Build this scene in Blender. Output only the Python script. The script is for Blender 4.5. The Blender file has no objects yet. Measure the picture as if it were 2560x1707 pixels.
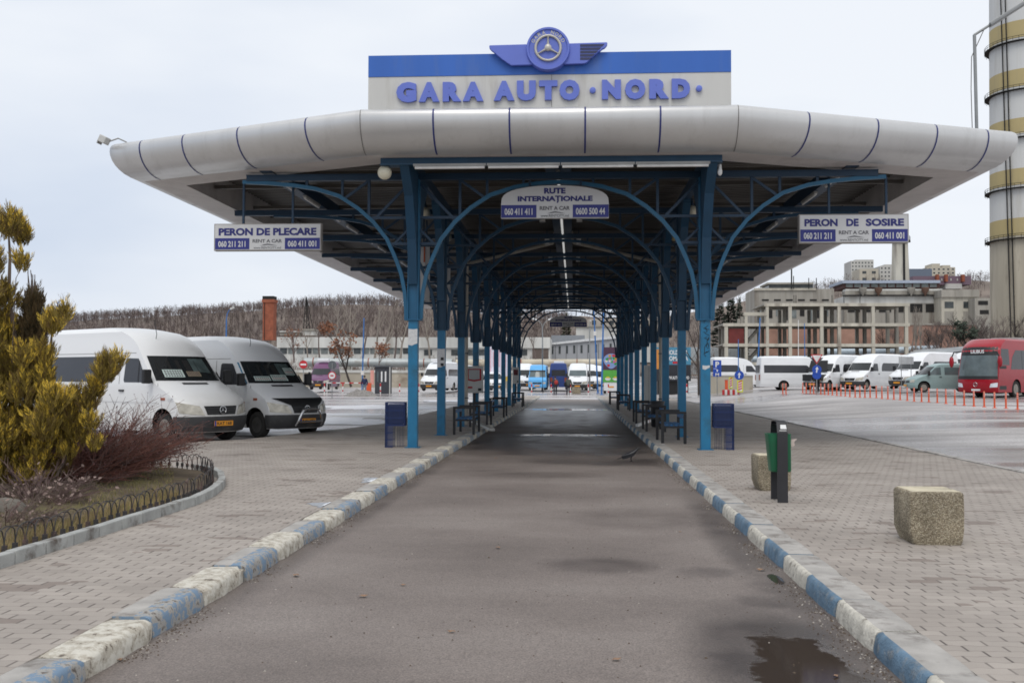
import bpy, bmesh, math, random
from mathutils import Vector, Matrix, noise as mnoise
from math import sin, cos, pi, radians, sqrt, atan2, hypot
R = random.Random(7)
S = bpy.context.scene
# ------------------------------------------------------------ camera, sky, sun, exposure
YAW, PITCH, ROLL, CAMZ = radians(3.464), radians(2.0), 0.0032, 1.6
CM = Matrix.Rotation(YAW, 4, 'Z') @ Matrix.Rotation(pi/2+PITCH, 4, 'X') @ Matrix.Rotation(ROLL, 4, 'Z')
cd = bpy.data.cameras.new('camera'); cam = bpy.data.objects.new('camera', cd)
S.collection.objects.link(cam); cam.matrix_world = Matrix.Translation((0, 0, CAMZ)) @ CM
cd.sensor_width = 36; cd.lens = 36; cd.clip_start = 0.1; cd.clip_end = 4000
S.camera = cam
W = bpy.data.worlds.new('World'); S.world = W; W.use_nodes = True
wt = W.node_tree; wn = wt.nodes; wl = wt.links
SUN_EL, SUN_AZ = 57, 188
sky = wn.new('ShaderNodeTexSky'); sky.sky_type = 'NISHITA'; sky.sun_disc = False
sky.sun_elevation = radians(SUN_EL); sky.sun_rotation = radians(SUN_AZ); sky.air_density = 1.0; sky.dust_density = 3.0
tc = wn.new('ShaderNodeTexCoord'); mp = wn.new('ShaderNodeMapping'); mp.inputs['Scale'].default_value = (1.6, 1.6, 5.0)
nz = wn.new('ShaderNodeTexNoise'); nz.inputs['Scale'].default_value = 1.7; nz.inputs['Detail'].default_value = 4; nz.inputs['Roughness'].default_value = .45
cr = wn.new('ShaderNodeValToRGB')
cr.color_ramp.elements[0].position = .34; cr.color_ramp.elements[0].color = (6.6, 7.55, 9.2, 1)
cr.color_ramp.elements[1].position = .66; cr.color_ramp.elements[1].color = (10.0, 10.4, 11.0, 1)
mx = wn.new('ShaderNodeMixRGB'); mx.inputs[0].default_value = .9
wl.new(tc.outputs['Generated'], mp.inputs['Vector']); wl.new(mp.outputs[0], nz.inputs['Vector'])
sx = wn.new('ShaderNodeSeparateXYZ'); wl.new(tc.outputs['Generated'], sx.inputs[0])
ga = wn.new('ShaderNodeMath'); ga.operation = 'MULTIPLY_ADD'; wl.new(sx.outputs[0], ga.inputs[0]); ga.inputs[1].default_value = .27
nh = wn.new('ShaderNodeMath'); nh.operation = 'MULTIPLY_ADD'; wl.new(nz.outputs['Fac'], nh.inputs[0]); nh.inputs[1].default_value = .55; nh.inputs[2].default_value = .26; wl.new(nh.outputs[0], ga.inputs[2])
gb = wn.new('ShaderNodeMath'); gb.operation = 'MULTIPLY_ADD'; wl.new(sx.outputs[2], gb.inputs[0]); gb.inputs[1].default_value = .45; wl.new(ga.outputs[0], gb.inputs[2])
wl.new(gb.outputs[0], cr.inputs[0]); wl.new(sky.outputs[0], mx.inputs[1]); wl.new(cr.outputs[0], mx.inputs[2])
wl.new(mx.outputs[0], wn['Background'].inputs[0]); wn['Background'].inputs[1].default_value = 0.095
sd = bpy.data.lights.new('sun', 'SUN'); sd.energy = 1.25; sd.angle = radians(30); sd.color = (1, .96, .9)
so = bpy.data.objects.new('sun', sd); S.collection.objects.link(so)
so.rotation_euler = (radians(90-SUN_EL), 0, radians(180-SUN_AZ)); so.location = (0, -20, 60)
S.view_settings.view_transform = 'Standard'; S.view_settings.look = 'None'; S.view_settings.exposure = 0.0; S.view_settings.gamma = 1
try:
    S.cycles.use_denoising = True; S.cycles.denoiser = 'OPENIMAGEDENOISE'
    S.cycles.max_bounces = 6; S.cycles.diffuse_bounces = 3; S.cycles.glossy_bounces = 3; S.cycles.transmission_bounces = 4; S.cycles.transparent_max_bounces = 8
    S.cycles.caustics_reflective = False; S.cycles.caustics_refractive = False; S.cycles.sample_clamp_indirect = 4
    S.cycles.filter_width = 1.7
except Exception: pass
# ------------------------------------------------------------ surveying: photo direction -> world point
def ray(u, v):
    return CM.to_3x3() @ Vector(((u-1280)/2560, -(v-853.5)/2560, -1))
def A(u, v, Y):
    d = ray(u, v); t = Y/d.y; return Vector((0, 0, CAMZ)) + t*d
def G(u, v, z=0.0):
    d = ray(u, v); t = (z-CAMZ)/d.z; return Vector((0, 0, CAMZ)) + t*d
def sstep(a, b, x):
    t = min(1, max(0, (x-a)/(b-a))); return t*t*(3-2*t)
def zg(x, y):
    s = sstep(8.5, 17, x)
    return -0.14 + 0.0115*max(0, min(y, 200)-15)*s + 0.0085*max(0, min(y, 200)-72)*(1-s)
def GG(u, v):           # point on the sloping forecourt
    z = -.14
    for _ in range(25):
        d = ray(u, v)
        if d.z > -1e-4: break
        p = G(u, v, z); z = .5*z+.5*zg(p.x, p.y)
    return p
# ------------------------------------------------------------ object helpers
def link(o): S.collection.objects.link(o); return o
def thing(name, label, cat, loc=(0, 0, 0), rz=0, group=None):
    o = link(bpy.data.objects.new(name, None)); o.empty_display_size = .1
    o.location = loc; o.rotation_euler = (0, 0, rz); o['label'] = label; o['category'] = cat
    if group: o['group'] = group
    return o
def tag(o, label=None, cat=None, group=None, kind=None):
    if label: o['label'] = label
    if cat: o['category'] = cat
    if group: o['group'] = group
    if kind: o['kind'] = kind
    return o
KIDS = {}
def dup(root, loc, rz, label=None, group=None):
    r = root.copy(); link(r); r.location = loc; r.rotation_euler = (0, 0, rz)
    if label: r['label'] = label
    if group: r['group'] = group
    KIDS[r.name] = []
    for c in KIDS.get(root.name, []):
        k = c.copy(); link(k); k.parent = r; KIDS[r.name].append(k); KIDS[k.name] = []
        for g in KIDS.get(c.name, []):
            h = g.copy(); link(h); h.parent = k; KIDS[k.name].append(h)
    return r
def wloc(o):
    v = Vector((0, 0, 0))
    while o: v += Vector(o.location); o = o.parent
    return v
class MB:
    def __init__(s): s.v = []; s.f = []; s.m = []
    def poly(s, pts, m=0):
        b = len(s.v); s.v += [tuple(p) for p in pts]; s.f.append(list(range(b, b+len(pts)))); s.m.append(m)
    def grid(s, rows, m=0, closed=False, cap=False):
        b = len(s.v); n = len(rows[0])
        for r in rows: s.v += [tuple(p) for p in r]
        for i in range(len(rows)-1):
            for j in range(n if closed else n-1):
                k = (j+1) % n
                s.f.append([b+i*n+j, b+i*n+k, b+(i+1)*n+k, b+(i+1)*n+j]); s.m.append(m)
        if cap:
            s.f.append([b+j for j in range(n)][::-1]); s.m.append(m)
            e = b+(len(rows)-1)*n; s.f.append([e+j for j in range(n)]); s.m.append(m)
    def box(s, c, d, m=0, rz=0, ax=None):
        x, y, z = d[0]/2, d[1]/2, d[2]/2; b = len(s.v); c = Vector(c)
        Q = ax if ax else Matrix.Rotation(rz, 3, 'Z')
        for p in ((-x,-y,-z),(x,-y,-z),(x,y,-z),(-x,y,-z),(-x,-y,z),(x,-y,z),(x,y,z),(-x,y,z)):
            s.v.append(tuple(c+Q @ Vector(p)))
        for f in ((3,2,1,0),(4,5,6,7),(0,1,5,4),(1,2,6,5),(2,3,7,6),(3,0,4,7)):
            s.f.append([b+i for i in f]); s.m.append(m)
    def b2(s, lo, hi, m=0):
        s.box([(a+b)/2 for a, b in zip(lo, hi)], [abs(b-a) for a, b in zip(lo, hi)], m)
    def bar(s, a, b, w, h, m=0, up=(0, 0, 1)):
        a, b = Vector(a), Vector(b); d = b-a; L = d.length
        if L < 1e-6: return
        z = d.normalized(); x = Vector(up).cross(z)
        if x.length < 1e-4: x = Vector((1, 0, 0)).cross(z)
        if x.length < 1e-4: x = Vector((0, 1, 0)).cross(z)
        x.normalize(); y = z.cross(x)
        Q = Matrix((x, y, z)).transposed()
        s.box((a+b)/2, (w, h, L), m, ax=Q)
    def tube(s, pts, r, n=8, m=0, cap=True):
        pts = [Vector(p) for p in pts]; rr = r if isinstance(r, (list, tuple)) else [r]*len(pts)
        rows = []; px = None
        for i, p in enumerate(pts):
            t = (pts[min(i+1, len(pts)-1)]-pts[max(i-1, 0)]).normalized()
            if px is None:
                px = Vector((0, 0, 1)).cross(t)
                if px.length < .05: px = Vector((1, 0, 0)).cross(t)
            px = (px - t*px.dot(t))
            if px.length < 1e-5: px = t.orthogonal()
            px.normalize(); py = t.cross(px)
            rows.append([p+rr[i]*(cos(2*pi*k/n)*px+sin(2*pi*k/n)*py) for k in range(n)])
        s.grid(rows, m, closed=True, cap=cap)
    def lathe(s, prof, c=(0, 0, 0), n=16, m=0, ax=None, cap=True):
        c = Vector(c); Q = ax or Matrix.Identity(3)
        s.grid([[c+Q @ Vector((r*cos(2*pi*k/n), r*sin(2*pi*k/n), z)) for k in range(n)] for r, z in prof], m, True, cap)
    def ball(s, c, r, n=12, m=0, sc=(1, 1, 1)):
        rows = []
        for i in range(n//2+1):
            a = -pi/2+pi*i/(n//2); q = max(cos(a), .02)
            rows.append([(c[0]+sc[0]*r*q*cos(2*pi*k/n), c[1]+sc[1]*r*q*sin(2*pi*k/n), c[2]+sc[2]*r*sin(a)) for k in range(n)])
        s.grid(rows, m, True, True)
    def prism(s, poly, h, o=(0, 0, 0), ux=(1, 0, 0), uy=(0, 0, 1), un=(0, 1, 0), m=0):   # polygon in plane (ux,uy), extruded by h along un
        o, ux, uy, un = Vector(o), Vector(ux), Vector(uy), Vector(un)
        a = [o+ux*p[0]+uy*p[1] for p in poly]; b = [q+un*h for q in a]
        s.poly(a, m); s.poly(b[::-1], m)
        for i in range(len(a)):
            j = (i+1) % len(a); s.poly([a[i], b[i], b[j], a[j]], m)
    def add(s, mesh, M=None, m=0):
        b = len(s.v); M = M or Matrix.Identity(4)
        s.v += [tuple(M @ v.co) for v in mesh.vertices]
        for p in mesh.polygons: s.f.append([b+i for i in p.vertices]); s.m.append(m)
    def build(s, name, mat, parent=None, smooth=None, world=False, weld=False, bev=0, recalc=True):
        me = bpy.data.meshes.new(name)
        off = wloc(parent) if (world and parent) else Vector((0, 0, 0))
        me.from_pydata([(v[0]-off.x, v[1]-off.y, v[2]-off.z) for v in s.v], [], s.f)
        for q in (mat if isinstance(mat, (list, tuple)) else [mat]): me.materials.append(q)
        me.polygons.foreach_set('material_index', s.m)
        if weld or bev or recalc:
            bm = bmesh.new(); bm.from_mesh(me)
            if weld or bev: bmesh.ops.remove_doubles(bm, verts=bm.verts, dist=1e-4)
            if bev:
                es = [e for e in bm.edges if len(e.link_faces) == 2 and e.calc_face_angle(0) > .6]
                bmesh.ops.bevel(bm, geom=es, offset=bev, segments=2, affect='EDGES', profile=.6)
            if recalc: bmesh.ops.recalc_face_normals(bm, faces=bm.faces)
            bm.to_mesh(me); bm.free()
        if smooth is not None:
            for p in me.polygons: p.use_smooth = True
            me.set_sharp_from_angle(angle=radians(smooth))
        o = link(bpy.data.objects.new(name, me)); KIDS[o.name] = []
        if parent: o.parent = parent; KIDS.setdefault(parent.name, []).append(o)
        return o
# ------------------------------------------------------------ materials
MC = {}
def nt(name):
    m = bpy.data.materials.new(name); m.use_nodes = True
    t = m.node_tree; return m, t, t.nodes, t.links, t.nodes['Principled BSDF']
def mat(name, col, rough=.6, metal=0, var=.12, vs=3.0, bump=0, bs=40, spec=.5, dirt=None, ds=1.2, streak=False):
    """painted / plain surface: base colour with soft procedural wear, optional dirt patches, optional bump"""
    if name in MC: return MC[name]
    m, t, n, l, P = nt(name); MC[name] = m
    P.inputs['Roughness'].default_value = rough; P.inputs['Metallic'].default_value = metal
    P.inputs['Specular IOR Level'].default_value = spec
    co = n.new('ShaderNodeTexCoord'); a = n.new('ShaderNodeTexNoise'); a.inputs['Scale'].default_value = vs; a.inputs['Detail'].default_value = 5
    src = co.outputs['Object']
    if streak:
        g = n.new('ShaderNodeMapping'); g.inputs['Scale'].default_value = (1, 1, .12); l.new(src, g.inputs[0]); src = g.outputs[0]
    l.new(src, a.inputs['Vector'])
    r = n.new('ShaderNodeValToRGB'); l.new(a.outputs['Fac'], r.inputs[0])
    r.color_ramp.elements[0].position = .3; r.color_ramp.elements[1].position = .7
    r.color_ramp.elements[0].color = tuple(c*(1-var) for c in col)+(1,); r.color_ramp.elements[1].color = tuple(min(1, c*(1+var)) for c in col)+(1,)
    out = r.outputs[0]
    if dirt:
        b = n.new('ShaderNodeTexNoise'); b.inputs['Scale'].default_value = ds; b.inputs['Detail'].default_value = 8; b.inputs['Roughness'].default_value = .7
        l.new(src, b.inputs['Vector'])
        q = n.new('ShaderNodeMapRange'); q.inputs[1].default_value = .52; q.inputs[2].default_value = .7; l.new(b.outputs['Fac'], q.inputs[0])
        x = n.new('ShaderNodeMixRGB'); l.new(q.outputs[0], x.inputs[0]); l.new(out, x.inputs[1]); x.inputs[2].default_value = tuple(dirt)+(1,)
        out = x.outputs[0]
    l.new(out, P.inputs['Base Color'])
    if bump:
        c = n.new('ShaderNodeTexNoise'); c.inputs['Scale'].default_value = bs; c.inputs['Detail'].default_value = 3; l.new(co.outputs['Object'], c.inputs['Vector'])
        d = n.new('ShaderNodeBump'); d.inputs['Strength'].default_value = bump; d.inputs['Distance'].default_value = .02
        l.new(c.outputs['Fac'], d.inputs['Height']); l.new(d.outputs[0], P.inputs['Normal'])
    return m
def text_mesh(txt, bold=0.0, space=1.0):
    c = bpy.data.curves.new('t', 'FONT'); c.body = txt; c.offset = bold; c.space_character = space; c.resolution_u = 3
    o = bpy.data.objects.new('t', c); S.collection.objects.link(o)
    dg = bpy.context.evaluated_depsgraph_get(); me = bpy.data.meshes.new_from_object(o.evaluated_get(dg))
    bpy.data.objects.remove(o); bpy.data.curves.remove(c)
    xs = [v.co.x for v in me.vertices]; ys = [v.co.y for v in me.vertices]
    return me, min(xs), max(xs), min(ys), max(ys)
def lettering(mb, txt, o, ux, uy, w, h, bold=.02, depth=0, m=0, space=1.0, uni=True):
    """text fitted into a w x h box whose lower left corner is o; ux/uy unit vectors of the sign plane"""
    me, x0, x1, y0, y1 = text_mesh(txt, bold, space)
    sx = w/(x1-x0); sy = h/(y1-y0)
    ux, uy = Vector(ux), Vector(uy); un = ux.cross(uy); o = Vector(o)
    def T(q, d): return o+ux*((q.x-x0)*sx)+uy*((q.y-y0)*sy)+un*d
    b = len(mb.v); nv = len(me.vertices)
    mb.v += [tuple(T(v.co, depth)) for v in me.vertices]
    for p in me.polygons: mb.f.append([b+i for i in p.vertices]); mb.m.append(m)
    if depth:
        mb.v += [tuple(T(v.co, 0)) for v in me.vertices]
        cnt = {}
        for p in me.polygons:
            vs = list(p.vertices)
            for i in range(len(vs)):
                e = (vs[i], vs[(i+1) % len(vs)]); cnt[e] = 1
        for (i, j) in cnt:
            if (j, i) not in cnt: mb.f.append([b+j, b+i, b+nv+i, b+nv+j]); mb.m.append(m)
    bpy.data.meshes.remove(me)
# ------------------------------------------------------------ ground, road, pavements
def ground_mat(name, c0, c1, c2, wet, streak, rough=(.35, .75), agg=120, bump=.25):
    m, t, n, l, P = nt(name)
    co = n.new('ShaderNodeTexCoord'); mp = n.new('ShaderNodeMapping'); mp.inputs['Scale'].default_value = streak; l.new(co.outputs['Object'], mp.inputs[0])
    a = n.new('ShaderNodeTexNoise'); a.inputs['Scale'].default_value = 1; a.inputs['Detail'].default_value = 7; a.inputs['Roughness'].default_value = .6; l.new(mp.outputs[0], a.inputs['Vector'])
    r = n.new('ShaderNodeValToRGB'); l.new(a.outputs['Fac'], r.inputs[0]); e = r.color_ramp.elements
    e[0].position = .3; e[0].color = c0+(1,); e[1].position = .72; e[1].color = c2+(1,); k = e.new(.5); k.color = c1+(1,)
    g = n.new('ShaderNodeTexNoise'); g.inputs['Scale'].default_value = agg; g.inputs['Detail'].default_value = 2; l.new(co.outputs['Object'], g.inputs['Vector'])
    q = n.new('ShaderNodeMapRange'); q.inputs[1].default_value = .3; q.inputs[2].default_value = .7; q.inputs[3].default_value = .62; q.inputs[4].default_value = 1.38; l.new(g.outputs['Fac'], q.inputs[0])
    x = n.new('ShaderNodeMixRGB'); x.blend_type = 'MULTIPLY'; x.inputs[0].default_value = 1; l.new(r.outputs[0], x.inputs[1]); l.new(q.outputs[0], x.inputs[2])
    # damp patches: lower roughness and a slightly deeper colour (their own shapes)
    w = n.new('ShaderNodeTexNoise'); w.inputs['Scale'].default_value = 1; w.inputs['Detail'].default_value = 4
    mw = n.new('ShaderNodeMapping'); mw.inputs['Scale'].default_value = tuple(s*.45 for s in streak); mw.inputs['Location'].default_value = (3.1, 7.7, 0); l.new(co.outputs['Object'], mw.inputs[0]); l.new(mw.outputs[0], w.inputs['Vector'])
    wr = n.new('ShaderNodeMapRange'); wr.inputs[1].default_value = wet; wr.inputs[2].default_value = wet+.1; l.new(w.outputs['Fac'], wr.inputs[0])
    dk = n.new('ShaderNodeMixRGB'); dk.blend_type = 'MULTIPLY'; l.new(wr.outputs[0], dk.inputs[0]); l.new(x.outputs[0], dk.inputs[1]); dk.inputs[2].default_value = (.62, .6, .6, 1)
    l.new(dk.outputs[0], P.inputs['Base Color'])
    rr = n.new('ShaderNodeMapRange'); rr.inputs[3].default_value = rough[1]; rr.inputs[4].default_value = rough[0]; l.new(wr.outputs[0], rr.inputs[0]); l.new(rr.outputs[0], P.inputs['Roughness'])
    b = n.new('ShaderNodeBump'); b.inputs['Strength'].default_value = bump; b.inputs['Distance'].default_value = .01; l.new(g.outputs['Fac'], b.inputs['Height']); l.new(b.outputs[0], P.inputs['Normal'])
    return m
M_lot = ground_mat('wet_asphalt', (.20, .185, .178), (.40, .375, .365), (.68, .66, .655), .47, (.10, .30, 1), (.2, .62), 25, .12)
def damp_spots(m, spots, pools):
    t = m.node_tree; n, l = t.nodes, t.links; P = n['Principled BSDF']; co = n.new('ShaderNodeTexCoord')
    nz_ = n.new('ShaderNodeTexNoise'); nz_.inputs['Scale'].default_value = 1.4; nz_.inputs['Detail'].default_value = 6; l.new(co.outputs['Object'], nz_.inputs['Vector'])
    acc = None
    for x, y, rx, ry, k in spots:
        mp = n.new('ShaderNodeMapping'); mp.vector_type = 'POINT'; mp.inputs['Scale'].default_value = (1/rx, 1/ry, 0); mp.inputs['Location'].default_value = (-x/rx, -y/ry, 0); l.new(co.outputs['Object'], mp.inputs[0])
        ln_ = n.new('ShaderNodeVectorMath'); ln_.operation = 'LENGTH'; l.new(mp.outputs[0], ln_.inputs[0])
        r = n.new('ShaderNodeMapRange'); r.interpolation_type = 'SMOOTHSTEP'; r.inputs[1].default_value = .45; r.inputs[2].default_value = 1.25; r.inputs[3].default_value = k; r.inputs[4].default_value = 0; l.new(ln_.outputs['Value'], r.inputs[0])
        if acc is None: acc = r.outputs[0]
        else:
            a = n.new('ShaderNodeMath'); a.operation = 'MAXIMUM'; l.new(acc, a.inputs[0]); l.new(r.outputs[0], a.inputs[1]); acc = a.outputs[0]
    q = n.new('ShaderNodeMapRange'); q.inputs[1].default_value = .28; q.inputs[2].default_value = .6; q.inputs[3].default_value = .45; q.inputs[4].default_value = 1.25; l.new(nz_.outputs['Fac'], q.inputs[0])
    f = n.new('ShaderNodeMath'); f.operation = 'MULTIPLY'; f.use_clamp = True; l.new(acc, f.inputs[0]); l.new(q.outputs[0], f.inputs[1])
    old = P.inputs['Base Color'].links[0].from_socket; x = n.new('ShaderNodeMixRGB'); x.blend_type = 'MULTIPLY'; l.new(f.outputs[0], x.inputs[0]); l.new(old, x.inputs[1]); x.inputs[2].default_value = (.30, .27, .26, 1); l.new(x.outputs[0], P.inputs['Base Color'])
    old = P.inputs['Roughness'].links[0].from_socket; x = n.new('ShaderNodeMixRGB'); l.new(f.outputs[0], x.inputs[0]); l.new(old, x.inputs[1]); x.inputs[2].default_value = (.3, .3, .3, 1); l.new(x.outputs[0], P.inputs['Roughness'])
    # standing water where the spot is deep enough, its edge broken up by the same unevenness
    acc = None
    n2 = n.new('ShaderNodeTexNoise'); n2.inputs['Scale'].default_value = 2.6; n2.inputs['Detail'].default_value = 9; n2.inputs['Roughness'].default_value = .65; l.new(co.outputs['Object'], n2.inputs['Vector'])
    for x_, y_, rx, ry in pools:
        mp = n.new('ShaderNodeMapping'); mp.inputs['Scale'].default_value = (1/rx, 1/ry, 0); mp.inputs['Location'].default_value = (-x_/rx, -y_/ry, 0); l.new(co.outputs['Object'], mp.inputs[0])
        ln_ = n.new('ShaderNodeVectorMath'); ln_.operation = 'LENGTH'; l.new(mp.outputs[0], ln_.inputs[0])
        r = n.new('ShaderNodeMapRange'); r.clamp = False; r.inputs[1].default_value = 0; r.inputs[2].default_value = 1; r.inputs[3].default_value = 1; r.inputs[4].default_value = 0; l.new(ln_.outputs['Value'], r.inputs[0])
        if acc is None: acc = r.outputs[0]
        else:
            a = n.new('ShaderNodeMath'); a.operation = 'MAXIMUM'; l.new(acc, a.inputs[0]); l.new(r.outputs[0], a.inputs[1]); acc = a.outputs[0]
    a = n.new('ShaderNodeMath'); a.operation = 'MULTIPLY_ADD'; l.new(n2.outputs['Fac'], a.inputs[0]); a.inputs[1].default_value = 2.2; l.new(acc, a.inputs[2])
    w = n.new('ShaderNodeMapRange'); w.inputs[1].default_value = 1.16; w.inputs[2].default_value = 1.36; l.new(a.outputs[0], w.inputs[0])
    for so_, v in (('Base Color', (.055, .042, .034, 1)), ('Roughness', (.04, .04, .04, 1))):
        old = P.inputs[so_].links[0].from_socket; x = n.new('ShaderNodeMixRGB'); l.new(w.outputs[0], x.inputs[0]); l.new(old, x.inputs[1]); x.inputs[2].default_value = v; l.new(x.outputs[0], P.inputs[so_])
    bp = [k for k in n if k.type == 'BUMP'][0]; st = n.new('ShaderNodeMapRange'); st.inputs[3].default_value = bp.inputs['Strength'].default_value; st.inputs[4].default_value = .01; l.new(w.outputs[0], st.inputs[0]); l.new(st.outputs[0], bp.inputs['Strength'])
M_road = ground_mat('road_asphalt', (.140, .115, .101), (.186, .155, .137), (.243, .209, .187), .62, (.35, .55, 1), (.3, .62), 95, .35)
def paver_mat(bond, name):
    m, t, n, l, P = nt(name)
    co = n.new('ShaderNodeTexCoord'); sp = n.new('ShaderNodeSeparateXYZ'); l.new(co.outputs['Object'], sp.inputs[0])
    def math(op, a, b=None, v=None):
        k = n.new('ShaderNodeMath'); k.operation = op
        l.new(a, k.inputs[0]) if hasattr(a, 'links') else k.inputs[0].__setattr__('default_value', a)
        if b is not None:
            if hasattr(b, 'links'): l.new(b, k.inputs[1])
            else: k.inputs[1].default_value = b
        return k.outputs[0]
    # stones 0.23 long across the road and 0.115 deep, long joints wavy, short joints waved the other way
    wx = math('MULTIPLY', math('SINE', math('MULTIPLY', sp.outputs[0], 2*pi/.12)), .006)
    y = math('ADD', sp.outputs[1], wx)
    row = math('FLOOR', math('DIVIDE', y, .12)); fy = math('FRACT', math('DIVIDE', y, .12))
    odd = math('MULTIPLY', row, bond)
    wy = math('MULTIPLY', sp.outputs[1], .0)
    xx = math('ADD', math('DIVIDE', math('ADD', sp.outputs[0], wy), .24), odd)
    fx = math('FRACT', xx); col = math('FLOOR', xx)
    dy = math('MULTIPLY', math('MINIMUM', fy, math('SUBTRACT', 1.0, fy)), .12)
    dx = math('MULTIPLY', math('MINIMUM', fx, math('SUBTRACT', 1.0, fx)), .24)
    def ln(d, w):
        k = n.new('ShaderNodeMapRange'); k.inputs[1].default_value = w*.45; k.inputs[2].default_value = w; k.inputs[3].default_value = 1; k.inputs[4].default_value = 0; l.new(d, k.inputs[0]); return k.outputs[0]
    jx, jy = math('MULTIPLY', ln(dx, .0105), .95), math('MULTIPLY', ln(dy, .0065), .42)
    jn = n.new('ShaderNodeTexNoise'); jn.inputs['Scale'].default_value = 2.3; jn.inputs['Detail'].default_value = 4; l.new(co.outputs['Object'], jn.inputs['Vector']); jm = n.new('ShaderNodeMapRange'); jm.inputs[1].default_value = .32; jm.inputs[2].default_value = .62; jm.inputs[3].default_value = .38; jm.inputs[4].default_value = 1.05; l.new(jn.outputs['Fac'], jm.inputs[0])
    j = math('MULTIPLY', math('MAXIMUM', jx, jy), jm.outputs[0])
    # per-stone tint
    cv = n.new('ShaderNodeCombineXYZ'); l.new(row, cv.inputs[0]); l.new(col, cv.inputs[1])
    wn_ = n.new('ShaderNodeTexWhiteNoise'); l.new(cv.outputs[0], wn_.inputs['Vector'])
    a = n.new('ShaderNodeTexNoise'); a.inputs['Scale'].default_value = .7; a.inputs['Detail'].default_value = 7; a.inputs['Roughness'].default_value = .62; l.new(co.outputs['Object'], a.inputs['Vector'])
    r = n.new('ShaderNodeValToRGB'); l.new(a.outputs['Fac'], r.inputs[0]); e = r.color_ramp.elements
    e[0].position = .3; e[0].color = (.285, .249, .218, 1); e[1].position = .66; e[1].color = (.385, .341, .300, 1)
    st = n.new('ShaderNodeMapRange'); st.inputs[1].default_value = 0; st.inputs[2].default_value = 1; st.inputs[3].default_value = .91; st.inputs[4].default_value = 1.07; l.new(wn_.outputs['Value'], st.inputs[0])
    m1 = n.new('ShaderNodeMixRGB'); m1.blend_type = 'MULTIPLY'; m1.inputs[0].default_value = 1; l.new(r.outputs[0], m1.inputs[1]); l.new(st.outputs[0], m1.inputs[2])
    # worn dark stones in loose patches
    pn = n.new('ShaderNodeTexNoise'); pn.inputs['Scale'].default_value = 1.1; pn.inputs['Detail'].default_value = 3
    pm = n.new('ShaderNodeMapping'); pm.inputs['Scale'].default_value = (.7, 1.6, 1); l.new(co.outputs['Object'], pm.inputs[0]); l.new(pm.outputs[0], pn.inputs['Vector'])
    pr = math('GREATER_THAN', math('ADD', pn.outputs['Fac'], math('MULTIPLY', wn_.outputs['Value'], .22)), .76)
    m2 = n.new('ShaderNodeMixRGB'); m2.blend_type = 'MULTIPLY'; l.new(pr, m2.inputs[0]); l.new(m1.outputs[0], m2.inputs[1]); m2.inputs[2].default_value = (.64, .60, .585, 1)
    g = n.new('ShaderNodeTexNoise'); g.inputs['Scale'].default_value = 220; l.new(co.outputs['Object'], g.inputs['Vector'])
    gr = n.new('ShaderNodeMapRange'); gr.inputs[1].default_value = .3; gr.inputs[2].default_value = .7; gr.inputs[3].default_value = .88; gr.inputs[4].default_value = 1.1; l.new(g.outputs['Fac'], gr.inputs[0])
    m3 = n.new('ShaderNodeMixRGB'); m3.blend_type = 'MULTIPLY'; m3.inputs[0].default_value = 1; l.new(m2.outputs[0], m3.inputs[1]); l.new(gr.outputs[0], m3.inputs[2])
    m4 = n.new('ShaderNodeMixRGB'); l.new(j, m4.inputs[0]); l.new(m3.outputs[0], m4.inputs[1]); m4.inputs[2].default_value = (.10, .082, .072, 1)
    l.new(m4.outputs[0], P.inputs['Base Color']); P.inputs['Roughness'].default_value = .78
    b = n.new('ShaderNodeBump'); b.inputs['Strength'].default_value = .6; b.inputs['Distance'].default_value = .006; b.invert = True; l.new(j, b.inputs['Height']); l.new(b.outputs[0], P.inputs['Normal'])
    return m
M_pave = paver_mat(.3333, 'wave_pavers'); M_pavel = paver_mat(.5, 'wave_pavers_half_bond')
def concrete(name, c, var=.2, vs=4, dirt=(.12, .1, .085), ds=2.2, bump=.35, streak=False, rough=.85):
    return mat(name, c, rough, 0, var, vs, bump, 60, .3, dirt, ds, streak)
M_kgrey = concrete('kerb_stone', (.38, .36, .335))
def worn_paint(name, c0, c1, c2):
    m, t, n, l, P = nt(name); co = n.new('ShaderNodeTexCoord'); P.inputs['Roughness'].default_value = .85
    a = n.new('ShaderNodeTexNoise'); a.inputs['Scale'].default_value = 11; a.inputs['Detail'].default_value = 10; a.inputs['Roughness'].default_value = .72; l.new(co.outputs['Object'], a.inputs['Vector'])
    r = n.new('ShaderNodeValToRGB'); r.color_ramp.interpolation = 'LINEAR'; e = r.color_ramp.elements; e[0].position = .38; e[0].color = c2+(1,); e[1].position = .43; e[1].color = c1+(1,)
    for p_, c_ in ((.49, c1), (.52, c0), (.7, tuple(x*1.15 for x in c0))): k = e.new(p_); k.color = c_+(1,)
    l.new(a.outputs['Fac'], r.inputs[0]); l.new(r.outputs[0], P.inputs['Base Color'])
    b = n.new('ShaderNodeBump'); b.inputs['Strength'].default_value = .6; b.inputs['Distance'].default_value = .01; l.new(a.outputs['Fac'], b.inputs['Height']); l.new(b.outputs[0], P.inputs['Normal']); return m
M_kwhite2 = worn_paint('kerb_flaking_white_paint', (.56, .53, .46), (.44, .40, .33), (.14, .115, .09))
M_kwhite = mat('kerb_white_paint', (.56, .53, .46), .8, 0, .22, 9, .5, 55, .3, (.17, .145, .12), 14)
M_kblue = mat('kerb_blue_paint', (.12, .192, .265), .75, 0, .3, 7, .5, 55, .3, (.27, .275, .27), 9)
M_kblueworn = worn_paint('kerb_worn_blue_paint', (.165, .24, .33), (.335, .32, .295), (.12, .10, .085))
g = MB()
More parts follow.
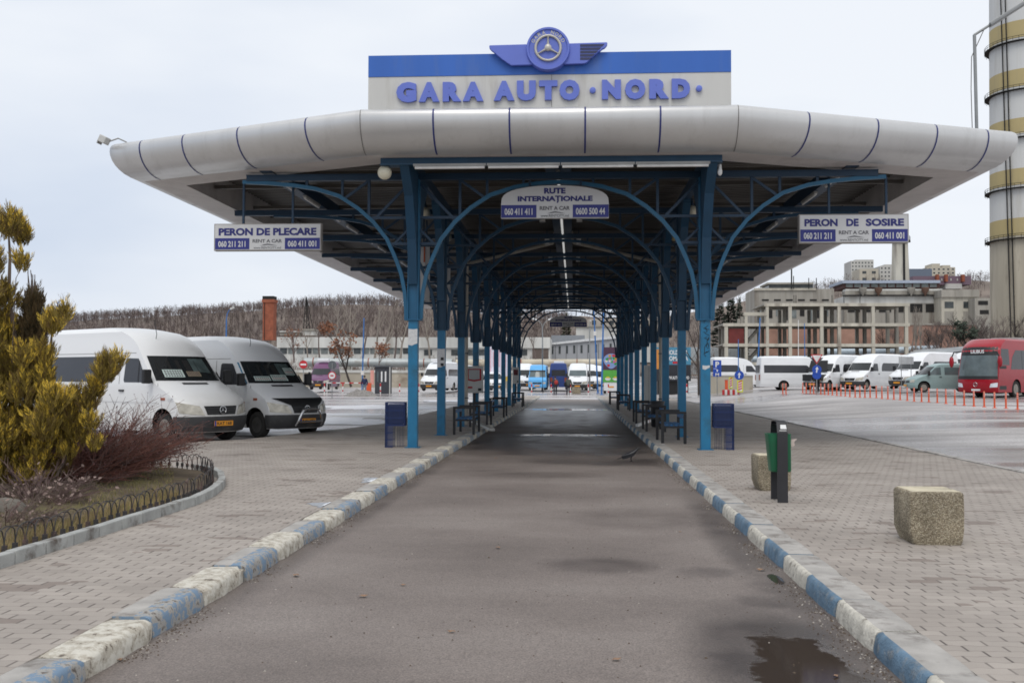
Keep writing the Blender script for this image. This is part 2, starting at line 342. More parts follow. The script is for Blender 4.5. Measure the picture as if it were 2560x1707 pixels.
xs = [-400, -250, -150, -100, -70, -50, -36]+[-24+3*i for i in range(0, 31)]+[80, 100, 130, 180, 260, 420]
ys = [-30, -10, 0, 5, 10, 15]+[20+5*i for i in range(36)]+[220, 300, 500, 900]
g.grid([[(x, y, zg(x, y)) for x in xs] for y in ys])
tag(g.build('ground', M_lot, smooth=60), kind='structure')
RX0, RX1, RY0, RY1 = -2.76, 1.88, -6, 92
r = MB(); r.grid([[(x, y, -.132+.0055*max(0, y-70)) for x in (RX0-.02, -1.6, -.4, .8, RX1+.02)] for y in [RY0+2*i for i in range(50)]])
tag(r.build('road', M_road), kind='structure')
KW = .3
def pavement(poly):
    p = MB(); z0 = -.2
    p.poly([(x, y, 0) for x, y in poly])
    for i in range(len(poly)):
        a, b = poly[i], poly[(i+1) % len(poly)]; p.poly([(a[0], a[1], z0), (b[0], b[1], z0), (b[0], b[1], 0), (a[0], a[1], 0)])
    tag(p.build('pavement', M_pave if poly[0][0] > 0 else M_pavel), kind='structure')
pavement([(RX0-KW, -6), (RX0-KW, 89), (-6.6, 89), (-6.5, 40), (-6.5, 35), (-7.1, 31.2), (-7.6, 30.2), (-7.95, 27.6), (-8.4, 25.6), (-9.5, 24.2), (-13, 22.4), (-30, 18), (-30, -6)])
pavement([(RX1+KW, -6), (7.62, -6), (7.62, 76), (7.2, 86), (RX1+KW, 88)])
M_edge = concrete('edging_stone', (.42, .4, .375))
e = MB()
for i in range(90):
    e.b2((7.632, -5+i*1.0, -.25), (7.76, -4.012+i*1.0, .022+R.uniform(-.008, .008)))
tag(e.build('kerb', M_edge, bev=.012), kind='structure')
def kerb(side, yend):
    k = MB(); y = -5.6; i = 0; L = .945
    xr = RX0 if side < 0 else RX1; s = side
    while y < yend:
        wob = R.uniform(-.012, .012) if side < 0 else R.uniform(-.005, .005); dz = R.uniform(-.012, .008) if side < 0 else R.uniform(-.004, .004)
        gap = .012; yy0, yy1 = y+gap/2, y+L-gap/2; top = .012+dz
        # profile from road foot up the battered face, rounded nose, to the back (x outward from the road)
        pr = [(0, -.24), (0, -.1), (.012, -.03), (.03, top-.008), (.055, top), (KW*.5, top), (KW-.004, top-.002), (KW-.004, -.24)]
        segs = 7 if y < 26 else 2
        rows = []
        for j in range(segs+1):
            yy = yy0+(yy1-yy0)*j/segs; row = []
            en = .018 if j in (0, segs) else 0
            for q, (px, pz) in enumerate(pr):
                jx = R.uniform(-.011, .011) if (side < 0 and q in (1, 2, 3) and y < 26) else R.uniform(-.003, .003)
                jz = R.uniform(-.009, .004) if (side < 0 and q in (3, 4) and y < 26) else 0
                row.append((xr+s*(px+wob+jx+(en if q < 5 else 0)), yy, pz+jz-(en*.6 if 3 <= q <= 6 else 0)))
            rows.append(row)
        b = len(k.f); k.grid(rows, 0, closed=True, cap=True)
        paint = (1 if i % 2 else 2) if side > 0 else (1 if i % 2 == 0 else 3)
        n = len(pr)
        for f in range(b, len(k.f)):
            q = (f-b) % n
            k.m[f] = paint if (f-b) < segs*n and (q in (0, 1, 2, 3) or (side < 0 and q in (4,) and y < 14)) else 0
        if side < 0 and paint == 1:
            for f in range(b, len(k.f)): k.m[f] = 1
        if f and len(k.f) > 1: k.m[-1] = k.m[-2] = paint
        y += L; i += 1
    tag(k.build('kerb', [M_kgrey, M_kwhite if side > 0 else M_kwhite2, M_kblue, M_kblueworn], smooth=50), kind='structure')
kerb(-1, 94); kerb(1, 89)
# puddles and damp films lying on the road and pavement
def water(name='puddle', tint=(.03, .026, .022), rough=.03):
    m, t, n, l, P = nt(name); P.inputs['Base Color'].default_value = tint+(1,); P.inputs['Roughness'].default_value = rough; P.inputs['IOR'].default_value = 1.33
    a = n.new('ShaderNodeTexNoise'); a.inputs['Scale'].default_value = 6; b = n.new('ShaderNodeBump'); b.inputs['Strength'].default_value = .02; b.inputs['Distance'].default_value = .01
    l.new(a.outputs['Fac'], b.inputs['Height']); l.new(b.outputs[0], P.inputs['Normal']); return m
M_pud = water()
M_damp = mat('damp_film', (.075, .063, .058), .22, 0, .2, 3, 0)
M_snow = mat('old_snow', (.78, .80, .84), .7, 0, .08, 8, .6, 30)
def blob(c, rx, ry, z, mt, name, seed, n=48, rag=.25, kind='structure', clip=None):
    rr = random.Random(seed); p = MB(); pts = []
    ph = [rr.uniform(0, 6.28) for _ in range(6)]
    for i in range(n):
        a = 2*pi*i/n; k = 1+rag*(.5*sin(2*a+ph[0])+.35*sin(3*a+ph[1])+.3*sin(5*a+ph[2])+.18*sin(9*a+ph[3])+.15*sin(14*a+ph[4])+.1*sin(23*a+ph[5]))
        x, y = c[0]+rx*k*cos(a), c[1]+ry*k*sin(a)
        if clip: x = min(max(x, clip[0]), clip[1])
        pts.append((x, y, z))
    p.poly(pts); return tag(p.build(name, mt), kind=kind)
RZ = -.132+.004
damp_spots(M_road, [(.25, 9.55, .6, .45, .5), (1.2, 9.3, .35, .3, .4), (.9, 12.8, 1.0, 1.0, .25), (1.5, 8.1, .3, .35, .6), (1.75, 10.5, .35, 5, .55), (-2.7, 14, .25, 9, .4), (1.34, 6.4, .62, 1.7, .95), (-.6, 27.5, 3.0, 5.5, 1), (.6, 21.5, 1.8, 1.2, .7), (-.5, 48, 3.2, 18, 1), (-.6, 18.3, 1.2, .6, .35), (0, 24, 2.5, 2, .8)], [(1.38, 6.3, .32, 1.0), (-.1, 31.0, 1.7, .55), (-.4, 55.5, 2.6, 1.0), (1.74, 9.0, .06, .3)])
for i, (u, v, rx, ry) in enumerate([(838, 1263, .16, .22), (962, 1201, .2, .3)]):
    p = G(u, v); blob((p.x-.05, p.y), rx*1.5, ry*1.5, .004, M_pud, 'puddle', 40+i, rag=.4, clip=(-9, RX0-KW-.02)); blob((p.x, p.y), rx, ry, .008, M_snow, 'snow_patch', 50+i, rag=.4, clip=(-9, RX0-KW-.02))
# trodden snow film and pale salt on the open forecourt
M_slush = mat('slush', (.66, .66, .69), .42, 0, .14, 2.2, .2, 12)
for i, (x, y, rx, ry) in enumerate([(-11.5, 33.5, 3.2, 2.2), (-9.6, 40, 2.6, 3.0), (-14, 46, 5, 3), (-11, 58, 3.5, 4), (-24, 40, 7, 3), (-9, 75, 2, 6)]):
    blob((x, y), rx, ry, zg(x, y)+.006, M_slush, 'slush_film', 60+i, 60, .35, clip=(-60, -6.75))

# grit, chips and leaf crumbs gathered along both kerb feet, thinning out over the lane
M_grit = mat('road_grit', (.10, .075, .055), .95, 0, .5, 30); M_chip = mat('pale_stone_chips', (.36, .33, .29), .9, 0, .4, 30)
rr = random.Random(77); m = MB()
for i in range(5200):
    s_ = rr.random()
    if s_ < .46: x = RX1-abs(rr.gauss(0, .10))-.015
    elif s_ < .84: x = RX0+abs(rr.gauss(0, .08))+.015
    else: x = rr.uniform(RX0, RX1)
    y = 4.8+24*rr.random()**1.7; r_ = rr.uniform(.003, .009)*(1.6 if rr.random() < .08 else 1)
    if s_ < .84 and mnoise.noise((x*.5, y*.9, 2.3)) < -.15: continue
    a = rr.uniform(0, 6.28); c = Vector((x, y, RZ-.003)); t = Vector((cos(a), sin(a), 0))*r_; q = Vector((-sin(a), cos(a), 0))*r_; up = Vector((0, 0, r_*rr.uniform(.5, 1.1))); mi = 1 if rr.random() < .3 else 0
    m.poly([c+t, c+q, c+up], mi); m.poly([c+q, c-t, c+up], mi); m.poly([c-t, c-q, c+up], mi); m.poly([c-q, c+t, c+up], mi)
tag(m.build('grit', [M_grit, M_chip], recalc=False), 'brown grit and stone chips along the kerb feet', 'grit', kind='stuff')
# ------------------------------------------------------------ the long bus canopy
CX, XL, XR, Y0, BAY, NB = -.37, -3.65, 2.93, 23.15, 4.97, 10
YC = [Y0+BAY*i for i in range(NB)]; YE = YC[-1]+2.2
M_fas = mat('fascia_aluminium', (.60, .597, .59), .36, .5, .04, 1.5, 0, dirt=(.535, .53, .52), ds=2.6, streak=True)
M_sof = mat('soffit_sheet', (.60, .57, .555), .6, 0, .08, 1.5, dirt=(.46, .43, .415), ds=.9)
M_deck = mat('roof_deck_sheet', (.095, .088, .08), .55, .2, .15, 2)
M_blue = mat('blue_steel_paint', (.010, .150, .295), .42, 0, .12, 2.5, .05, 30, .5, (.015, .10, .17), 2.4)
M_dblue = mat('dark_shaded_blue_steel_paint', (.006, .032, .07), .5, 0, .12, 2.5)  # dark blue fittings; on trusses and girders it also paints in the roof's shade
M_mblue = mat('shaded_blue_steel_paint', (.006, .05, .105), .5, 0, .12, 2.5)  # the column blue with under-roof shade painted into it
M_ribp = mat('half_shaded_rib_paint', (.007, .105, .205), .45, 0, .12, 2.5)  # column blue darkened part way for shade on the front ribs
M_cweb = mat('half_shaded_web_paint', (.008, .105, .215), .45, 0, .12, 2.5)  # column blue darkened part way for shade on the front webs
M_seam = mat('navy_joint_strip', (.02, .03, .16), .5)
M_tube = mat('fluorescent_tube', (.80, .80, .78), .3)
M_fix = mat('lamp_fixture', (.35, .35, .34), .5)
M_white = mat('white_paint', (.74, .74, .73), .5, 0, .05)
can = thing('bus_station_canopy', 'long blue steel bus canopy with silver rounded fascia over the central road', 'canopy', (CX, Y0, 0))
outer = [(-11.05, YE), (-11.05, 23.6), (-4.42, 20.72), (3.32, 20.72), (9.9, 23.35), (9.9, YE)]
def offs(pl, d):
    out = []
    for i, p in enumerate(pl):
        p = Vector(p)
        ns = []
        for a, b in ((i-1, i), (i, i+1)):
            if a < 0 or b >= len(pl): continue
            t = (Vector(pl[b])-Vector(pl[a])).normalized(); ns.append(Vector((-t.y, t.x)))
        n = sum(ns, Vector((0, 0))).normalized(); k = 1/max(.3, n.dot(ns[0])); out.append(tuple(p+n*d*k))
    return out
prof = [(.5, 7.16), (.22, 7.155), (.10, 7.13), (.035, 7.085), (.008, 7.02), (0, 6.94), (.012, 6.85), (.05, 6.73), (.11, 6.62), (.19, 6.52), (.29, 6.43), (.41, 6.36), (.54, 6.315), (.68, 6.3)]
f = MB(); f.grid([[(x, y, z) for x, y in offs(outer, o)] for o, z in prof]); fas = f.build('fascia', M_fas, can, smooth=35, world=True)
f = MB(); f.grid([[(x, y, z) for x, y in offs(outer, o)] for o, z in [(.68, 6.3), (1.5, 6.3), (1.52, 7.0)]], 0); f.build('soffit', M_sof, can, world=True)
# navy joint strips wrapped round the fascia
def onseg(i, t, o):
    a, b = offs(outer, o)[i], offs(outer, o)[i+1]; return (a[0]+(b[0]-a[0])*t, a[1]+(b[1]-a[1])*t)
def joint(i, t, m=M_seam, w=.035, name='joint_strip'):
    a, b = Vector(outer[i]), Vector(outer[i+1]); L = (b-a).length; s = MB()
    base = a+(b-a)*t; tg = (b-a).normalized(); nn = Vector((-tg.y, tg.x))
    rows = []
    for o, z in prof[1:]:
        c = base+nn*(o-.006); rows.append([(c.x-tg.x*w/2, c.y-tg.y*w/2, z-.004), (c.x+tg.x*w/2, c.y+tg.y*w/2, z-.004)])
    s.grid(rows); return s.build(name, m, fas, world=True)
for t in (.197, .4, .6, .797): joint(2, t)
for t in (.195, .455, .68, .865): joint(1, 1-t+.0)
for t in (.235, .475, .69, .885): joint(3, t)
for i in (0, 4):
    for k in range(1, 12): joint(i, k/12)
M_gap = mat('open_joint', (.12, .11, .1), .8)
for i, t in ((2, .001), (2, .999)): joint(i, t, M_gap, .012, 'corner_seam')
# roof deck: trapezoid sheets running across, falling to a middle valley
d = MB(); inner = offs(outer, 1.0)
def xlim(y):
    a, b = inner[1], inner[2]; c, e = inner[3], inner[4]
    xl = a[0] if y >= a[1] else a[0]+(b[0]-a[0])*min(1, (a[1]-y)/(a[1]-b[1]))
    xr = e[0] if y >= e[1] else e[0]+(c[0]-e[0])*min(1, (e[1]-y)/(e[1]-c[1])); return xl, xr
rows = []; y = inner[2][1]+.02
while y < YE-.6:
    for dy, dz in ((0, 0), (.1, 0), (.14, .045), (.24, .045)):
        xl, xr = xlim(y+dy); rows.append([(x, y+dy, 6.66+.034*abs(x-CX)+dz) for x in (xl, (xl+CX)/2, CX, (CX+xr)/2, xr)])
    y += .28
d.grid(rows); d.build('roof_deck', M_deck, can, world=True)
# top cover so that the deck is a closed roof
d = MB(); o5 = offs(outer, .5); d.poly([(x, y, 7.15) for x, y in o5]); d.build('roof_cover', M_deck, can, world=True)
d = MB(); d.b2((-10.9, YE-.35, 6.3), (9.75, YE-.02, 7.1)); d.build('rear_fascia', M_fas, can, world=True)
# front beam, longitudinal girders
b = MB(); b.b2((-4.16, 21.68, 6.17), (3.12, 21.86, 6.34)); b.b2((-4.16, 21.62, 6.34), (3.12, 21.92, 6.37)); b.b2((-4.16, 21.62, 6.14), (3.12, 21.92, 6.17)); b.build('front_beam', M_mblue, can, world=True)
for x in (XL, XR):
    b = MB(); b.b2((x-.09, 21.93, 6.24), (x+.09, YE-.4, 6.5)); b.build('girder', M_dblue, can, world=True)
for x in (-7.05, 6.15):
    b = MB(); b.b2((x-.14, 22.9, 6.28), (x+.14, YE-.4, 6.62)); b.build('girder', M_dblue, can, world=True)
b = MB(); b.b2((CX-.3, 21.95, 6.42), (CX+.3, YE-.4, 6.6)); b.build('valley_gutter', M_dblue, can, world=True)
for k in range(NB-1):
    for q in (.33, .67):
        yy = YC[k]+BAY*q; b = MB(); b.b2((-9.5, yy-.05, 6.56), (8.35, yy+.05, 6.65)); b.build('purlin', M_deck, can, world=True)
RIB = [(.17, 2.92), (.175, 3.15), (.21, 3.55), (.29, 3.95), (.42, 4.3), (.62, 4.74), (.93, 5.13), (1.3, 5.46), (1.75, 5.75), (2.3, 5.92), (2.8, 6.0), (3.3, 6.03)]
RIBO = [(a, z) for a, z in RIB[:-1]]+[(3.4, 6.06), (4.0, 6.09), (4.75, 6.1)]
def ribz(dx):
    for (a, z), (b_, z2) in zip(RIB, RIB[1:]):
        if a <= dx <= b_: return z+(z2-z)*(dx-a)/(b_-a)
    return 6.05
def rib(pts, y, w=.1, h=.085):
    s = MB(); rows = []
    for i, (x, z) in enumerate(pts):
        a = Vector(pts[max(i-1, 0)]); c = Vector(pts[min(i+1, len(pts)-1)]); t = (c-a).normalized(); n = Vector((-t.y, t.x))*h/2
        rows.append([(x-n.x, y-w/2, z-n.y), (x+n.x, y-w/2, z+n.y), (x+n.x, y+w/2, z+n.y), (x-n.x, y+w/2, z-n.y)])
    s.grid(rows, 0, True, True); return s
for k, y in enumerate(YC):
    t = MB(); x0, x1 = (-7.55, 6.75) if k == 0 else (-9.5, 8.32)
    t.b2((x0, y-.08, 6.1), (x1, y+.08, 6.22)); t.b2((x0, y-.11, 6.22), (x1, y+.11, 6.24))
    for xc in (XL, XR):
        for s in (-1, 1):
            inn = (s > 0) == (xc < 0)
            for dx in (1.05, 1.67, 2.5) + (() if inn else (3.4,)):
                if not inn or dx < 2.6: t.bar((xc+s*dx, y, ribz(dx)), (xc+s*dx, y, 6.1), .06, .06)
            t.bar((xc+s*.1, y, 6.05), (xc+s*.98, y, 5.14), .06, .05, up=(0, 1, 0)); t.bar((xc+s*1.05, y, 6.1), (xc+s*1.63, y, 5.68), .06, .05, up=(0, 1, 0))
            t.bar((xc+s*.1, y, 5.24), (xc+s*1.0, y, 5.24), .06, .06, up=(0, 1, 0)); t.bar((xc+s*.1, y, 4.64), (xc+s*.56, y, 4.64), .06, .06, up=(0, 1, 0))
            t.bar((xc+s*.1, y, 5.0), (xc+s*.5, y, 4.6), .05, .05, up=(0, 1, 0))
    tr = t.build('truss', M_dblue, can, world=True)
    for xc, s in ((XL, -1), (XR, 1)): rib([(xc+s*a, z) for a, z in (RIBO[:-1] if k == 0 else RIBO)], y).build('arch_rib', M_ribp if k < 1 else M_mblue, tr, world=True, smooth=30)  # rows behind the front get the blue with shade painted in
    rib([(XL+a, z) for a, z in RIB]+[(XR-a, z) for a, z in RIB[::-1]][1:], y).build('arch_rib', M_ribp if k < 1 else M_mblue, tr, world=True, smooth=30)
    for xc in (XL, XR):
        c = MB(); c.b2((xc-.108, y-.11, 0), (xc+.108, y+.11, 2.9)); c.b2((xc-.17, y-.17, 0), (xc+.17, y+.17, .015))
        co = c.build('column', M_blue, can, world=True, bev=.012)
        c = MB(); c.b2((xc-.135, y-.06, 2.905), (xc+.135, y+.06, 6.1)); c.b2((xc-.125, y-.15, 2.9), (xc-.108, y+.15, 6.1)); c.b2((xc+.108, y-.15, 2.9), (xc+.125, y+.15, 6.1))
        c.b2((xc-.19, y-.16, 2.885), (xc+.19, y+.16, 2.91)); c.build('column_web', M_cweb if k < 1 else M_mblue, co, world=True)  # shaded copy of the blue on webs behind the front row
        c = MB()      # raking brackets that carry the girders fore and aft
        for s in (-1, 1):
            e = 1.25
            c.prism([(y+s*.06, 3.7), (y+s*.17, 3.7), (y+s*(.17+e*.18), 4.7), (y+s*(.2+e*.5), 5.6), (y+s*(.2+e), 6.14), (y+s*(.2+e), 6.25), (y+s*.06, 6.25)], .2, (xc-.1, 0, 0), (0, 1, 0), (0, 0, 1), (1, 0, 0))
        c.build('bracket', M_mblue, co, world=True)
# ------------------------------------------------------------ lamps under the canopy
M_lit = mat('lit_tube', (.8, .8, .78), .3); M_lit.node_tree.nodes['Principled BSDF'].inputs['Emission Color'].default_value = (1, 1, .97, 1); M_lit.node_tree.nodes['Principled BSDF'].inputs['Emission Strength'].default_value = .38
def strip(loc, L, axis, label, group, tm=None):
    o = thing('strip_light', label, 'strip light', loc, 0, group)
    m = MB(); d = (L, .1, .05) if axis == 'x' else (.1, L, .05); m.box((0, 0, .07), d); m.build('housing', M_fix, o)
    m = MB(); v = Vector((L/2-.03, 0, .025)) if axis == 'x' else Vector((0, L/2-.03, .025)); m.tube([-v+Vector((0, 0, .05)), v], .026, 8); m.v = [(a, b_, .022+(c-.022 if abs(c-.022) < .05 else 0)) for a, b_, c in m.v]
    m = MB(); w = (L/2-.03, 0, .02) if axis == 'x' else (0, L/2-.03, .02)
    m.tube([(-w[0], -w[1], .02), (w[0], w[1], .02)], .032, 8); m.build('tube', tm or M_tube, o, smooth=40); return o
fl = None
for i in range(4):
    strip((-3.45+.79+i*1.58, 21.66, 6.06), 1.56, 'x', 'white tube lamp under the blue front beam of the canopy', 'tube lamps along the front beam')
for x, lab in ((-7.05, 'left'), (6.15, 'right')):
    q = None
    for i in range(18):
        loc = (x+(.1 if x < 0 else -.1), 24.2+i*2.485, 6.19); la = 'pale tube lamp under the girder along the %s edge of the canopy roof' % lab; gr = 'tube lamps under the %s girder' % lab
        q = strip(loc, 1.5, 'y', la, gr) if q is None else q
        if i: dup(q, loc, 0)
q = None
for i in range(26):
    loc = (CX, 24.0+i*1.75, 6.22); la = 'pale tube lamp in the middle row above the bus lane'; gr = 'tube lamps along the middle of the canopy'
    if q is None: q = strip(loc, 1.68, 'y', la, gr, M_lit)
    else: dup(q, loc, 0)
q = None
for i in range(8):
    for s in (-1, 1):
        loc = (CX+s*.52, YC[i]+2.3+3.2, 6.05); la = 'small grey box floodlight hanging beside the middle lamp row'; gr = 'box floodlights under the canopy'
        if q is None:
            q = thing('box_floodlight', la, 'floodlight', loc, 0, gr); m = MB(); m.box((0, 0, .06), (.16, .2, .3)); m.build('housing', M_fix, q, bev=.01)
            m = MB(); m.box((0, -.106, .06), (.14, .01, .27)); m.build('diffuser', M_tube, q)
            m = MB(); m.tube([(0, 0, .21), (0, 0, .4)], .015, 6); m.build('bracket', M_dblue, q)
        else: dup(q, loc, 0)
M_globe = mat('opal_globe', (.74, .70, .55), .35, 0, .06, 3); M_globey = mat('yellowed_globe', (.62, .47, .2), .4, 0, .1, 3)
def globe(loc, r, mt, la, gr):
    o = thing('globe_lamp', la, 'globe lamp', loc, 0, gr); m = MB(); m.ball((0, 0, 0), r, 18); m.build('globe', mt, o, smooth=180)
    m = MB(); m.lathe([(.05, r*.9), (.06, r+.05), (.03, r+.06), (.012, r+.2)], n=10); m.build('holder', M_dblue, o, smooth=40); return o
globe((-4.1, 21.85, 6.02), .155, M_globe, 'white opal globe lamp hanging at the front end of the canopy', 'globe lamps by the canopy columns')
for i in range(8):
    for x in (XL-.43, XR+.25):
        if x > 0 and i in (2, 6): continue
        mt = M_globey if (i*7+(x > 0)*3) % 4 == 2 else M_globe
        la = ('yellowed' if mt is M_globey else 'cream')+' globe lamp by a '+('left' if x < 0 else 'right')+' column under the canopy'
        globe((x, YC[i]+4.6, 6.1), .15, mt, la, ('yellowed' if mt is M_globey else 'cream')+' globe lamps by the '+('left' if x < 0 else 'right')+' columns')
o = thing('bare_bulb', 'bare white bulb in its holder at the right end of the front beam', 'bulb', (3.1, 21.9, 6.0)); m = MB(); m.lathe([(.035, .14), (.04, .05), (.05, 0), (.048, -.05), (.03, -.085), (.01, -.1)], n=12); m.build('bulb', M_white, o, smooth=50)
m = MB(); m.tube([(0, 0, .14), (0, 0, .24)], .03, 8); m.build('holder', M_dblue, o)
# ------------------------------------------------------------ downpipes
M_pipe = mat('beige_pipe', (.40, .37, .32), .6, 0, .12, 3)
def pipe(x, y, la, s):
    o = thing('downpipe', la, 'downpipe', (x, y, 0)); m = MB(); m.tube([(0, 0, .02), (0, 0, 5.35), (s*.08, 0, 5.45)], .062, 10); m.build('pipe', M_pipe, o, smooth=40)
    m = MB(); m.tube([(s*.08, 0, 5.45), (CX+(-.35 if s > 0 else .35)-x, 0, 6.12), (CX+(-.28 if s > 0 else .28)-x, 0, 6.5)], .055, 10); m.build('elbow_run', M_pipe, o, smooth=40)
    m = MB()
    for z in (.9, 2.4, 4.0): m.box((0, 0, z), (.16, .16, .03))
    m.build('clip', M_dblue, o)
pipe(XL+.02, YC[2]+1.35, 'beige downpipe behind the third left column, its branch rising to the valley', 1)
pipe(XR-.05, YC[2]+1.2, 'beige downpipe behind the third right column, its branch rising to the valley', -1)
pipe(XL+.02, YC[8]+.9, 'far beige downpipe near the end of the left column row', 1)
pipe(XR-.02, YC[8]+.9, 'far beige downpipe near the end of the right column row', -1)
# ------------------------------------------------------------ the name board on the roof
M_board = mat('name_board_panel', (.56, .555, .53), .55, 0, .06, 1.2, 0, 40, .4, (.44, .425, .39), 2.2, True)
M_band = mat('name_board_band', (.035, .13, .47), .5, 0, .08, 1.2, 0, 40, .4, (.07, .15, .42), 1.6, True)
M_let = mat('letter_face', (.12, .17, .56), .5, 0, .05, 2)
M_let2 = mat('wing_feather_bare', (.03, .035, .09), .6)
M_sil = mat('emblem_silver', (.50, .48, .43), .4, .3, .06)
YS = 20.95
def SP(u, v, dy=0): p = A(u, v, YS); return Vector((p.x, YS-dy, p.z))
nb = thing('name_board', 'wide blue and white roof sign reading GARA AUTO NORD with a winged emblem', 'sign', (-.55, YS, 7.1))
m = MB(); m.b2((-4.29, YS, 7.12), (3.2, YS+.3, 7.84)); m.build('board', M_board, nb, world=True)
m = MB(); m.b2((-4.29, YS-.012, 7.843), (3.2, YS+.3, 8.29)); m.build('band', M_band, nb, world=True)
m = MB(); m.b2((-.47, YS-.004, 7.17), (-.462, YS, 7.84)); m.build('seam', M_gap, nb, world=True)
LT = [('G', 298, 412, 470, 585), ('A', 425, 542, 470, 582), ('R', 560, 665, 469, 580), ('A', 673, 790, 468, 578), ('A', 848, 965, 463, 575), ('U', 978, 1085, 461, 575), ('T', 1103, 1207, 460, 571), ('O', 1218, 1332, 456, 573), ('N', 1458, 1565, 456, 567), ('O', 1588, 1703, 452, 568), ('R', 1725, 1835, 452, 564), ('D', 1852, 1955, 450, 562)]
for ch, a, b_, c, d_ in LT:
    p0, p1 = SP(860+a/2.2615, d_/2.2615), SP(860+b_/2.2615, c/2.2615); m = MB()
    lettering(m, ch, (p0.x, YS-.002, p0.z), (1, 0, 0), (0, 0, 1), p1.x-p0.x, p1.z-p0.z, .085, .07); m.build('letter', M_let, nb, world=True, recalc=False)
for a, c in ((1406, 515), (2006, 505)):
    p = SP(860+a/2.2615, c/2.2615); m = MB(); m.lathe([(.062, 0), (.062, .065), (.055, .07)], p, 18, ax=Matrix.Rotation(pi/2, 3, 'X')); m.build('letter', M_let, nb, world=True, smooth=40)
EC = SP(1200+1115/6.533, 40+580/6.533); q6 = 20.95/2560/6.533
def EP(u, v): return ((u-1115)*q6, -(v-580)*q6)
RX90 = Matrix.Rotation(pi/2, 3, 'X')
m = MB(); rd = 358*q6; m.lathe([(rd, .0), (rd, .17), (rd-.012, .2), (rd-.05, .2), (rd-.06, .17)], EC, 56, ax=RX90); disc = m.build('emblem_disc', M_let, nb, world=True, smooth=40)
m = MB(); rr = 205*q6
m.grid([[(EC.x+(rr+.028*cos(b_))*cos(a), EC.y-.185+.028*sin(b_), EC.z+.01+(rr+.028*cos(b_))*sin(a)) for b_ in [2*pi*j/8 for j in range(8)]] for a in [2*pi*i/48 for i in range(49)]], 0, True)
m.build('ring', M_sil, disc, world=True, smooth=60)
m = MB(); m.lathe([(.07, .15), (.07, .22), (.05, .24), (.01, .245)], EC+Vector((0, 0, .01)), 24, ax=RX90); m.build('hub', M_sil, disc, world=True, smooth=40)
for a in (90, 210, 330):
    m = MB(); c = EC+Vector((0, -.19, .01)); t = Vector((cos(radians(a)), 0, sin(radians(a)))); n = Vector((-t.z, 0, t.x))
    m.grid([[c+t*d1+n*w+Vector((0, o, 0)) for w, o in ((-w1, 0), (-w1*.3, -.03), (w1*.3, -.03), (w1, 0))] for d1, w1 in ((.05, .035), (.11, .022), (rr-.01, .014))]); m.build('spoke', M_sil, disc, world=True)
m = MB(); txt = 'GARA NORD'; rt = 275*q6
for i, ch in enumerate(txt):
    if ch == ' ': continue
    a = radians(90+62-i*(124/8)); up = Vector((cos(a), 0, sin(a))); rt_ = Vector((sin(a), 0, -cos(a))); hh = .078; ww = .07
    lettering(m, ch, EC+Vector((0, -.1745, 0))+up*(rt-hh/2)-rt_*ww/2, rt_, up, ww, hh, .02)
m.build('emblem_lettering', M_sil, disc, world=True, recalc=False)
wl_ = [(150, 500), (760, 492), (860, 832), (510, 838), (430, 785), (415, 772), (350, 728), (335, 712), (270, 660), (255, 640), (205, 600), (185, 585), (150, 545), (146, 520)]
wr_ = [(1370, 492), (2075, 480), (2086, 500), (2078, 530), (2040, 572), (2000, 590), (1975, 615), (1935, 635), (1900, 672), (1870, 690), (1845, 720), (1810, 738), (1785, 775), (1740, 812), (1700, 826), (1380, 832)]
for w in (wl_, wr_):
    m = MB(); m.prism([EP(*p) for p in w], .1, (EC.x, EC.y-.14, EC.z)); m.build('wing', M_let, nb, world=True, bev=.01)
m = MB()
for i in range(5):
    v0 = 512+i*54; m.prism([EP(1640, v0), EP(2035-i*52, v0), EP(2000-i*52, v0+40), EP(1640, v0+40)], .006, (EC.x, EC.y-.147, EC.z))
m.build('feather', M_let2, nb, world=True)
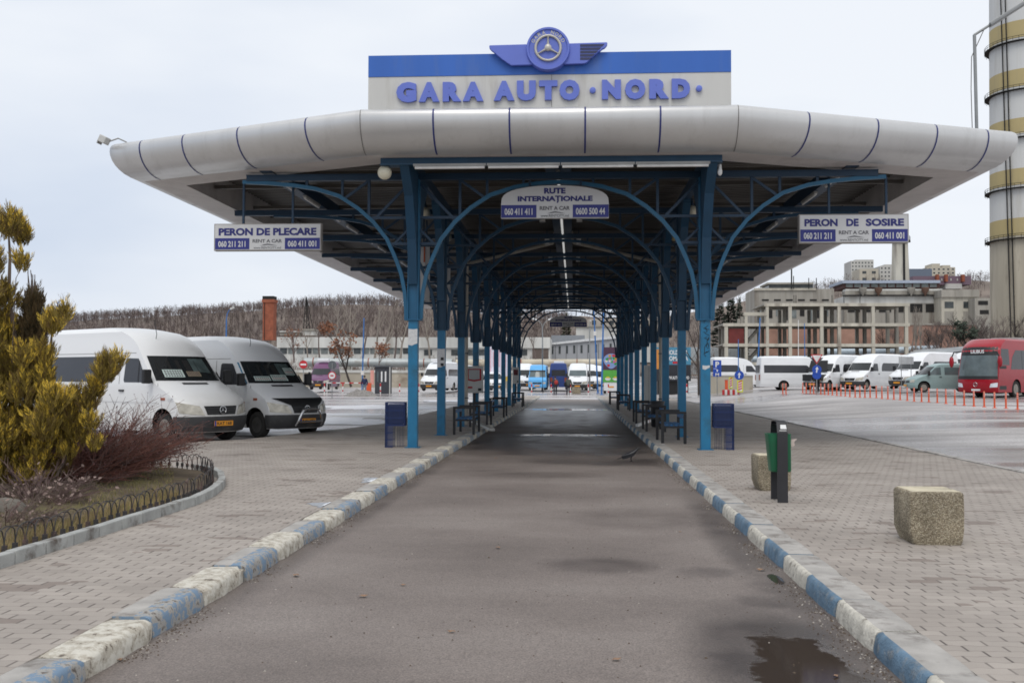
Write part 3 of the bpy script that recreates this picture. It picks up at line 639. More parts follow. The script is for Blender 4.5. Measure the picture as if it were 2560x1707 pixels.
# ------------------------------------------------------------ hanging direction signs
M_sface = mat('sign_white_face', (.60, .60, .60), .5, 0, .05, 2); M_sblue = mat('sign_blue_panel', (.022, .028, .20), .5, 0, .06); M_ink = mat('sign_navy_ink', (.02, .022, .16), .5); M_sedge = mat('sign_case', (.30, .28, .26), .6)
M_grey = mat('grey_ink', (.12, .12, .13), .6)
def hang(name, label, xa, xb, z0, z1, y, line, nL, nR, hx, split, arch=None, back=False, sx=.06):
    o = thing(name, label, 'sign', ((xa+xb)/2, y, z1)); Wd = xb-xa; H = z1-z0
    m = MB(); z2 = z0+H*split
    if arch:
        pts = [(xa, z0), (xb, z0)]+[((xa+xb)/2+Wd/2*cos(pi*i/20), z2+.02+(H*(1-split)-.02)*sin(pi*i/20)**.62) for i in range(21)]
        m.prism([(p[0], p[1]) for p in pts], .15, (0, y, 0)); m.build('case', M_sface, o, world=True)
    else:
        m.b2((xa-.02, y, z0-.02), (xb+.02, y+.17, z1+.02)); m.build('case', M_sedge, o, world=True)
        m = MB(); m.b2((xa, y-.004, z0), (xb, y, z1)); m.build('face', M_sface, o, world=True)
    yy = y-.008
    for a, b_ in ((xa+.005, xa+Wd*.33), (xa+Wd*.667, xb-.005)):
        m = MB(); m.b2((a, yy+.001, z0+.01), (b_, yy+.003, z2)); m.build('phone_panel', M_sblue, o, world=True)
    for t, x0, x1, zz0, zz1 in line: m = MB(); lettering(m, t, (xa+Wd*x0, yy, z0+H*zz0), (1, 0, 0), (0, 0, 1), Wd*(x1-x0), H*(zz1-zz0), .05); m.build('lettering', M_ink, o, world=True, recalc=False)
    m = MB(); lettering(m, nL, (xa+Wd*.033+.0, yy-.002, z0+H*split*.24), (1, 0, 0), (0, 0, 1), Wd*.26, H*split*.52, .03); m.build('phone_number', M_sface, o, world=True, recalc=False); m = MB(); lettering(m, nR, (xa+Wd*.695, yy-.002, z0+H*split*.24), (1, 0, 0), (0, 0, 1), Wd*.27, H*split*.52, .03); m.build('phone_number', M_sface, o, world=True, recalc=False)
    m = MB(); lettering(m, 'RENT A CAR', (xa+Wd*.36, yy, z0+H*split*.6), (1, 0, 0), (0, 0, 1), Wd*.28, H*split*.3, .03)
    lettering(m, 'www.RENTCITY.md', (xa+Wd*.37, yy, z0+H*split*.07), (1, 0, 0), (0, 0, 1), Wd*.26, H*split*.2, .01)
    cx, cz = xa+Wd*.5, z0+H*split*.33
    m.poly([(cx-Wd*.07, yy, cz), (cx-Wd*.03, yy, cz+.035), (cx+.01, yy, cz+.05), (cx+Wd*.05, yy, cz+.03), (cx+Wd*.1, yy, cz), (cx+Wd*.04, yy, cz+.015), (cx, yy, cz+.02)])
    m.build('advert_print', M_grey, o, world=True, recalc=False)
    for h in hx:
        m = MB(); m.b2((h-.025, y+.05, z1), (h+.025, y+.1, 6.14 if not arch else 6.05)); m.build('hanger', M_dblue, o, world=True)
    return o
hang('hanging_sign', 'white hanging sign reading PERON DE PLECARE over the left platform', -8.37, -5.88, 4.545, 5.135, 23.35, [('PERON DE PLECARE', .035, .965, .56, .86)], '060 211 211', '060 411 001', (-7.72, -6.55), .46)
hang('hanging_sign', 'white hanging sign reading PERON DE SOSIRE over the right platform', 5.09, 7.47, 4.66, 5.27, 23.35, [('PERON', .04, .35, .58, .86), ('DE', .43, .545, .58, .86), ('SOSIRE', .61, .965, .58, .86)], '060 211 211', '060 411 001', (5.75, 7.02), .47)
RUTE = [('RUTE', .4, .6, .74, .92), ('INTERNAȚIONALE', .155, .85, .46, .68)]
hang('arched_sign', 'arched hanging sign reading RUTE INTERNATIONALE nearest the camera over the bus lane', -1.65, .78, 5.19, 5.93, 23.0, RUTE, '060 411 411', '0600 500 44', (-1.0, .15), .40, True)
hang('arched_sign', 'small far arched sign at the dark end of the canopy over the bus lane', -1.60, .85, 4.93, 5.67, 67.6, RUTE, '060 411 411', '0600 500 44', (-1.0, .15), .40, True)
# light boxes seen edge-on by the left columns
M_org = mat('orange_strip', (.45, .09, .025), .5)
for i, yy in enumerate((29.2, 34.2, 44.1, 49.1)):
    o = thing('light_box', 'narrow white light box hanging edge-on behind the %s left column' % ('first', 'second', 'fourth', 'fifth')[i], 'light box', (-4.28, yy, 5.4), 0)
    m = MB(); m.b2((-.07, -.45, -1.62), (.07, .45, 0)); m.build('case', M_sface, o, bev=.01); m = MB(); m.b2((.02, -.456, -.55), (.066, -.45, -.05)); m.build('stripe', M_org, o)
    m = MB(); m.b2((-.02, -.3, 0), (.02, -.26, .75)); m.build('hanger', M_dblue, o); m = MB(); m.b2((-.02, .26, 0), (.02, .3, .75)); m.build('hanger', M_dblue, o)
# corner floodlight and roof lamp
M_ptz = mat('camera_shell', (.52, .52, .5), .5)
o = thing('security_camera', 'grey box camera on the left front corner of the canopy roof', 'camera', (-10.92, 23.5, 7.12))
m = MB(); m.box((-.17, -.1, .05), (.18, .26, .17), ax=Matrix.Rotation(radians(25), 3, 'Y')); m.build('housing', M_ptz, o, bev=.02); m = MB(); m.box((-.27, -.1, .02), (.02, .22, .14), ax=Matrix.Rotation(radians(25), 3, 'Y')); m.build('glass', M_fix, o)
m = MB(); m.tube([(-.08, 0, .04), (.1, .05, .12), (.28, .1, .04), (.32, .12, -.02)], .018, 6); m.build('arm', M_fix, o)
M_pole = mat('galvanised_pole', (.27, .28, .28), .5, .3)
px, py = A(2442, 318, 24.2).x, 24.2
o = thing('roof_lamp', 'angled lamp post standing on the right front corner of the canopy roof', 'lamp', (px, py, 7.13))
t0 = A(2436, 88, py)-Vector((px, py, 7.13)); m = MB(); m.tube([(0, 0, 0), tuple(t0)], .04, 8); m.build('post', M_pole, o, smooth=40)
t1 = A(2562, 8, py-.2)-Vector((px, py, 7.13))
m = MB(); m.tube([t0, t0+(t1-t0)*.45], .03, 8); m.build('arm', M_pole, o, smooth=40)
m = MB(); m.bar(t0+(t1-t0)*.3, t0+(t1-t0)*1.02, .22, .08); m.build('lamp_head', M_pole, o, bev=.02)
m = MB(); m.tube([(-.1, 0, 0), (-.12, 0, 1.2), (-.1, 0, 1.95), tuple(t0+(t1-t0)*.2)], .01, 5); m.build('cable', M_gap, o)
# notices pasted on the front columns
M_paper = mat('torn_paper', (.62, .62, .62), .8, 0, .1, 14, .1, 30, .3, (.40, .42, .45), 12); M_dark = mat('black_ink', (.02, .02, .022), .7)
def notice(x, y, w, h, z, la, n=0):
    o = thing('paper_notice', la, 'notice', (x, y, z)); rr = random.Random(int(z*100)); m = MB()
    m.poly([(-w/2, 0, rr.uniform(0, .02)), (-w*.1, 0, 0), (w*.2, 0, .03), (w/2, 0, .05), (w/2, 0, h), (0, 0, h-.01), (-w/2, 0, h)]); m.build('sheet', M_paper, o)
    for i in range(n):
        m = MB(); m.b2((-w*.05, -.003, .04+i*.16), (w*.35, -.0015, .12+i*.16)); m.build('print', M_dark, o)
notice(XL, Y0-.113, .21, .38, 2.31, 'torn white paper on the front left column')
notice(XL, YC[1]-.113, .21, .52, 1.86, 'white notice with two dark pictures on the second left column', 2)
notice(XR+.01, Y0-.113, .16, .1, 1.78, 'faded torn paper on the front right column')
gm = MB()
rr = random.Random(4)
for i in range(10):
    z = 2.15+i*.075; pts = [(XR+.02+rr.uniform(-.07, .07), Y0-.1135, z+rr.uniform(-.09, .09)) for _ in range(4)]
    gm.tube(pts, .006, 4)
tag(gm.build('graffiti', M_dark), 'dark scribbled graffiti on the front right column', 'graffiti')
# ------------------------------------------------------------ vehicles
M_glass = mat('vehicle_glass', (.018, .021, .023), .06, 0, .1, 2, spec=.6)
M_glassl = mat('pale_windscreen', (.10, .13, .135), .08, 0, .2, 2, spec=.6)
M_tint = mat('tinted_side_glass', (.035, .036, .042), .18, 0, .1, 1)
M_rub = mat('tyre_rubber', (.022, .021, .02), .85, 0, .2, 6, .2, 60)
M_rim = mat('dirty_steel_rim', (.30, .27, .235), .5, .4, .2, 6, 0, dirt=(.14, .12, .1), ds=6)
M_rimd = mat('dark_hubcap', (.06, .058, .055), .5, .2, .2, 6)
M_plas = mat('grey_bumper_plastic', (.045, .045, .047), .6, 0, .2, 3, 0, dirt=(.10, .09, .08), ds=2.5)
M_blk = mat('black_plastic', (.012, .012, .013), .5)
M_lamp = mat('headlamp_lens', (.50, .47, .40), .12, .2, .25, 9)
M_lampw = mat('clear_headlamp', (.72, .74, .78), .12, .2, .15, 9)
M_chr = mat('chrome', (.62, .62, .63), .2, .9)
M_plate = mat('orange_plate', (.80, .33, .02), .5, 0, .05); M_plateb = mat('plate_blue_band', (.04, .07, .35), .5); M_platew = mat('white_plate', (.68, .68, .68), .5)
M_ind = mat('amber_lens', (.30, .07, .025), .3)
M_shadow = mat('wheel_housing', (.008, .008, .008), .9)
M_seeth = mat('windscreen_view_through', (.085, .115, .115), .08, 0, .3, 4)
M_card = mat('route_card', (.55, .66, .62), .6, 0, .1, 9); M_cardink = mat('card_ink', (.07, .05, .06), .7); M_cardred = mat('card_red_ink', (.45, .09, .07), .7)
def paint(name, c, dirt=None, rough=.28, var=.04):
    return mat(name, c, rough, .0, var, 1.5, 0, 40, .5, dirt, .9)
def grimy(name, c, g):
    m, t, n, l, P = nt(name); co = n.new('ShaderNodeTexCoord'); P.inputs['Roughness'].default_value = .3; P.inputs['Base Color'].default_value = c+(1,)
    s_ = n.new('ShaderNodeSeparateXYZ'); l.new(co.outputs['Object'], s_.inputs[0]); r = n.new('ShaderNodeMapRange'); r.inputs[1].default_value = .3; r.inputs[2].default_value = 1.35; r.inputs[3].default_value = .75; r.inputs[4].default_value = 0; l.new(s_.outputs[2], r.inputs[0])
    a = n.new('ShaderNodeTexNoise'); a.inputs['Scale'].default_value = 2.2; a.inputs['Detail'].default_value = 7; a.inputs['Roughness'].default_value = .65; mp = n.new('ShaderNodeMapping'); mp.inputs['Scale'].default_value = (1.4, 1.4, .5); l.new(co.outputs['Object'], mp.inputs[0]); l.new(mp.outputs[0], a.inputs['Vector'])
    q = n.new('ShaderNodeMath'); q.operation = 'MULTIPLY_ADD'; q.use_clamp = True; l.new(a.outputs['Fac'], q.inputs[0]); q.inputs[1].default_value = 1.6; q.inputs[2].default_value = -.3; k = n.new('ShaderNodeMath'); k.operation = 'MULTIPLY'; k.use_clamp = True; l.new(r.outputs[0], k.inputs[0]); l.new(q.outputs[0], k.inputs[1])
    x = n.new('ShaderNodeMixRGB'); l.new(k.outputs[0], x.inputs[0]); x.inputs[1].default_value = c+(1,); x.inputs[2].default_value = g+(1,); l.new(x.outputs[0], P.inputs['Base Color']); z = n.new('ShaderNodeMapRange'); z.inputs[3].default_value = .28; z.inputs[4].default_value = .7; l.new(k.outputs[0], z.inputs[0]); l.new(z.outputs[0], P.inputs['Roughness']); return m
M_vw = paint('van_white_paint', (.82, .83, .84)); M_vwd = grimy('van_dusty_white_paint', (.81, .815, .815), (.50, .46, .38))
M_van2 = grimy('van_silver_white_paint', (.75, .76, .77), (.42, .39, .34))
def lerp(tab, z):
    if z <= tab[0][0]: return tab[0][1]
    for (a, x), (b, y) in zip(tab, tab[1:]):
        if z <= b: return x+(y-x)*(z-a)/(b-a)
    return tab[-1][1]
class Shell:
    """hull made of stacked plan outlines; x forward from the front axle, y to the left, z up"""
    def __init__(s, L, fo, xf, w, bf, xr, H, zb=.28, p=2.6, top=((.13, 0), (.06, .05), (.02, .13), (0, .28))):
        s.L, s.fo, s._xf, s._w, s._bf, s._xr, s.H, s.zb, s.p, s.top = L, fo, xf, w, bf, xr, H, zb, p, top
    def xf(s, z): return s.fo+lerp(s._xf, z)
    def xr(s, z): return s.fo-s.L+lerp(s._xr, z)
    def w(s, z): return lerp(s._w, z)
    def bf(s, z): return lerp(s._bf, z)
    def F(s, t, z, off=0):
        def q(t, z): return Vector((s.xf(z)-s.bf(z)*abs(t)**s.p, t*s.w(z), z))
        c = q(t, z)
        if not off: return c
        e = .01; a = q(min(1, t+e), z)-q(max(-1, t-e), z); b = q(t, z+e)-q(t, z-e); n = a.cross(b).normalized()
        if n.x < 0: n = -n
        return c+n*off
    def side(s, sgn, x, z, off=.006): return Vector((x, sgn*(s.w(z)+off), z))
    def hull(s, zs, name, mt, root, arches, R_):
        rows = []; tops = [(s.H-a, ins) for a, ins in s.top]
        lv = sorted(set([z for z in zs if z < s.H-.14]+[s.zb]))
        for z, ins in [(z, 0) for z in lv]+tops:
            w = s.w(z); k = (w-ins)/w if w > ins else .2; row = []
            nF = 9; xf, xr, bf = s.xf(z)-ins*.8, s.xr(z)+ins, s.bf(z)
            for i in range(-nF, nF+1):
                t = i/nF; t = (abs(t)**.85)*(1 if t >= 0 else -1); row.append((xf-bf*abs(t)**s.p, t*w*k, z))
            xs0, xs1 = xf-bf, xr+.06
            for i in range(1, 12): row.append((xs0+(xs1-xs0)*i/12, w*k, z))
            for i in range(5, -6, -1):
                t = i/5; row.append((xr+.06*abs(t)**4, t*w*k, z))
            for i in range(11, 0, -1): row.append((xs0+(xs1-xs0)*i/12, -w*k, z))
            rows.append(row)
        m = MB(); m.grid(rows, 0, True, True); o = m.build(name, mt, root, recalc=True)
        if arches:
            c = MB()
            for ax, r in arches:
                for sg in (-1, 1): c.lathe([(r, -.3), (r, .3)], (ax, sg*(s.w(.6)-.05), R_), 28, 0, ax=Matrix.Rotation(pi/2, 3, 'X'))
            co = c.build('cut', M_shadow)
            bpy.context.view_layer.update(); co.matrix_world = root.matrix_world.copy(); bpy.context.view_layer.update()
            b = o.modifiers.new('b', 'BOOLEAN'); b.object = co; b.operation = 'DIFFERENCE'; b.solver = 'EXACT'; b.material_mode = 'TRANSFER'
            dg = bpy.context.evaluated_depsgraph_get(); me = bpy.data.meshes.new_from_object(o.evaluated_get(dg)); o.modifiers.clear()
            o.data = me; bpy.data.objects.remove(co)
        for p in o.data.polygons: p.use_smooth = True
        o.data.set_sharp_from_angle(angle=radians(32)); return o
    def fpatch(s, name, mt, root, q, off=.006, n=8, k=6, edge=.0):
        """q: four (t, z) corners, lower left, lower right, upper right, upper left"""
        m = MB(); rows = []
        for j in range(k+1):
            r = []
            for i in range(n+1):
                a, b = i/n, j/k
                t = (q[0][0]*(1-a)+q[1][0]*a)*(1-b)+(q[3][0]*(1-a)+q[2][0]*a)*b; z = (q[0][1]*(1-a)+q[1][1]*a)*(1-b)+(q[3][1]*(1-a)+q[2][1]*a)*b
                r.append(s.F(max(-1, min(1, t)), z, off))
            rows.append(r)
        m.grid(rows); return m.build(name, mt, root, smooth=60)
    def spatch(s, name, mt, root, sgn, poly, off=.006):
        m = MB(); m.poly([s.side(sgn, x, z, off) for x, z in poly]); return m.build(name, mt, root)
    def band(s, name, mt, root, z0, z1, off, xend, smooth=50):
        path = [('s', -1, xend)]+[('s', -1, xend+(s.xf(z0)-s.bf(z0)-xend)*.6)]+[('f', i/12, 0) for i in range(-12, 13)]+[('s', 1, xend+(s.xf(z0)-s.bf(z0)-xend)*.6), ('s', 1, xend)]
        rows = []
        for z, o in ((z0, -.06), (z0, off*.7), (z0+.05, off), ((z0+z1)/2, off*1.1), (z1-.04, off), (z1, off*.7), (z1, -.03)):
            r = []
            for k, t, x in path:
                r.append(s.F(t, z, o) if k == 'f' else s.side(t, x, z, o))
            rows.append(r)
        m = MB(); m.grid(rows); return m.build(name, mt, root, smooth=smooth)
def wheel(root, x, y, r, wd, rimmat, steer=0):
    sg = 1 if y > 0 else -1; Q = Matrix.Rotation(steer, 3, 'Z') @ Matrix.Rotation(-sg*pi/2, 3, 'X')
    m = MB(); m.lathe([(r*.62, -wd/2), (r*.93, -wd/2), (r, -wd*.34), (r, wd*.34), (r*.94, wd/2), (r*.66, wd/2+.004), (r*.6, wd*.4)], (x, y, r), 28, ax=Q, cap=False); o = m.build('wheel', M_rub, root, smooth=35)
    m = MB(); m.lathe([(r*.62, wd*.46), (r*.58, wd*.40), (r*.5, wd*.18), (r*.42, wd*.2), (r*.3, wd*.34), (r*.2, wd*.36), (r*.17, wd*.5), (.01, wd*.52)], (x, y, r), 24, ax=Q); m.build('rim', rimmat, o, smooth=40)
    if r > .3:
        m = MB()
        for i in range(6):
            a = 2*pi*i/6; m.lathe([(r*.055, wd*.3), (r*.05, wd*.33)], Vector((x, y, r))+Q @ Vector((r*.42*cos(a), r*.42*sin(a), 0)), 8, ax=Q)
        m.build('rim_hole', M_shadow, o)
    return o
SPR = dict(xf=[(.25, -.10), (.45, -.02), (.6, 0), (.8, -.015), (.93, -.06), (1.0, -.13), (1.1, -.31), (1.2, -.54), (1.3, -.79), (1.38, -.98), (1.42, -1.06), (2.1, -1.70), (2.25, -1.84), (2.42, -2.05), (2.55, -2.32), (2.64, -2.62), (2.72, -3.1), (2.8, -3.4)],
           w=[(.25, .90), (.5, .95), (.9, .965), (1.35, .965), (2.05, .895), (2.3, .86), (2.5, .83), (2.8, .8)], bf=[(.25, .36), (1.0, .38), (1.4, .30), (2.1, .26), (2.5, .3), (2.8, .35)], xr=[(.3, .0), (1.3, 0), (2.8, .12)], H=2.76, zb=.3)
BOX = dict(xf=[(.25, -.06), (.5, 0), (1.0, -.05), (1.05, -.1), (1.25, -.42), (1.3, -.5), (1.98, -.98), (2.15, -1.1), (2.5, -1.5), (2.62, -2.0), (2.8, -2.2)],
           w=[(.25, .86), (.6, .9), (1.3, .9), (2.0, .83), (2.8, .76)], bf=[(.25, .22), (1.2, .22), (2.8, .25)], xr=[(.3, 0), (2.8, .1)], H=2.6, zb=.3)
VITO = dict(xf=[(.25, -.08), (.5, 0), (.75, -.02), (.85, -.08), (.95, -.25), (1.05, -.52), (1.12, -.75), (1.72, -1.45), (1.85, -1.75), (2.0, -2.2)],
            w=[(.25, .88), (.5, .93), (1.05, .93), (1.8, .82), (2.0, .78)], bf=[(.25, .3), (1.1, .3), (2, .25)], xr=[(.3, 0), (2, .1)], H=1.9, zb=.25)
def star(root, P0, nrm, r, mt, name='emblem', tilt=0):
    nrm = Vector(nrm).normalized(); ux = Vector((0, 0, 1)).cross(nrm).normalized(); uz = nrm.cross(ux); m = MB(); c = Vector(P0)+nrm*.015
    ring = [c+ux*(r*cos(2*pi*i/20))+uz*(r*sin(2*pi*i/20)) for i in range(21)]; m.tube(ring, r*.11, 6, cap=False)
    for a in (90, 210, 330):
        e = ux*cos(radians(a))+uz*sin(radians(a)); f_ = nrm.cross(e); m.poly([c+f_*r*.13, c+e*r, c-f_*r*.13]); m.poly([c-f_*r*.13, c+e*r, c+f_*r*.13])
    return m.build(name, mt, root, smooth=60, recalc=False)
def van(label, pos, rz, body=M_vw, spec=SPR, L=6.6, fo=.95, WB=4.0, r=.345, group=None, glass=M_glass, near=False, plate='orange', ptxt=None, cut=True, grille=M_blk, lamp=M_lamp, bumper=M_plas, sides=(-1, 1), big=True, rimmat=M_rim, cards=0, rack=False, visor=False, name='minibus', tilt=0, face=True):
    o = thing(name, label, 'van', pos, rz, group); s = Shell(L, fo, **spec); H = spec['H']; zs = sorted(set([z for z, _ in spec['xf']]+[z for z, _ in spec['w']]+[.45, .75, 1.5, 1.7, 1.9]))
    sc = H/2.76; belt = 1.40 if spec is SPR else (1.27 if spec is BOX else 1.1); wt_ = 2.03 if spec is SPR else (1.93 if spec is BOX else 1.66)
    bpy.context.view_layer.update()
    s.hull(zs, 'body', body, o, [(0, r*1.28), (-WB, r*1.28)] if cut else None, r+.02)
    wb = belt+.04
    s.fpatch('windscreen', glass, o, [(-.93, wb), (.93, wb), (.91, wt_), (-.91, wt_)], .006, 10, 6)
    s.band('bumper', bumper, o, .27, .62 if spec is SPR else .55, .03, r*1.30)
    if face:
        if spec is SPR:
            g_ = s.fpatch('grille', grille, o, [(-.40, .66), (.40, .66), (.47, .86), (-.47, .86)], .008, 8, 2)
            for k in range(3): s.fpatch('slat', M_plas, g_, [(-.40, .69+k*.055), (.40, .69+k*.055), (.40, .705+k*.055), (-.40, .705+k*.055)], .014, 6, 1)
            for sg in (-1, 1): s.fpatch('headlight', lamp, o, [(sg*.46, .645), (sg*.97, .70), (sg*1.0, .95), (sg*.56, .86)], .01, 6, 3)
            star(o, s.F(0, .765, .02), (1, 0, .1), .085, M_chr)
        else:
            s.fpatch('grille', grille, o, [(-.5, .62), (.5, .62), (.5, .78), (-.5, .78)], .008, 6, 2)
            for sg in (-1, 1): s.fpatch('headlight', lamp, o, [(sg*.58, .62), (sg*.92, .64), (sg*.92, .82), (sg*.58, .80)], .01, 3, 2)
            star(o, s.F(0, .7, .02), (1, 0, .1), .07, M_chr)
    mp_ = {'orange': M_plate, 'white': M_platew}[plate]
    pc = s.F(0, .47, .075); pl = MB(); pl.box(pc, (.012, .52, .115)); po = pl.build('number_plate', mp_, o)
    if ptxt:
        pl = MB(); lettering(pl, ptxt, pc+Vector((.008, -.185, -.038)), (0, 1, 0), (0, 0, 1), .40, .076, .02); pl.build('plate_lettering', M_dark, po, recalc=False)
        pl = MB(); pl.box(pc+Vector((.0075, -.235, 0)), (.004, .045, .11)); pl.build('plate_band', M_plateb, po)
    for sg in sides:
        dx = fo-.95
        if spec is SPR:
            ww = [(-.63+dx, 1.40), (-1.03+dx, 1.92), (-1.08+dx, 1.97), (-1.55+dx, 1.98), (-1.60+dx, 1.94), (-1.62+dx, 1.45), (-1.58+dx, 1.40)]
            s.spatch('door_window', M_tint, o, sg, ww); s.spatch('quarter_trim', M_blk, o, sg, [(-.36+dx, 1.39), (-.60+dx, 1.70), (-.62+dx, 1.39)], .012); s.spatch('window_bar', M_blk, o, sg, [(-.98+dx, 1.40), (-1.0+dx, 1.9), (-1.04+dx, 1.93), (-1.03+dx, 1.40)], .010)
            if big:
                xe = fo-L+.35; arc = [(-2.1+dx-.42*(1-cos(pi/2*i/8)), 1.40+.63*sin(pi/2*i/8)) for i in range(9)]
                s.spatch('side_window', M_tint, o, sg, arc+[(xe, 2.03), (xe, 1.40)])
            for x in (-.18+dx, -1.80+dx): s.spatch('door_gap', M_blk, o, sg, [(x, .62), (x, 1.38), (x-.02, 2.06 if x < -1 else 1.38), (x-.035, 2.06 if x < -1 else 1.38), (x-.014, 1.38), (x-.014, .62)], .003)
            s.spatch('moulding', body, o, sg, [(-.2+dx, .93), (fo-L+.1, .93), (fo-L+.1, .96), (-.2+dx, .96)], .014)
            hd = MB(); hd.box(s.side(sg, -1.68+dx, 1.2, .02), (.2, .03, .045)); hd.build('door_handle', M_blk, o, bev=.008)
            im = MB(); im.box(s.side(sg, .02+dx, 1.02, .008), (.16, .02, .06)); im.build('side_indicator', M_ind, o, bev=.006)
            vm = MB()
            for k in range(3): vm.box(s.side(sg, .32+dx, .98+k*.028, .005), (.2, .012, .012))
            vm.build('louvre', M_van2, o)
        elif spec is BOX:
            s.spatch('door_window', M_tint, o, sg, [(-.2, 1.3), (-.62, 1.88), (-1.15, 1.9), (-1.2, 1.3)])
            for k in range(3 if big else 0):
                x = -1.45-k*1.2; s.spatch('side_window', M_tint, o, sg, [(x, 1.3), (x, 1.9), (x-1.1, 1.9), (x-1.1, 1.3)])
        else:
            s.spatch('door_window', M_glassl, o, sg, [(-.28, 1.13), (-.72, 1.58), (-1.08, 1.63), (-1.1, 1.13)])
            s.spatch('side_window', M_glassl, o, sg, [(-1.32, 1.13), (-1.32, 1.62), (-2.42, 1.62), (-2.42, 1.13)])
            s.spatch('door_gap', M_blk, o, sg, [(-1.19, .5), (-1.19, 1.7), (-1.205, 1.7), (-1.205, .5)], .003)
            hd = MB(); hd.box(s.side(sg, -1.05, 1.0, .015), (.14, .03, .04)); hd.build('door_handle', M_blk, o)
        mx_ = (-.40 if spec is SPR else -.15)+dx; mz = belt+.1
        mm = MB(); mm.box((mx_, sg*(s.w(belt)+.17), mz+.04), (.13, .2, .33)); mo = mm.build('mirror', M_blk, o, bev=.03)
        mm = MB(); mm.bar((mx_-.05, sg*(s.w(belt)-.02), mz-.08), (mx_, sg*(s.w(belt)+.12), mz-.04), .04, .05); mm.build('mirror_arm', M_blk, mo)
        for x, st in ((0, .0), (-WB, 0)): wheel(o, x, sg*(s.w(.4)-.13), r, .22, rimmat, st)
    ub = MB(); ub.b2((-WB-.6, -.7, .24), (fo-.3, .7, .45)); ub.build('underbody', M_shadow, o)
    if spec is SPR: s.fpatch('bonnet_vent', M_blk, o, [(-.42, 1.352), (.30, 1.352), (.30, 1.392), (-.42, 1.392)], .008, 8, 1)
    for sg in (-1, 1):
        tm = MB(); tm.b2((fo-L-.012, sg*.62, .8), (fo-L+.03, sg*.86, 1.25)); tm.build('tail_light', M_ind, o)
    rg = MB(); rg.b2((fo-L-.006+.0, -.7, belt), (fo-L+.03, .7, wt_)); rg.build('rear_window', M_tint, o)
    if rack:
        k = MB(); k.b2((-1.9, -.55, H-.02), (-.95 if spec is not SPR else -1.3, .55, H+.24)); k.build('roof_box', M_vw, o, bev=.05)
    if visor: s.fpatch('visor', M_blk, o, [(-.93, wt_-.05), (.93, wt_-.05), (.91, wt_+.05), (-.91, wt_+.05)], .06, 8, 1)
    if cards:
        s.fpatch('pane_view', M_seeth, o, [(.12, 1.66), (.70, 1.62), (.66, 1.97), (.12, 1.97)], .0068, 5, 3)
        for sg in (-1, 1):
            s.spatch('roof_seam', M_fix, o, sg, [(-1.2, 2.095), (fo-L+.2, 2.095), (fo-L+.2, 2.112), (-1.2, 2.112)], .004)
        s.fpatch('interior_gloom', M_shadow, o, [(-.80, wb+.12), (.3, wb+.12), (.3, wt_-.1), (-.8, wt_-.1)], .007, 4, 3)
        for t0_, t1_, z0_, z1_, mt in (cards):
            q_ = s.fpatch('route_card', mt, o, [(t0_, z0_), (t1_, z0_), (t1_, z1_), (t0_, z1_)], .010, 4, 3); nl = 4
            for i in range(nl):
                zz = z0_+(z1_-z0_)*(.1+i*.22)
                for j in range(7):
                    ta = t0_+(t1_-t0_)*(.06+j*.128); s.fpatch('card_print', M_cardred if i == 1 and mt is M_card and len(cards) > 2 else M_cardink, q_, [(ta, zz), (ta+(t1_-t0_)*.085, zz), (ta+(t1_-t0_)*.085, zz+(z1_-z0_)*.13), (ta, zz+(z1_-z0_)*.13)], .012, 1, 1)
    return o, s
def heading(a, b): return atan2(b.y-a.y, b.x-a.x)
# the two near minibuses
pA, pB = G(408, 1110, -.14), G(553, 1099, -.14); pC, pD = G(634.5, 1093, -.14), G(773, 1084, -.14)
RZA, RZB = radians(-34), radians(-36)
cards1 = [(-.72, -.22, 1.52, 1.70, M_card), (-.12, .28, 1.54, 1.66, mat('brown_card', (.28, .23, .16), .6))]
aA = (-10.05, 26.9, -.135); aB = (-8.4, 29.35, -.135)
v1, s1 = van('nearer white minibus with plain bonnet and full grille, parked by the flower bed', aA, RZA, M_vwd, near=True, ptxt='KAT 168', cards=cards1, rimmat=M_rim)
v2, s2 = van('white minibus with silver bull bar and black bonnet guard, behind the nearest one', aB, RZB, M_van2, near=True, ptxt='KAJ 102', cards=[(-.75, -.30, 1.5, 1.62, M_card), (-.25, .3, 1.5, 1.66, M_card), (.35, .8, 1.66, 1.85, M_card)], rimmat=M_rimd)
v1.scale = (1.12,)*3; v2.scale = (1.07,)*3
m = MB()
for sg in (-1, 1): m.tube([(1.02, sg*.42, .34), (1.10, sg*.40, .45), (1.14, sg*.33, .62), (1.13, sg*.26, .74)], .032, 8)
m.tube([(1.13, -.26, .74), (1.135, -.2, .775), (1.135, .2, .775), (1.13, .26, .74)], .032, 8); m.tube([(1.1, -.40, .44), (1.1, .40, .44)], .026, 8); m.build('bull_bar', M_chr, v2, smooth=40)
m = MB()
s2.fpatch('bonnet_guard', M_blk, v2, [(-.44, .84), (.44, .84), (.86, 1.03), (-.86, 1.03)], .03, 10, 3)
s2.fpatch('door_blue_trim', mat('blue_trim', (.05, .2, .32), .4), v2, [(-.99, 1.42), (-.965, 1.42), (-.95, 2.0), (-.99, 2.0)], .006, 1, 3)
for o_, sx in ((v1, -.4), (v2, -.3)):
    m = MB(); m.tube([(-1.15, sx, 2.45), (-1.12, sx, 2.56), (-1.22, sx, 2.9)], .008, 5); m.build('antenna', M_blk, o_)
m = MB(); star(v1, s1.side(-1, -1.98, 1.83, .0), (0, -1, .12), .06, mat('pale_decal', (.45, .46, .47), .6), 'side_emblem')
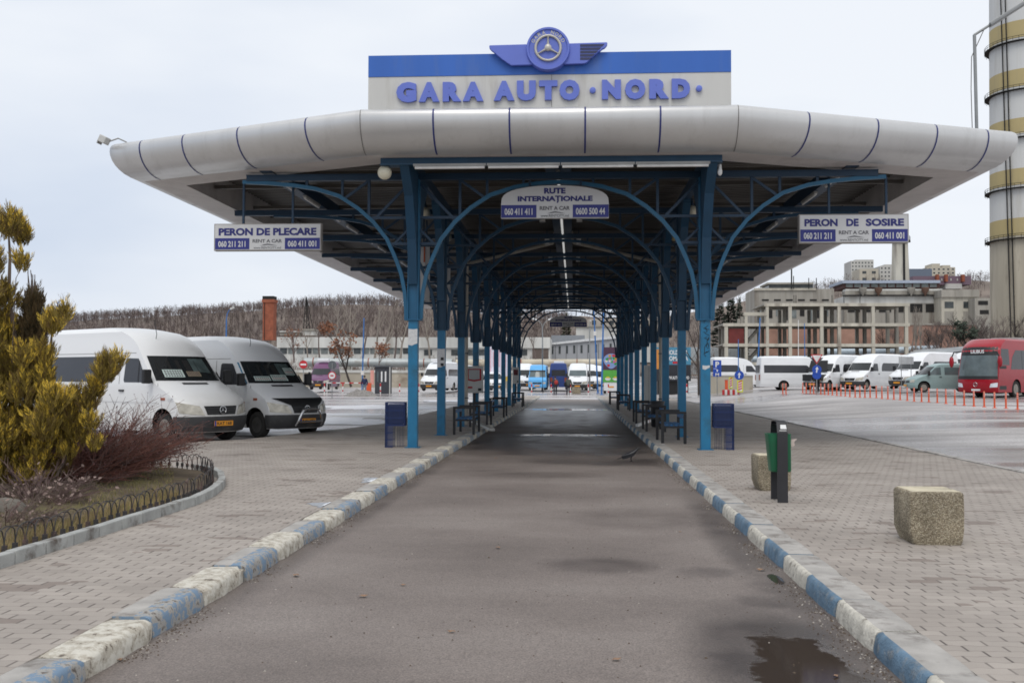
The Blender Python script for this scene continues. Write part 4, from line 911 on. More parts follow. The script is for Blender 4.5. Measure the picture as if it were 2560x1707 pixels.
# ------------------------------------------------------------ vehicles further off
C_lb = paint('light_blue_van_paint', (.12, .42, .78)); C_db = paint('dark_blue_van_paint', (.03, .06, .22)); C_pu = paint('purple_van_paint', (.15, .055, .135)); C_vi = paint('grey_green_van_paint', (.27, .37, .365), None, .3); C_wh = M_vw
def at(u, v): p = GG(u, v); return (p.x, p.y, zg(p.x, p.y))
def vput(label, u, v, hd, yfix=None, **k):
    p = Vector(at(u, v)) if yfix is None else A(u, v, yfix); p.z = zg(p.x, p.y) if yfix is None else p.z
    return van(label, tuple(p), radians(hd), **k)
vput('purple minibus with a white roof box by the boom barrier', 800, 974, -88, yfix=97, body=C_pu, L=6, rack=True, group=None)
vput('white minibus with a roof air box standing behind the second left column', 1080, 977, -100, yfix=95, rack=True)
vput('white van half hidden beside the minibus with the air box', 1136, 976, -96, yfix=103, spec=BOX)
vput('light blue van with a black sun visor at the end of the lane', 1344, 975, -91, yfix=104, body=C_lb, spec=BOX, visor=True, glass=M_glassl, bumper=C_lb)
vput('white minibus tucked behind the left side of the light blue van', 1318, 972, -80, yfix=110)
vput('dark blue van seen from behind with a white roof box', 1398, 972, 90, yfix=112, body=C_db, rack=True, bumper=C_db)
vput('white minibus with pale windscreen to the right of the dark blue van', 1444, 976, -92, yfix=103, glass=M_glassl)
vput('second white minibus peeping out to the right of the pale windscreen one', 1474, 973, -86, yfix=112)
vput('grey white van side on behind the two blue flag poles', 1500, 972, -60, yfix=113, spec=BOX)
vput('low white van between the left columns under the banners', 1236, 977, -70, yfix=100, spec=VITO)
RW = 'white minibuses parked along the right side'
vput('white minibus behind the beige wall on the right', 1900, 968, 8, yfix=96, L=5.6, WB=3.3)
vput('long white minibus side on with three dark windows', 2084, 975, 2, yfix=86, L=7.2, WB=4.3)
v15, s15 = vput('white van with its black bonnet raised for repair', 2046, 975, -132, yfix=80)
vput('white minibus with a red and yellow stripe on its bonnet edge', 2140, 973, -136, yfix=80)
vput('white minibus half hidden behind the striped one', 2200, 966, -140, yfix=90)
vput('white minibus with a blue card in its windscreen, next to the green van', 2262, 972, -141, yfix=77)
vput('white minibus showing only its roof above the green van', 2372, 958, -160, yfix=88)
vput('grey green van facing left in front of the red coach', 2298, 980, 181, yfix=69, body=C_vi, spec=VITO, L=4.7, WB=3.0, fo=.85, r=.32, bumper=C_vi)
m = MB(); hb = s15; m.prism([(-.8, 0), (.8, 0), (.7, .95), (-.7, .95)], .06, (.1, 0, 1.38), (0, 1, 0), (-.35, 0, .93), (1, 0, .3)); m.build('open_bonnet', M_blk, v15)
m = MB(); m.b2((-.1, -.8, .7), (.97, .8, 1.2)); m.build('engine_bay', M_blk, v15)
# red coach
C_red = paint('coach_red_paint', (.33, .006, .016), None, .22)
cpos = Vector(A(2516, 985, 66)); cz = zg(cpos.x, cpos.y)
COACH = dict(xf=[(.3, -.08), (.6, 0), (1.1, -.02), (1.3, -.06), (2.9, -.34), (3.1, -.46), (3.35, -.75), (3.5, -1.1), (3.8, -1.6)], w=[(.3, 1.24), (1.0, 1.275), (1.6, 1.275), (3.1, 1.2), (3.8, 1.12)], bf=[(.3, .28), (3.8, .4)], xr=[(.3, 0), (3.8, .1)], H=3.66, zb=.32, p=3.2)
co_ = thing('coach', 'red tourist coach with its door open at the right edge', 'coach', (cpos.x-1.08*.68+.45, cpos.y+1.08*.73, cz), radians(-137))
cs = Shell(12.2, 2.75, **COACH); bpy.context.view_layer.update()
cs.hull([.32, .5, .6, .9, 1.1, 1.3, 1.6, 2.0, 2.5, 2.9, 3.1, 3.25, 3.4, 3.5], 'body', C_red, co_, [(0, .62), (-6.6, .62)], .52)
cs.fpatch('windscreen', M_glassl, co_, [(-.95, 1.28), (.95, 1.28), (.93, 2.62), (-.93, 2.62)], .008, 10, 6)
cs.fpatch('windscreen_base', M_blk, co_, [(-.98, 1.12), (.98, 1.12), (.96, 1.32), (-.96, 1.32)], .010, 10, 2)
hdp = cs.fpatch('destination_panel', M_blk, co_, [(-.93, 2.6), (.93, 2.6), (.9, 3.12), (-.9, 3.12)], .010, 10, 3)
m = MB(); c = cs.F(0, 2.82, .03); lettering(m, 'LILIBUS', c+Vector((0, -.42, -.1)), (0, 1, 0), (0, 0, 1), .84, .22, .03); m.build('destination_lettering', M_vw, hdp, recalc=False)
for sg in (-1, 1):
    cs.fpatch('headlight', M_lampw, co_, [(sg*.66, .62), (sg*.97, .64), (sg*.98, .92), (sg*.70, .86)], .01, 5, 3)
    cs.spatch('front_side_window', M_tint, co_, sg, [(2.1, 2.0), (1.9, 3.0), (.95, 3.0), (.9, 2.0)])
    xs = [.75-1.55*k for k in range(6)]
    cs.spatch('side_window', M_tint, co_, sg, [(.75, 1.75), (.5, 2.5), (.0, 2.95), (-9, 2.95), (-9, 1.75)])
    for x in xs[1:]: cs.spatch('window_bar', M_blk, co_, sg, [(x, 1.75), (x, 2.95), (x-.04, 2.95), (x-.04, 1.75)], .009)
    cs.spatch('panel_gap', M_blk, co_, sg, [(-.9, .5), (-.9, 1.3), (-.92, 1.3), (-.92, .5)], .004)
    wheel(co_, 0, sg*1.08, .52, .3, M_rim); wheel(co_, -6.6, sg*1.08, .52, .3, M_rim)
    m = MB(); m.tube([(2.5, sg*1.0, 2.85), (2.75, sg*1.35, 2.8), (2.75, sg*1.5, 2.5)], .04, 8); mo = m.build('mirror_arm', M_blk, co_); m = MB(); m.ball((2.74, sg*1.52, 2.2), .3, 12, sc=(.4, .5, 1.2)); m.build('mirror_head', C_red, mo, smooth=180)
cs.spatch('open_door', M_blk, co_, 1, [(2.25, .5), (2.25, 1.95), (1.35, 1.95), (1.35, .5)], .01)
m = MB(); lettering(m, 'LILIBUS', (-3.2, 1.29, 1.25), (-1, 0, 0), (0, 0, 1), 2.2, .5, .03); m.build('side_lettering', M_let2, co_, recalc=False)
star(co_, cs.F(0, .8, .02), (1, 0, 0), .12, M_chr); m = MB(); m.box(cs.F(0, .47, .02), (.02, .55, .12)); m.build('number_plate', M_platew, co_)
m = MB(); m.b2((-4, -.8, 3.64), (-1, .8, 3.78)); m.build('roof_hatch', M_fix, co_, bev=.04)
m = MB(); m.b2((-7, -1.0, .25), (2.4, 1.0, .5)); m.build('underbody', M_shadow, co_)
# ------------------------------------------------------------ far setting: hills, buildings, chimneys
def vint(tab, u): return lerp(tab, u)
SKY = [(-700, 800), (0, 796), (150, 790), (180, 785), (402, 773), (548, 763), (731, 755), (860, 745), (1010, 748), (1250, 770), (1450, 790), (1650, 790), (1800, 770), (1880, 745), (1960, 735), (2050, 722), (2120, 712), (2300, 705), (2430, 702), (2600, 712), (3200, 730)]
M_hill = mat('dry_hill_grass', (.19, .155, .13), .95, 0, .35, .02, 0, 40, .2, (.13, .105, .095), .03)
def hillz(u, Y):
    t = (Y-210)/(620-210); zr = A(u, vint(SKY, u)+(22 if u < 1450 else 8), 620).z
    if t <= 0: return zg(0, 200)-.3
    k = sstep(0, 1, min(1, t)); return .9+(zr-1.2)*k+(2.0*mnoise.noise((u*.006, Y*.012, 0)))*k
m = MB(); us = list(range(-700, 3300, 50)); Ys = [205, 225, 250, 280, 310, 340, 380, 420, 460, 500, 540, 580, 620, 680, 800]
m.grid([[(A(u, 943, Y).x, Y, hillz(u, min(Y, 620))-(0 if Y <= 620 else (Y-620)*.05)) for u in us] for Y in Ys]); tag(m.build('hill', M_hill, smooth=180), kind='structure')
M_twig = mat('bare_wood_brown', (.155, .12, .108), .9, 0, .3, .05); M_twig2 = mat('bare_wood_pale', (.27, .235, .20), .9, 0, .25, .4); M_twig3 = mat('bare_wood_dark', (.06, .048, .042), .9, 0, .3, .4)
rr = random.Random(11)
def spray(mb, b, h, rr, n=9, w=.16, mi=0):
    x, y, z = b; mb.poly([(x-w*.6, y, z), (x+w*.6, y, z), (x, y, z+h*.9)], mi)
    for i in range(n):
        t = rr.uniform(.2, .75); a = rr.uniform(0, 2*pi); l = h*rr.uniform(.25, .5)*(1.1-t*.6); e = rr.uniform(.5, 1.1)
        p = Vector((x, y, z+h*t)); d = Vector((cos(a)*cos(e), sin(a)*cos(e), sin(e))); s_ = Vector((-sin(a), cos(a), 0))*w*.8; mb.poly([p-s_, p+s_, p+d*l], mi)
        for q in range(2):
            a2 = a+rr.uniform(-1.2, 1.2); e2 = rr.uniform(.3, 1.3); p2 = p+d*l*rr.uniform(.3, .7); d2 = Vector((cos(a2)*cos(e2), sin(a2)*cos(e2), sin(e2))); s2_ = Vector((-sin(a2), cos(a2), 0))*w*.6; mb.poly([p2-s2_, p2+s2_, p2+d2*l*.55], mi)
m = MB()
for i in range(8500):
    Y = rr.uniform(330, 640); u = rr.uniform(-250, 1420) if i < 7200 else rr.uniform(1420, 2700); p = A(u, 943, Y); spray(m, (p.x, Y, hillz(u, min(Y, 620))-.5), rr.uniform(3.5, 8), rr, 12, .085, rr.choice((0, 0, 0, 1)))
tag(m.build('hill_wood', [M_twig, mat('bare_wood_violet', (.135, .108, .107), .9, 0, .3, .05)], recalc=False), 'brown leafless wood covering the distant hill', 'wood', kind='stuff')
m = MB(); M_thk = mat('thicket_red_brown', (.20, .135, .105), .9, 0, .35, .05)
for i in range(1050):
    Y = rr.uniform(150, 200) if i < 720 else rr.uniform(190, 203); u = rr.uniform(2262, 2600) if i < 620 else (rr.uniform(1690, 1830) if i < 720 else rr.uniform(1880, 2270)); p = A(u, 943, Y); spray(m, (p.x, Y, zg(p.x, Y)), rr.uniform(2.2, 6.5)*(1 if u > 2270 else .8), rr, 10, .05, rr.choice((0, 0, 1)))
tag(m.build('thicket', [M_twig, M_thk], recalc=False), 'brown leafless thicket before the salmon brick wall', 'thicket', kind='stuff')
m = MB()
for i in range(520):
    Y = rr.uniform(134, 172); u = rr.uniform(690, 1330); p = A(u, 943, Y); spray(m, (p.x, Y, zg(p.x, Y)), rr.uniform(1.5, 4.6), rr, 10, .04, rr.choice((0, 1, 1)))
tag(m.build('thicket', [M_twig, M_thk], recalc=False), 'brown leafless thicket along the white factory', 'thicket', kind='stuff')
# trees one can tell apart
def tree(name, label, base, h, seed, mt, kind='spread', spread=.5, leaf=None, group=None, lean=0, cat='tree', dens=1.0):
    rr = random.Random(seed); o = thing(name, label, cat, tuple(base), 0, group); tr = MB(); cr_ = MB(); lv = MB()
    def br(mb, p, d, L, r, lev):
        n = 3; pts = [p]; rad = [r]; q = Vector(p); dd = Vector(d)
        for i in range(n):
            dd = (dd+Vector((rr.uniform(-.16, .16), rr.uniform(-.16, .16), rr.uniform(-.04, .14)))).normalized(); q = q+dd*L/n; pts.append(q.copy()); rad.append(r*(1-.7*(i+1)/n))
        mb.tube(pts, rad, 5 if lev < 2 else 3, cap=False)
        if lev >= (3 if h > 4 else 2):
            if leaf and rr.random() < leaf[1]:
                for _ in range(leaf[2]):
                    c = pts[-1]+Vector((rr.gauss(0, .22), rr.gauss(0, .22), rr.gauss(0, .22))); s_ = leaf[3]*rr.uniform(.6, 1.3); v1_ = Vector((rr.gauss(0, 1), rr.gauss(0, 1), rr.gauss(0, 1))).normalized()*s_; v2_ = v1_.orthogonal().normalized()*s_*.5; lv.poly([c-v1_, c+v2_, c+v1_, c-v2_])
            return
        k = int(({'spread': (6, 5, 4), 'poplar': (12, 4, 3)}[kind][lev])*dens+.5)
        for i in range(k):
            t = rr.uniform(.3, 1) if lev == 0 else rr.uniform(.25, 1); j = min(n-1, int(t*n)); f = t*n-j; b = pts[j].lerp(pts[j+1], min(1, f)); a = rr.uniform(0, 2*pi)
            up = {'spread': 1.0, 'poplar': 3.2}[kind]*(1 if lev == 0 else .7); nd = (Vector((cos(a), sin(a), up*spread+rr.uniform(0, .5)))+dd*.5).normalized()
            br(cr_, b, nd, L*({'spread': .55, 'poplar': .42}[kind])*rr.uniform(.7, 1.15)*(1.15-t*.5), max(rad[j]*.5, .006), lev+1)
    br(tr, Vector((0, 0, -.1)), Vector((lean, 0, 1)).normalized(), h*.8, h*.018+.02, 0)
    tr.build('trunk', mt, o, smooth=60, recalc=False); cr_.build('crown', mt, o, recalc=False)
    if leaf and lv.f: lv.build('dead_leaves', leaf[0], o, recalc=False)
    return o
M_rust = mat('rust_brown_leaves', (.20, .085, .045), .9, 0, .35, .8)
GT = 'bare trees before the white factory'
M_conc = concrete('raw_concrete', (.50, .47, .395), ds=.5, vs=.6, dirt=(.25, .22, .185), streak=True)
M_concl = concrete('pale_render', (.58, .58, .55), ds=.3, vs=.4, dirt=(.40, .38, .34), streak=True)
M_concd = concrete('grimy_concrete', (.34, .32, .28), ds=.35, vs=.5, dirt=(.17, .145, .12), streak=True)
M_win = mat('factory_window', (.05, .058, .06), .25, 0, .5, .9); M_dirtyglass = mat('dirty_factory_glass', (.17, .19, .185), .35, 0, .4, .9); M_void = mat('dark_opening', (.018, .017, .016), .9)
M_brick = mat('red_brick', (.29, .095, .055), .9, 0, .2, .9, .2, 8, .3, (.19, .07, .045), .8); M_salm = mat('salmon_brick', (.34, .20, .15), .9, 0, .3, .3, 0, 40, .3, (.20, .16, .135), .18)
def boxat(mb, u0, u1, v0, v1, Y, dep, m_=0, base=None):
    a, b = A(u0, v1, Y), A(u1, v0, Y); z0 = a.z if base is None else base
    mb.b2((a.x, Y, z0), (b.x, Y+dep, b.z), m_)
def bld(name, label, cat, u, Y, group=None):
    p = A(u, 943, Y); return thing(name, label, cat, (p.x, Y, zg(p.x, Y)), 0, group)
def mk(par, name, mt, *bx):
    m = MB()
    for b in bx: boxat(m, *b)
    return m.build(name, mt, par, world=True)
# left: the white factory, the heating main, fence and chimney
f1 = bld('factory', 'long white factory building with a strip of grimy windows behind the heating pipe', 'factory', 900, 178)
mk(f1, 'wall', M_concl, (640, 1375, 868, 990, 178, 16)); mk(f1, 'parapet', M_concl, (692, 1375, 843, 869, 177.6, 16.6))
for i in range(16):
    u = 700+i*20.5; mk(f1, 'window', M_dirtyglass if i % 3 else M_win, (u, u+17, 870, 884, 177.9, .3))
for i in range(8):
    u = 1060+i*34; mk(f1, 'window', M_win, (u, u+20, 874, 888, 177.9, .3))
mk(f1, 'garage_opening', mat('brown_gate', (.13, .10, .085), .8), (1331, 1371, 872, 896, 177.8, .4))
M_pipeg = mat('grey_pipe_cladding', (.42, .45, .45), .5, .3, .15, .4, 0, dirt=(.24, .22, .19), ds=.4); M_pipey = mat('cream_pipe_wrap', (.52, .47, .37), .7, 0, .15, .5, 0, dirt=(.24, .12, .07), ds=.35)
def hpipe(label, u0, u1, v0, v1, Y, r, mt, sup):
    a, b = A(u0, v0, Y), A(u1, v1, Y); o = thing('heating_pipe', label, 'pipe', ((a.x+b.x)/2, Y, zg(0, Y))); m = MB(); m.tube([a, b], r, 16); m.build('pipe', mt, o, world=True, smooth=40)
    n = int((b.x-a.x)/2.2)
    for k in range(n):
        p = a.lerp(b, (k+.5)/n); m = MB(); m.tube([p-Vector((.06, 0, 0)), p+Vector((.06, 0, 0))], r*1.06, 16); m.build('collar', mt if k % 3 else M_brick, o, world=True, smooth=40)
    for k in range(sup):
        p = a.lerp(b, (k+.5)/sup); m = MB(); m.b2((p.x-.2, Y-.3, zg(p.x, Y)-.2), (p.x+.2, Y+.3, p.z-r*.9)); m.build('support', M_concd, o, world=True)
hpipe('grey heating pipe on supports left of the bus lane', 762, 1130, 905, 908, 128, .55, M_pipeg, 5)
hpipe('cream heating pipe with rusty collars behind the blue vans', 1140, 1560, 908, 907, 132, .5, M_pipey, 5)
w1 = bld('concrete_wall', 'beige concrete yard wall behind the kiosk and the boom barrier', 'wall', 900, 124); mk(w1, 'panel', mat('beige_wall', (.40, .36, .29), .9, 0, .2, .4, 0, dirt=(.25, .2, .15), ds=.3), (690, 1300, 930, 985, 124, .3)); mk(w1, 'coping', M_concl, (690, 1300, 926, 931, 123.9, .5))
ch = bld('brick_chimney', 'square red brick chimney with a black top on the left', 'chimney', 670, 215); mk(ch, 'stack', M_brick, (656, 684, 752, 850, 215, 2.3)); mk(ch, 'corbel', M_brick, (654.5, 685.5, 748, 756, 214.8, 2.7)); mk(ch, 'cap', M_void, (656, 684, 740, 748, 214.9, 2.4))
m = MB(); p0, p1 = A(661, 752, 214.9), A(661, 850, 214.9); m.tube([p0, p1], .07, 5); m.build('ladder', M_void, ch, world=True)
py = bld('lattice_mast', 'dark lattice mast on the wooded hill behind the left minibuses', 'mast', 766, 330); m = MB(); tp = A(766, 742, 330); 
for u in (757, 775):
    b = A(u, 832, 330); m.tube([b, tp], .14, 4); m.tube([b+Vector((0, 5, 0)), tp], .14, 4)
for i in range(1, 9):
    t = i/9; a, b = A(757, 832, 330).lerp(tp, t), A(775, 832, 330).lerp(tp, t); c = A(775 if i % 2 else 757, 832, 330).lerp(tp, t-.11); m.tube([a, b], .08, 3); m.tube([a if i % 2 else b, c], .08, 3)
m.build('lattice', M_void, py, world=True)
hs = bld('hill_house', 'small white house low on the wooded hill', 'house', 772, 322); mk(hs, 'wall', M_concl, (757, 783, 826, 838, 322, 6)); mk(hs, 'roof', M_concd, (756, 784, 822, 826, 321.5, 7))
hs = bld('hill_house', 'low grey roofed sheds on the wooded hill left of the mast', 'house', 730, 318); mk(hs, 'wall', M_concd, (700, 742, 830, 838, 318, 6)); mk(hs, 'roof', M_concl, (699, 743, 827, 830, 317.5, 7))
# grey hall seen through the end of the canopy
M_ghall = mat('grey_hall_cladding', (.34, .35, .37), .6, 0, .05, .2); M_ghroof = mat('hall_roof_trim', (.62, .63, .64), .5)
gh = bld('grey_hall', 'grey clad hall with six narrow windows seen through the end of the canopy', 'hall', 1470, 192)
a, b = A(1372, 862, 192), A(1600, 840, 192); m = MB(); zb_ = zg(0, 192)-.5
m.prism([(a.x, zb_), (b.x, zb_), (b.x, b.z), (a.x, a.z)], 14, (0, 192, 0)); m.build('wall', M_ghall, gh, world=True)
m = MB(); m.prism([(a.x-.2, a.z-.05), (b.x, b.z-.05), (b.x, b.z+.55), (a.x-.2, a.z+.3)], 15, (0, 191.6, 0)); m.build('eaves', M_ghroof, gh, world=True)
for i in range(9):
    u = 1381+i*18.2; fw = mk(gh, 'window', M_win, (u-2.6, u+2.6, 866-i*.9, 885-i*.7, 191.93, .3))
for i in range(5):
    u = 1388+i*27; mk(gh, 'panel_joint', M_void, (u, u+.8, 864-i*1.2, 905, 191.96, .2))
mk(gh, 'upper_block', mat('slate_grey_block', (.20, .21, .225), .7), (1378, 1462, 838, 862, 200, 5))
ph = bld('pale_building', 'plain pale building above the grey hall roof', 'building', 1500, 250); mk(ph, 'wall', M_concl, (1440, 1640, 816, 905, 250, 12)); mk(ph, 'roof_edge', M_concd, (1439, 1641, 814, 817, 249.5, 13))
ph = bld('pale_building', 'beige block with barred windows high behind the right canopy columns', 'building', 1550, 300); mk(ph, 'wall', mat('beige_block', (.42, .38, .33), .9, 0, .1, .2), (1470, 1660, 797, 880, 300, 14))
for i in range(8): mk(ph, 'window', M_win, (1480+i*22, 1490+i*22, 801, 812, 299.9, .3))
# unfinished concrete frame
fr = bld('unfinished_building', 'unfinished open concrete frame building on the right', 'building', 2040, 150); YF = 150
def X(u, Y=YF): return A(u, 850, Y).x
zl = [A(2000, v, YF).z for v in (906, 859, 808, 758)]; gz = 0.2
xc = [X(u) for u in (1816, 1866, 1919, 1976, 2055, 2099, 2184, 2267)]
tops = [2, 2.55, 3, 3, 3, 3, 3, 3]
def ztop(t): i = int(t); return zl[i]+(zl[min(3, i+1)]-zl[i])*(t-i)
for r_, yy in enumerate((YF, YF+5.5, YF+11)):
    for i, x in enumerate(xc):
        wd = .46 if i not in (1, 2) else .38; x_ = x+r_*.35
        m = MB(); m.b2((x_-wd/2, yy, gz), (x_+wd/2, yy+.55, ztop(tops[i])-.1 if r_ == 0 else ztop(tops[i])-.3)); m.build('column', M_conc if r_ == 0 else M_concd, fr, world=True)
for k in range(4):
    x0 = xc[0] if k < 3 else xc[2]
    m = MB(); m.b2((x0-.4, YF+.03, zl[k]-.22), (xc[-1]+.4, YF+11.5, zl[k]-.003)); m.build('slab', M_concd, fr, world=True)
    m = MB(); m.b2((x0-.45, YF-.06, zl[k]-.44), (xc[-1]+.45, YF+.42, zl[k]+.01)); m.build('edge_beam', M_conc, fr, world=True)
    m = MB(); m.b2((xc[0]-.4 if k < 3 else x0, YF+5.55, zl[k]-.55), (xc[-1]+.4, YF+5.95, zl[k]-.23)); m.build('inner_beam', M_concd, fr, world=True)
m = MB(); m.b2((xc[1]-.3, YF-.05, ztop(2.55)-.5), (xc[2], YF+.4, ztop(2.55))); m.build('edge_beam', M_conc, fr, world=True)
for k in (0, 1, 2):
    m = MB(); m.bar((xc[1]+.4, YF+3, zl[k]-(2.8 if k else 2.0)), (xc[2]-.2, YF+3, zl[k]), 1.6, .35); m.build('stair_flight', M_concd, fr, world=True)
m = MB(); m.b2((xc[0]+.35, YF+.25, zl[1]), (xc[1]-.3, YF+.4, zl[2]-.75)); m.build('infill_panel', mat('dark_red_sheet', (.14, .025, .022), .8, 0, .2, 1), fr, world=True)
for u in (1985, 1990, 2080, 2110, 2150):
    m = MB(); a = A(u, 758, YF+2); m.tube([a, a+Vector((0, 0, 1.2))], .05, 4); m.build('rebar', M_void, fr, world=True)
# ruined works behind
r1 = bld('ruined_works', 'roofless pale works wall directly above the concrete frame', 'building', 1980, 225); mk(r1, 'wall', M_concd, (1888, 2085, 722, 960, 225, 12)); mk(r1, 'parapet', M_conc, (1886, 2040, 720, 726, 224.7, 1)); mk(r1, 'roof_block', M_win, (1922, 2032, 710, 720, 228, 8)); mk(r1, 'block_roof', M_concd, (1918, 2034, 706, 710.5, 227.5, 9))
for i in range(6): mk(r1, 'opening', M_void, (1905+i*30, 1922+i*30, 748, 752, 224.9, .2))
for u, v in ((1979, 640), (1984, 690), (2022, 695), (2041, 695)):
    a, b = A(u, v, 224), A(u, 722, 224); m = MB(); m.tube([a, b], .16 if u == 1979 else .1, 5); m.build('rusty_pole', M_void, r1, world=True)
r2 = bld('works_hall', 'grey works hall with a blue roof edge and hanging hoppers', 'building', 2230, 245)
mk(r2, 'clerestory_wall', mat('maroon_wall', (.10, .05, .045), .9), (2110, 2349, 704, 720, 247, 10)); mk(r2, 'roof_edge', mat('blue_grey_roof', (.36, .41, .50), .6), (2106, 2351, 700.5, 708, 246, 13))
for i in range(11): mk(r2, 'window', M_dirtyglass, (2115+i*21, 2132+i*21, 709, 718, 246.9, .2))
mk(r2, 'ledge', M_concl, (2115, 2356, 722, 727, 245, 3)); mk(r2, 'ledge_wall', M_concd, (2113, 2356, 727, 738, 244.6, 3)); mk(r2, 'crane_beam', M_void, (2112, 2358, 736.5, 739.5, 244.2, 2)); mk(r2, 'wall', M_concl, (2112, 2354, 740, 758, 245, 10)); mk(r2, 'lower_wall', M_concd, (2112, 2354, 758, 960, 245.1, 10)); mk(r2, 'pilaster', M_concl, (2350, 2359, 730, 776, 244.4, 1))
for i in range(6): mk(r2, 'opening', M_void, (2120+i*39, 2150+i*39, 760, 780, 244.95, .2))
M_rst = mat('rusty_steel', (.15, .085, .06), .9)
for u, mt_ in ((2157, M_concd), (2196, M_rst), (2278, M_concd), (2313, M_rst)):
    p = A(u, 722, 243.8); m = MB(); m.lathe([(.9, .3), (.85, -.4), (.25, -1.3), (.18, -1.6)], p, 12); m.build('hopper', mt_, r2, world=True, smooth=30)
r3 = bld('works_annex', 'grey concrete annex with two barred windows beside the banded chimney', 'building', 2400, 240); mk(r3, 'wall', M_conc, (2356, 2446, 742, 960, 240, 10)); mk(r3, 'parapet', M_concd, (2354, 2448, 724, 742.5, 239.5, 11))
for a_, b_ in ((2362, 2384), (2409, 2430)): mk(r3, 'window', M_win, (a_, b_, 754, 770, 239.9, .3)); mk(r3, 'lower_window', M_concd, (a_, b_, 778, 805, 239.9, .2))
rg = bld('ruined_gable', 'dark broken gable between the annex and the chimney', 'building', 2458, 236); mk(rg, 'wall', M_concd, (2440, 2475, 745, 960, 236, 5)); mk(rg, 'opening', M_void, (2446, 2470, 752, 762, 235.9, .2), (2450, 2472, 775, 785, 235.9, .2))
bw = bld('brick_retaining_wall', 'salmon brick wall behind bare bushes under the works', 'wall', 2280, 205); mk(bw, 'wall', M_salm, (1900, 2440, 812, 960, 205, 2)); mk(bw, 'coping', M_concd, (1899, 2441, 808, 812.5, 204.8, 2.5))
sh = bld('sheet_roof_shed', 'low shed with a pale ribbed metal roof behind the white minibuses', 'shed', 2330, 108)
a, b, c, d_ = A(2212, 912, 104), A(2480, 890, 104), A(2480, 862, 116), A(2288, 876, 116); m = MB(); M_sheet = mat('ribbed_sheet', (.50, .52, .53), .45, .3, .15, .3, 0, dirt=(.34, .33, .32), ds=.2)
m.poly([a, b, c, d_]); m.poly([p-Vector((0, 0, .12)) for p in (d_, c, b, a)])
m.build('roof', M_sheet, sh, world=True, recalc=False)
for i in range(9):
    t = (i+.5)/9; p, q = a.lerp(d_, t), b.lerp(c, t); m = MB(); m.bar(p+Vector((0, 0, .05)), q+Vector((0, 0, .05)), .16, .12); m.build('rib', M_sheet, sh, world=True)
m = MB(); m.b2((a.x+.3, 104.3, 0), (b.x, 104.6, a.z-.1)); m.build('back_wall', M_void, sh, world=True)
M_lblue = mat('pale_blue_pipe', (.42, .49, .54), .5, .2, .15, .2); M_yel = mat('yellow_pipe', (.55, .36, .05), .6)
def lpipe(label, u0, u1, v0, v1, Y, r, mt):
    a, b = A(u0, v0, Y), A(u1, v1, Y); o = thing('large_pipe', label, 'pipe', ((a.x+b.x)/2, Y, 1)); m = MB(); m.tube([a, b], r, 14); m.build('pipe', mt, o, world=True, smooth=40)
    for k in range(4):
        p = a.lerp(b, (k+.5)/4); m = MB(); m.b2((p.x-.2, Y-.2, .5), (p.x+.2, Y+.2, p.z-r)); m.build('support', M_concd, o, world=True)
lpipe('upper pale blue pipe running behind the concrete frame', 2060, 2345, 880, 872, 178, .62, M_lblue); lpipe('lower pale blue pipe running behind the concrete frame', 1880, 2250, 898, 896, 175, .55, M_lblue); lpipe('yellow pipe behind the concrete frame', 2140, 2262, 868, 868, 181, .5, M_yel)
tk = bld('storage_tank', 'pale steel tank in the yard left of the concrete frame', 'tank', 1800, 165); mk(tk, 'body', mat('tank_steel', (.42, .45, .46), .5, .2, .1, .2), (1700, 1862, 868, 935, 165, 10)); mk(tk, 'band', M_concd, (1700, 1862, 903, 907, 164.8, .3))
for i in range(9): mk(r1, 'tall_opening', M_void if i % 2 else M_dirtyglass, (1900+i*20, 1911+i*20, 766, 800-(i % 3)*5, 224.9, .2))
# city blocks on the ridge
def block(label, u0, u1, v0, v1, Y, mt, nx, ny, wm=M_win, dep=14, steps=()):
    o = bld('tower_block', label, 'tower block', (u0+u1)/2, Y); mk(o, 'wall', mt, (u0, u1, v0, v1+12, Y, dep))
    for a_, b_, c_ in steps: mk(o, 'roof_storey', mt, (a_, b_, c_, v0, Y+1, dep-3))
    for i in range(nx):
        for j in range(ny):
            uu = u0+(u1-u0)*(i+.3)/nx; vv = v0+(v1-v0)*(j+.35)/ny; mk(o, 'window', wm, (uu, uu+(u1-u0)/nx*.42, vv, vv+(v1-v0)/ny*.4, Y-.05, .1))
    return o
M_tb = mat('tower_white', (.50, .49, .46), .8, 0, .08, .1); M_tb2 = mat('tower_cream', (.48, .44, .36), .8, 0, .08, .1)
block('tall stepped white tower block on the ridge', 2128, 2184, 652, 705, 560, M_tb, 7, 6, steps=((2138, 2184, 649),)); block('plain cream tower block in front of the tall white one', 2149, 2196, 672, 705, 540, M_tb2, 2, 2); block('white tower block just left of the grey pylon tower', 2200, 2236, 665, 705, 550, M_tb, 4, 4, steps=((2212, 2236, 661),))
block('beige tower block with roof storeys right of the pylon tower', 2318, 2388, 668, 705, 550, M_tb2, 6, 4, steps=((2330, 2350, 659), (2356, 2376, 663))); block('low blue grey block right of the pylon tower', 2268, 2330, 672, 705, 500, mat('slate_blue', (.13, .16, .21), .7), 0, 0)
pr = bld('purple_roof_house', 'long terrace with a purple roof and white dormer walls on the ridge', 'house', 2360, 440); mk(pr, 'roof', mat('purple_tiles', (.17, .115, .15), .8), (2283, 2428, 690, 712, 440, 12)); mk(pr, 'wall', M_tb, (2364, 2405, 709, 722, 439.5, 8))
for u in (2342, 2364, 2406): mk(pr, 'chimney', M_brick, (u, u+6, 686, 704, 438, 2))
for u in (2353, 2376, 2392, 2408): mk(pr, 'skylight', M_tb, (u, u+3, 696, 702, 439.8, .2))
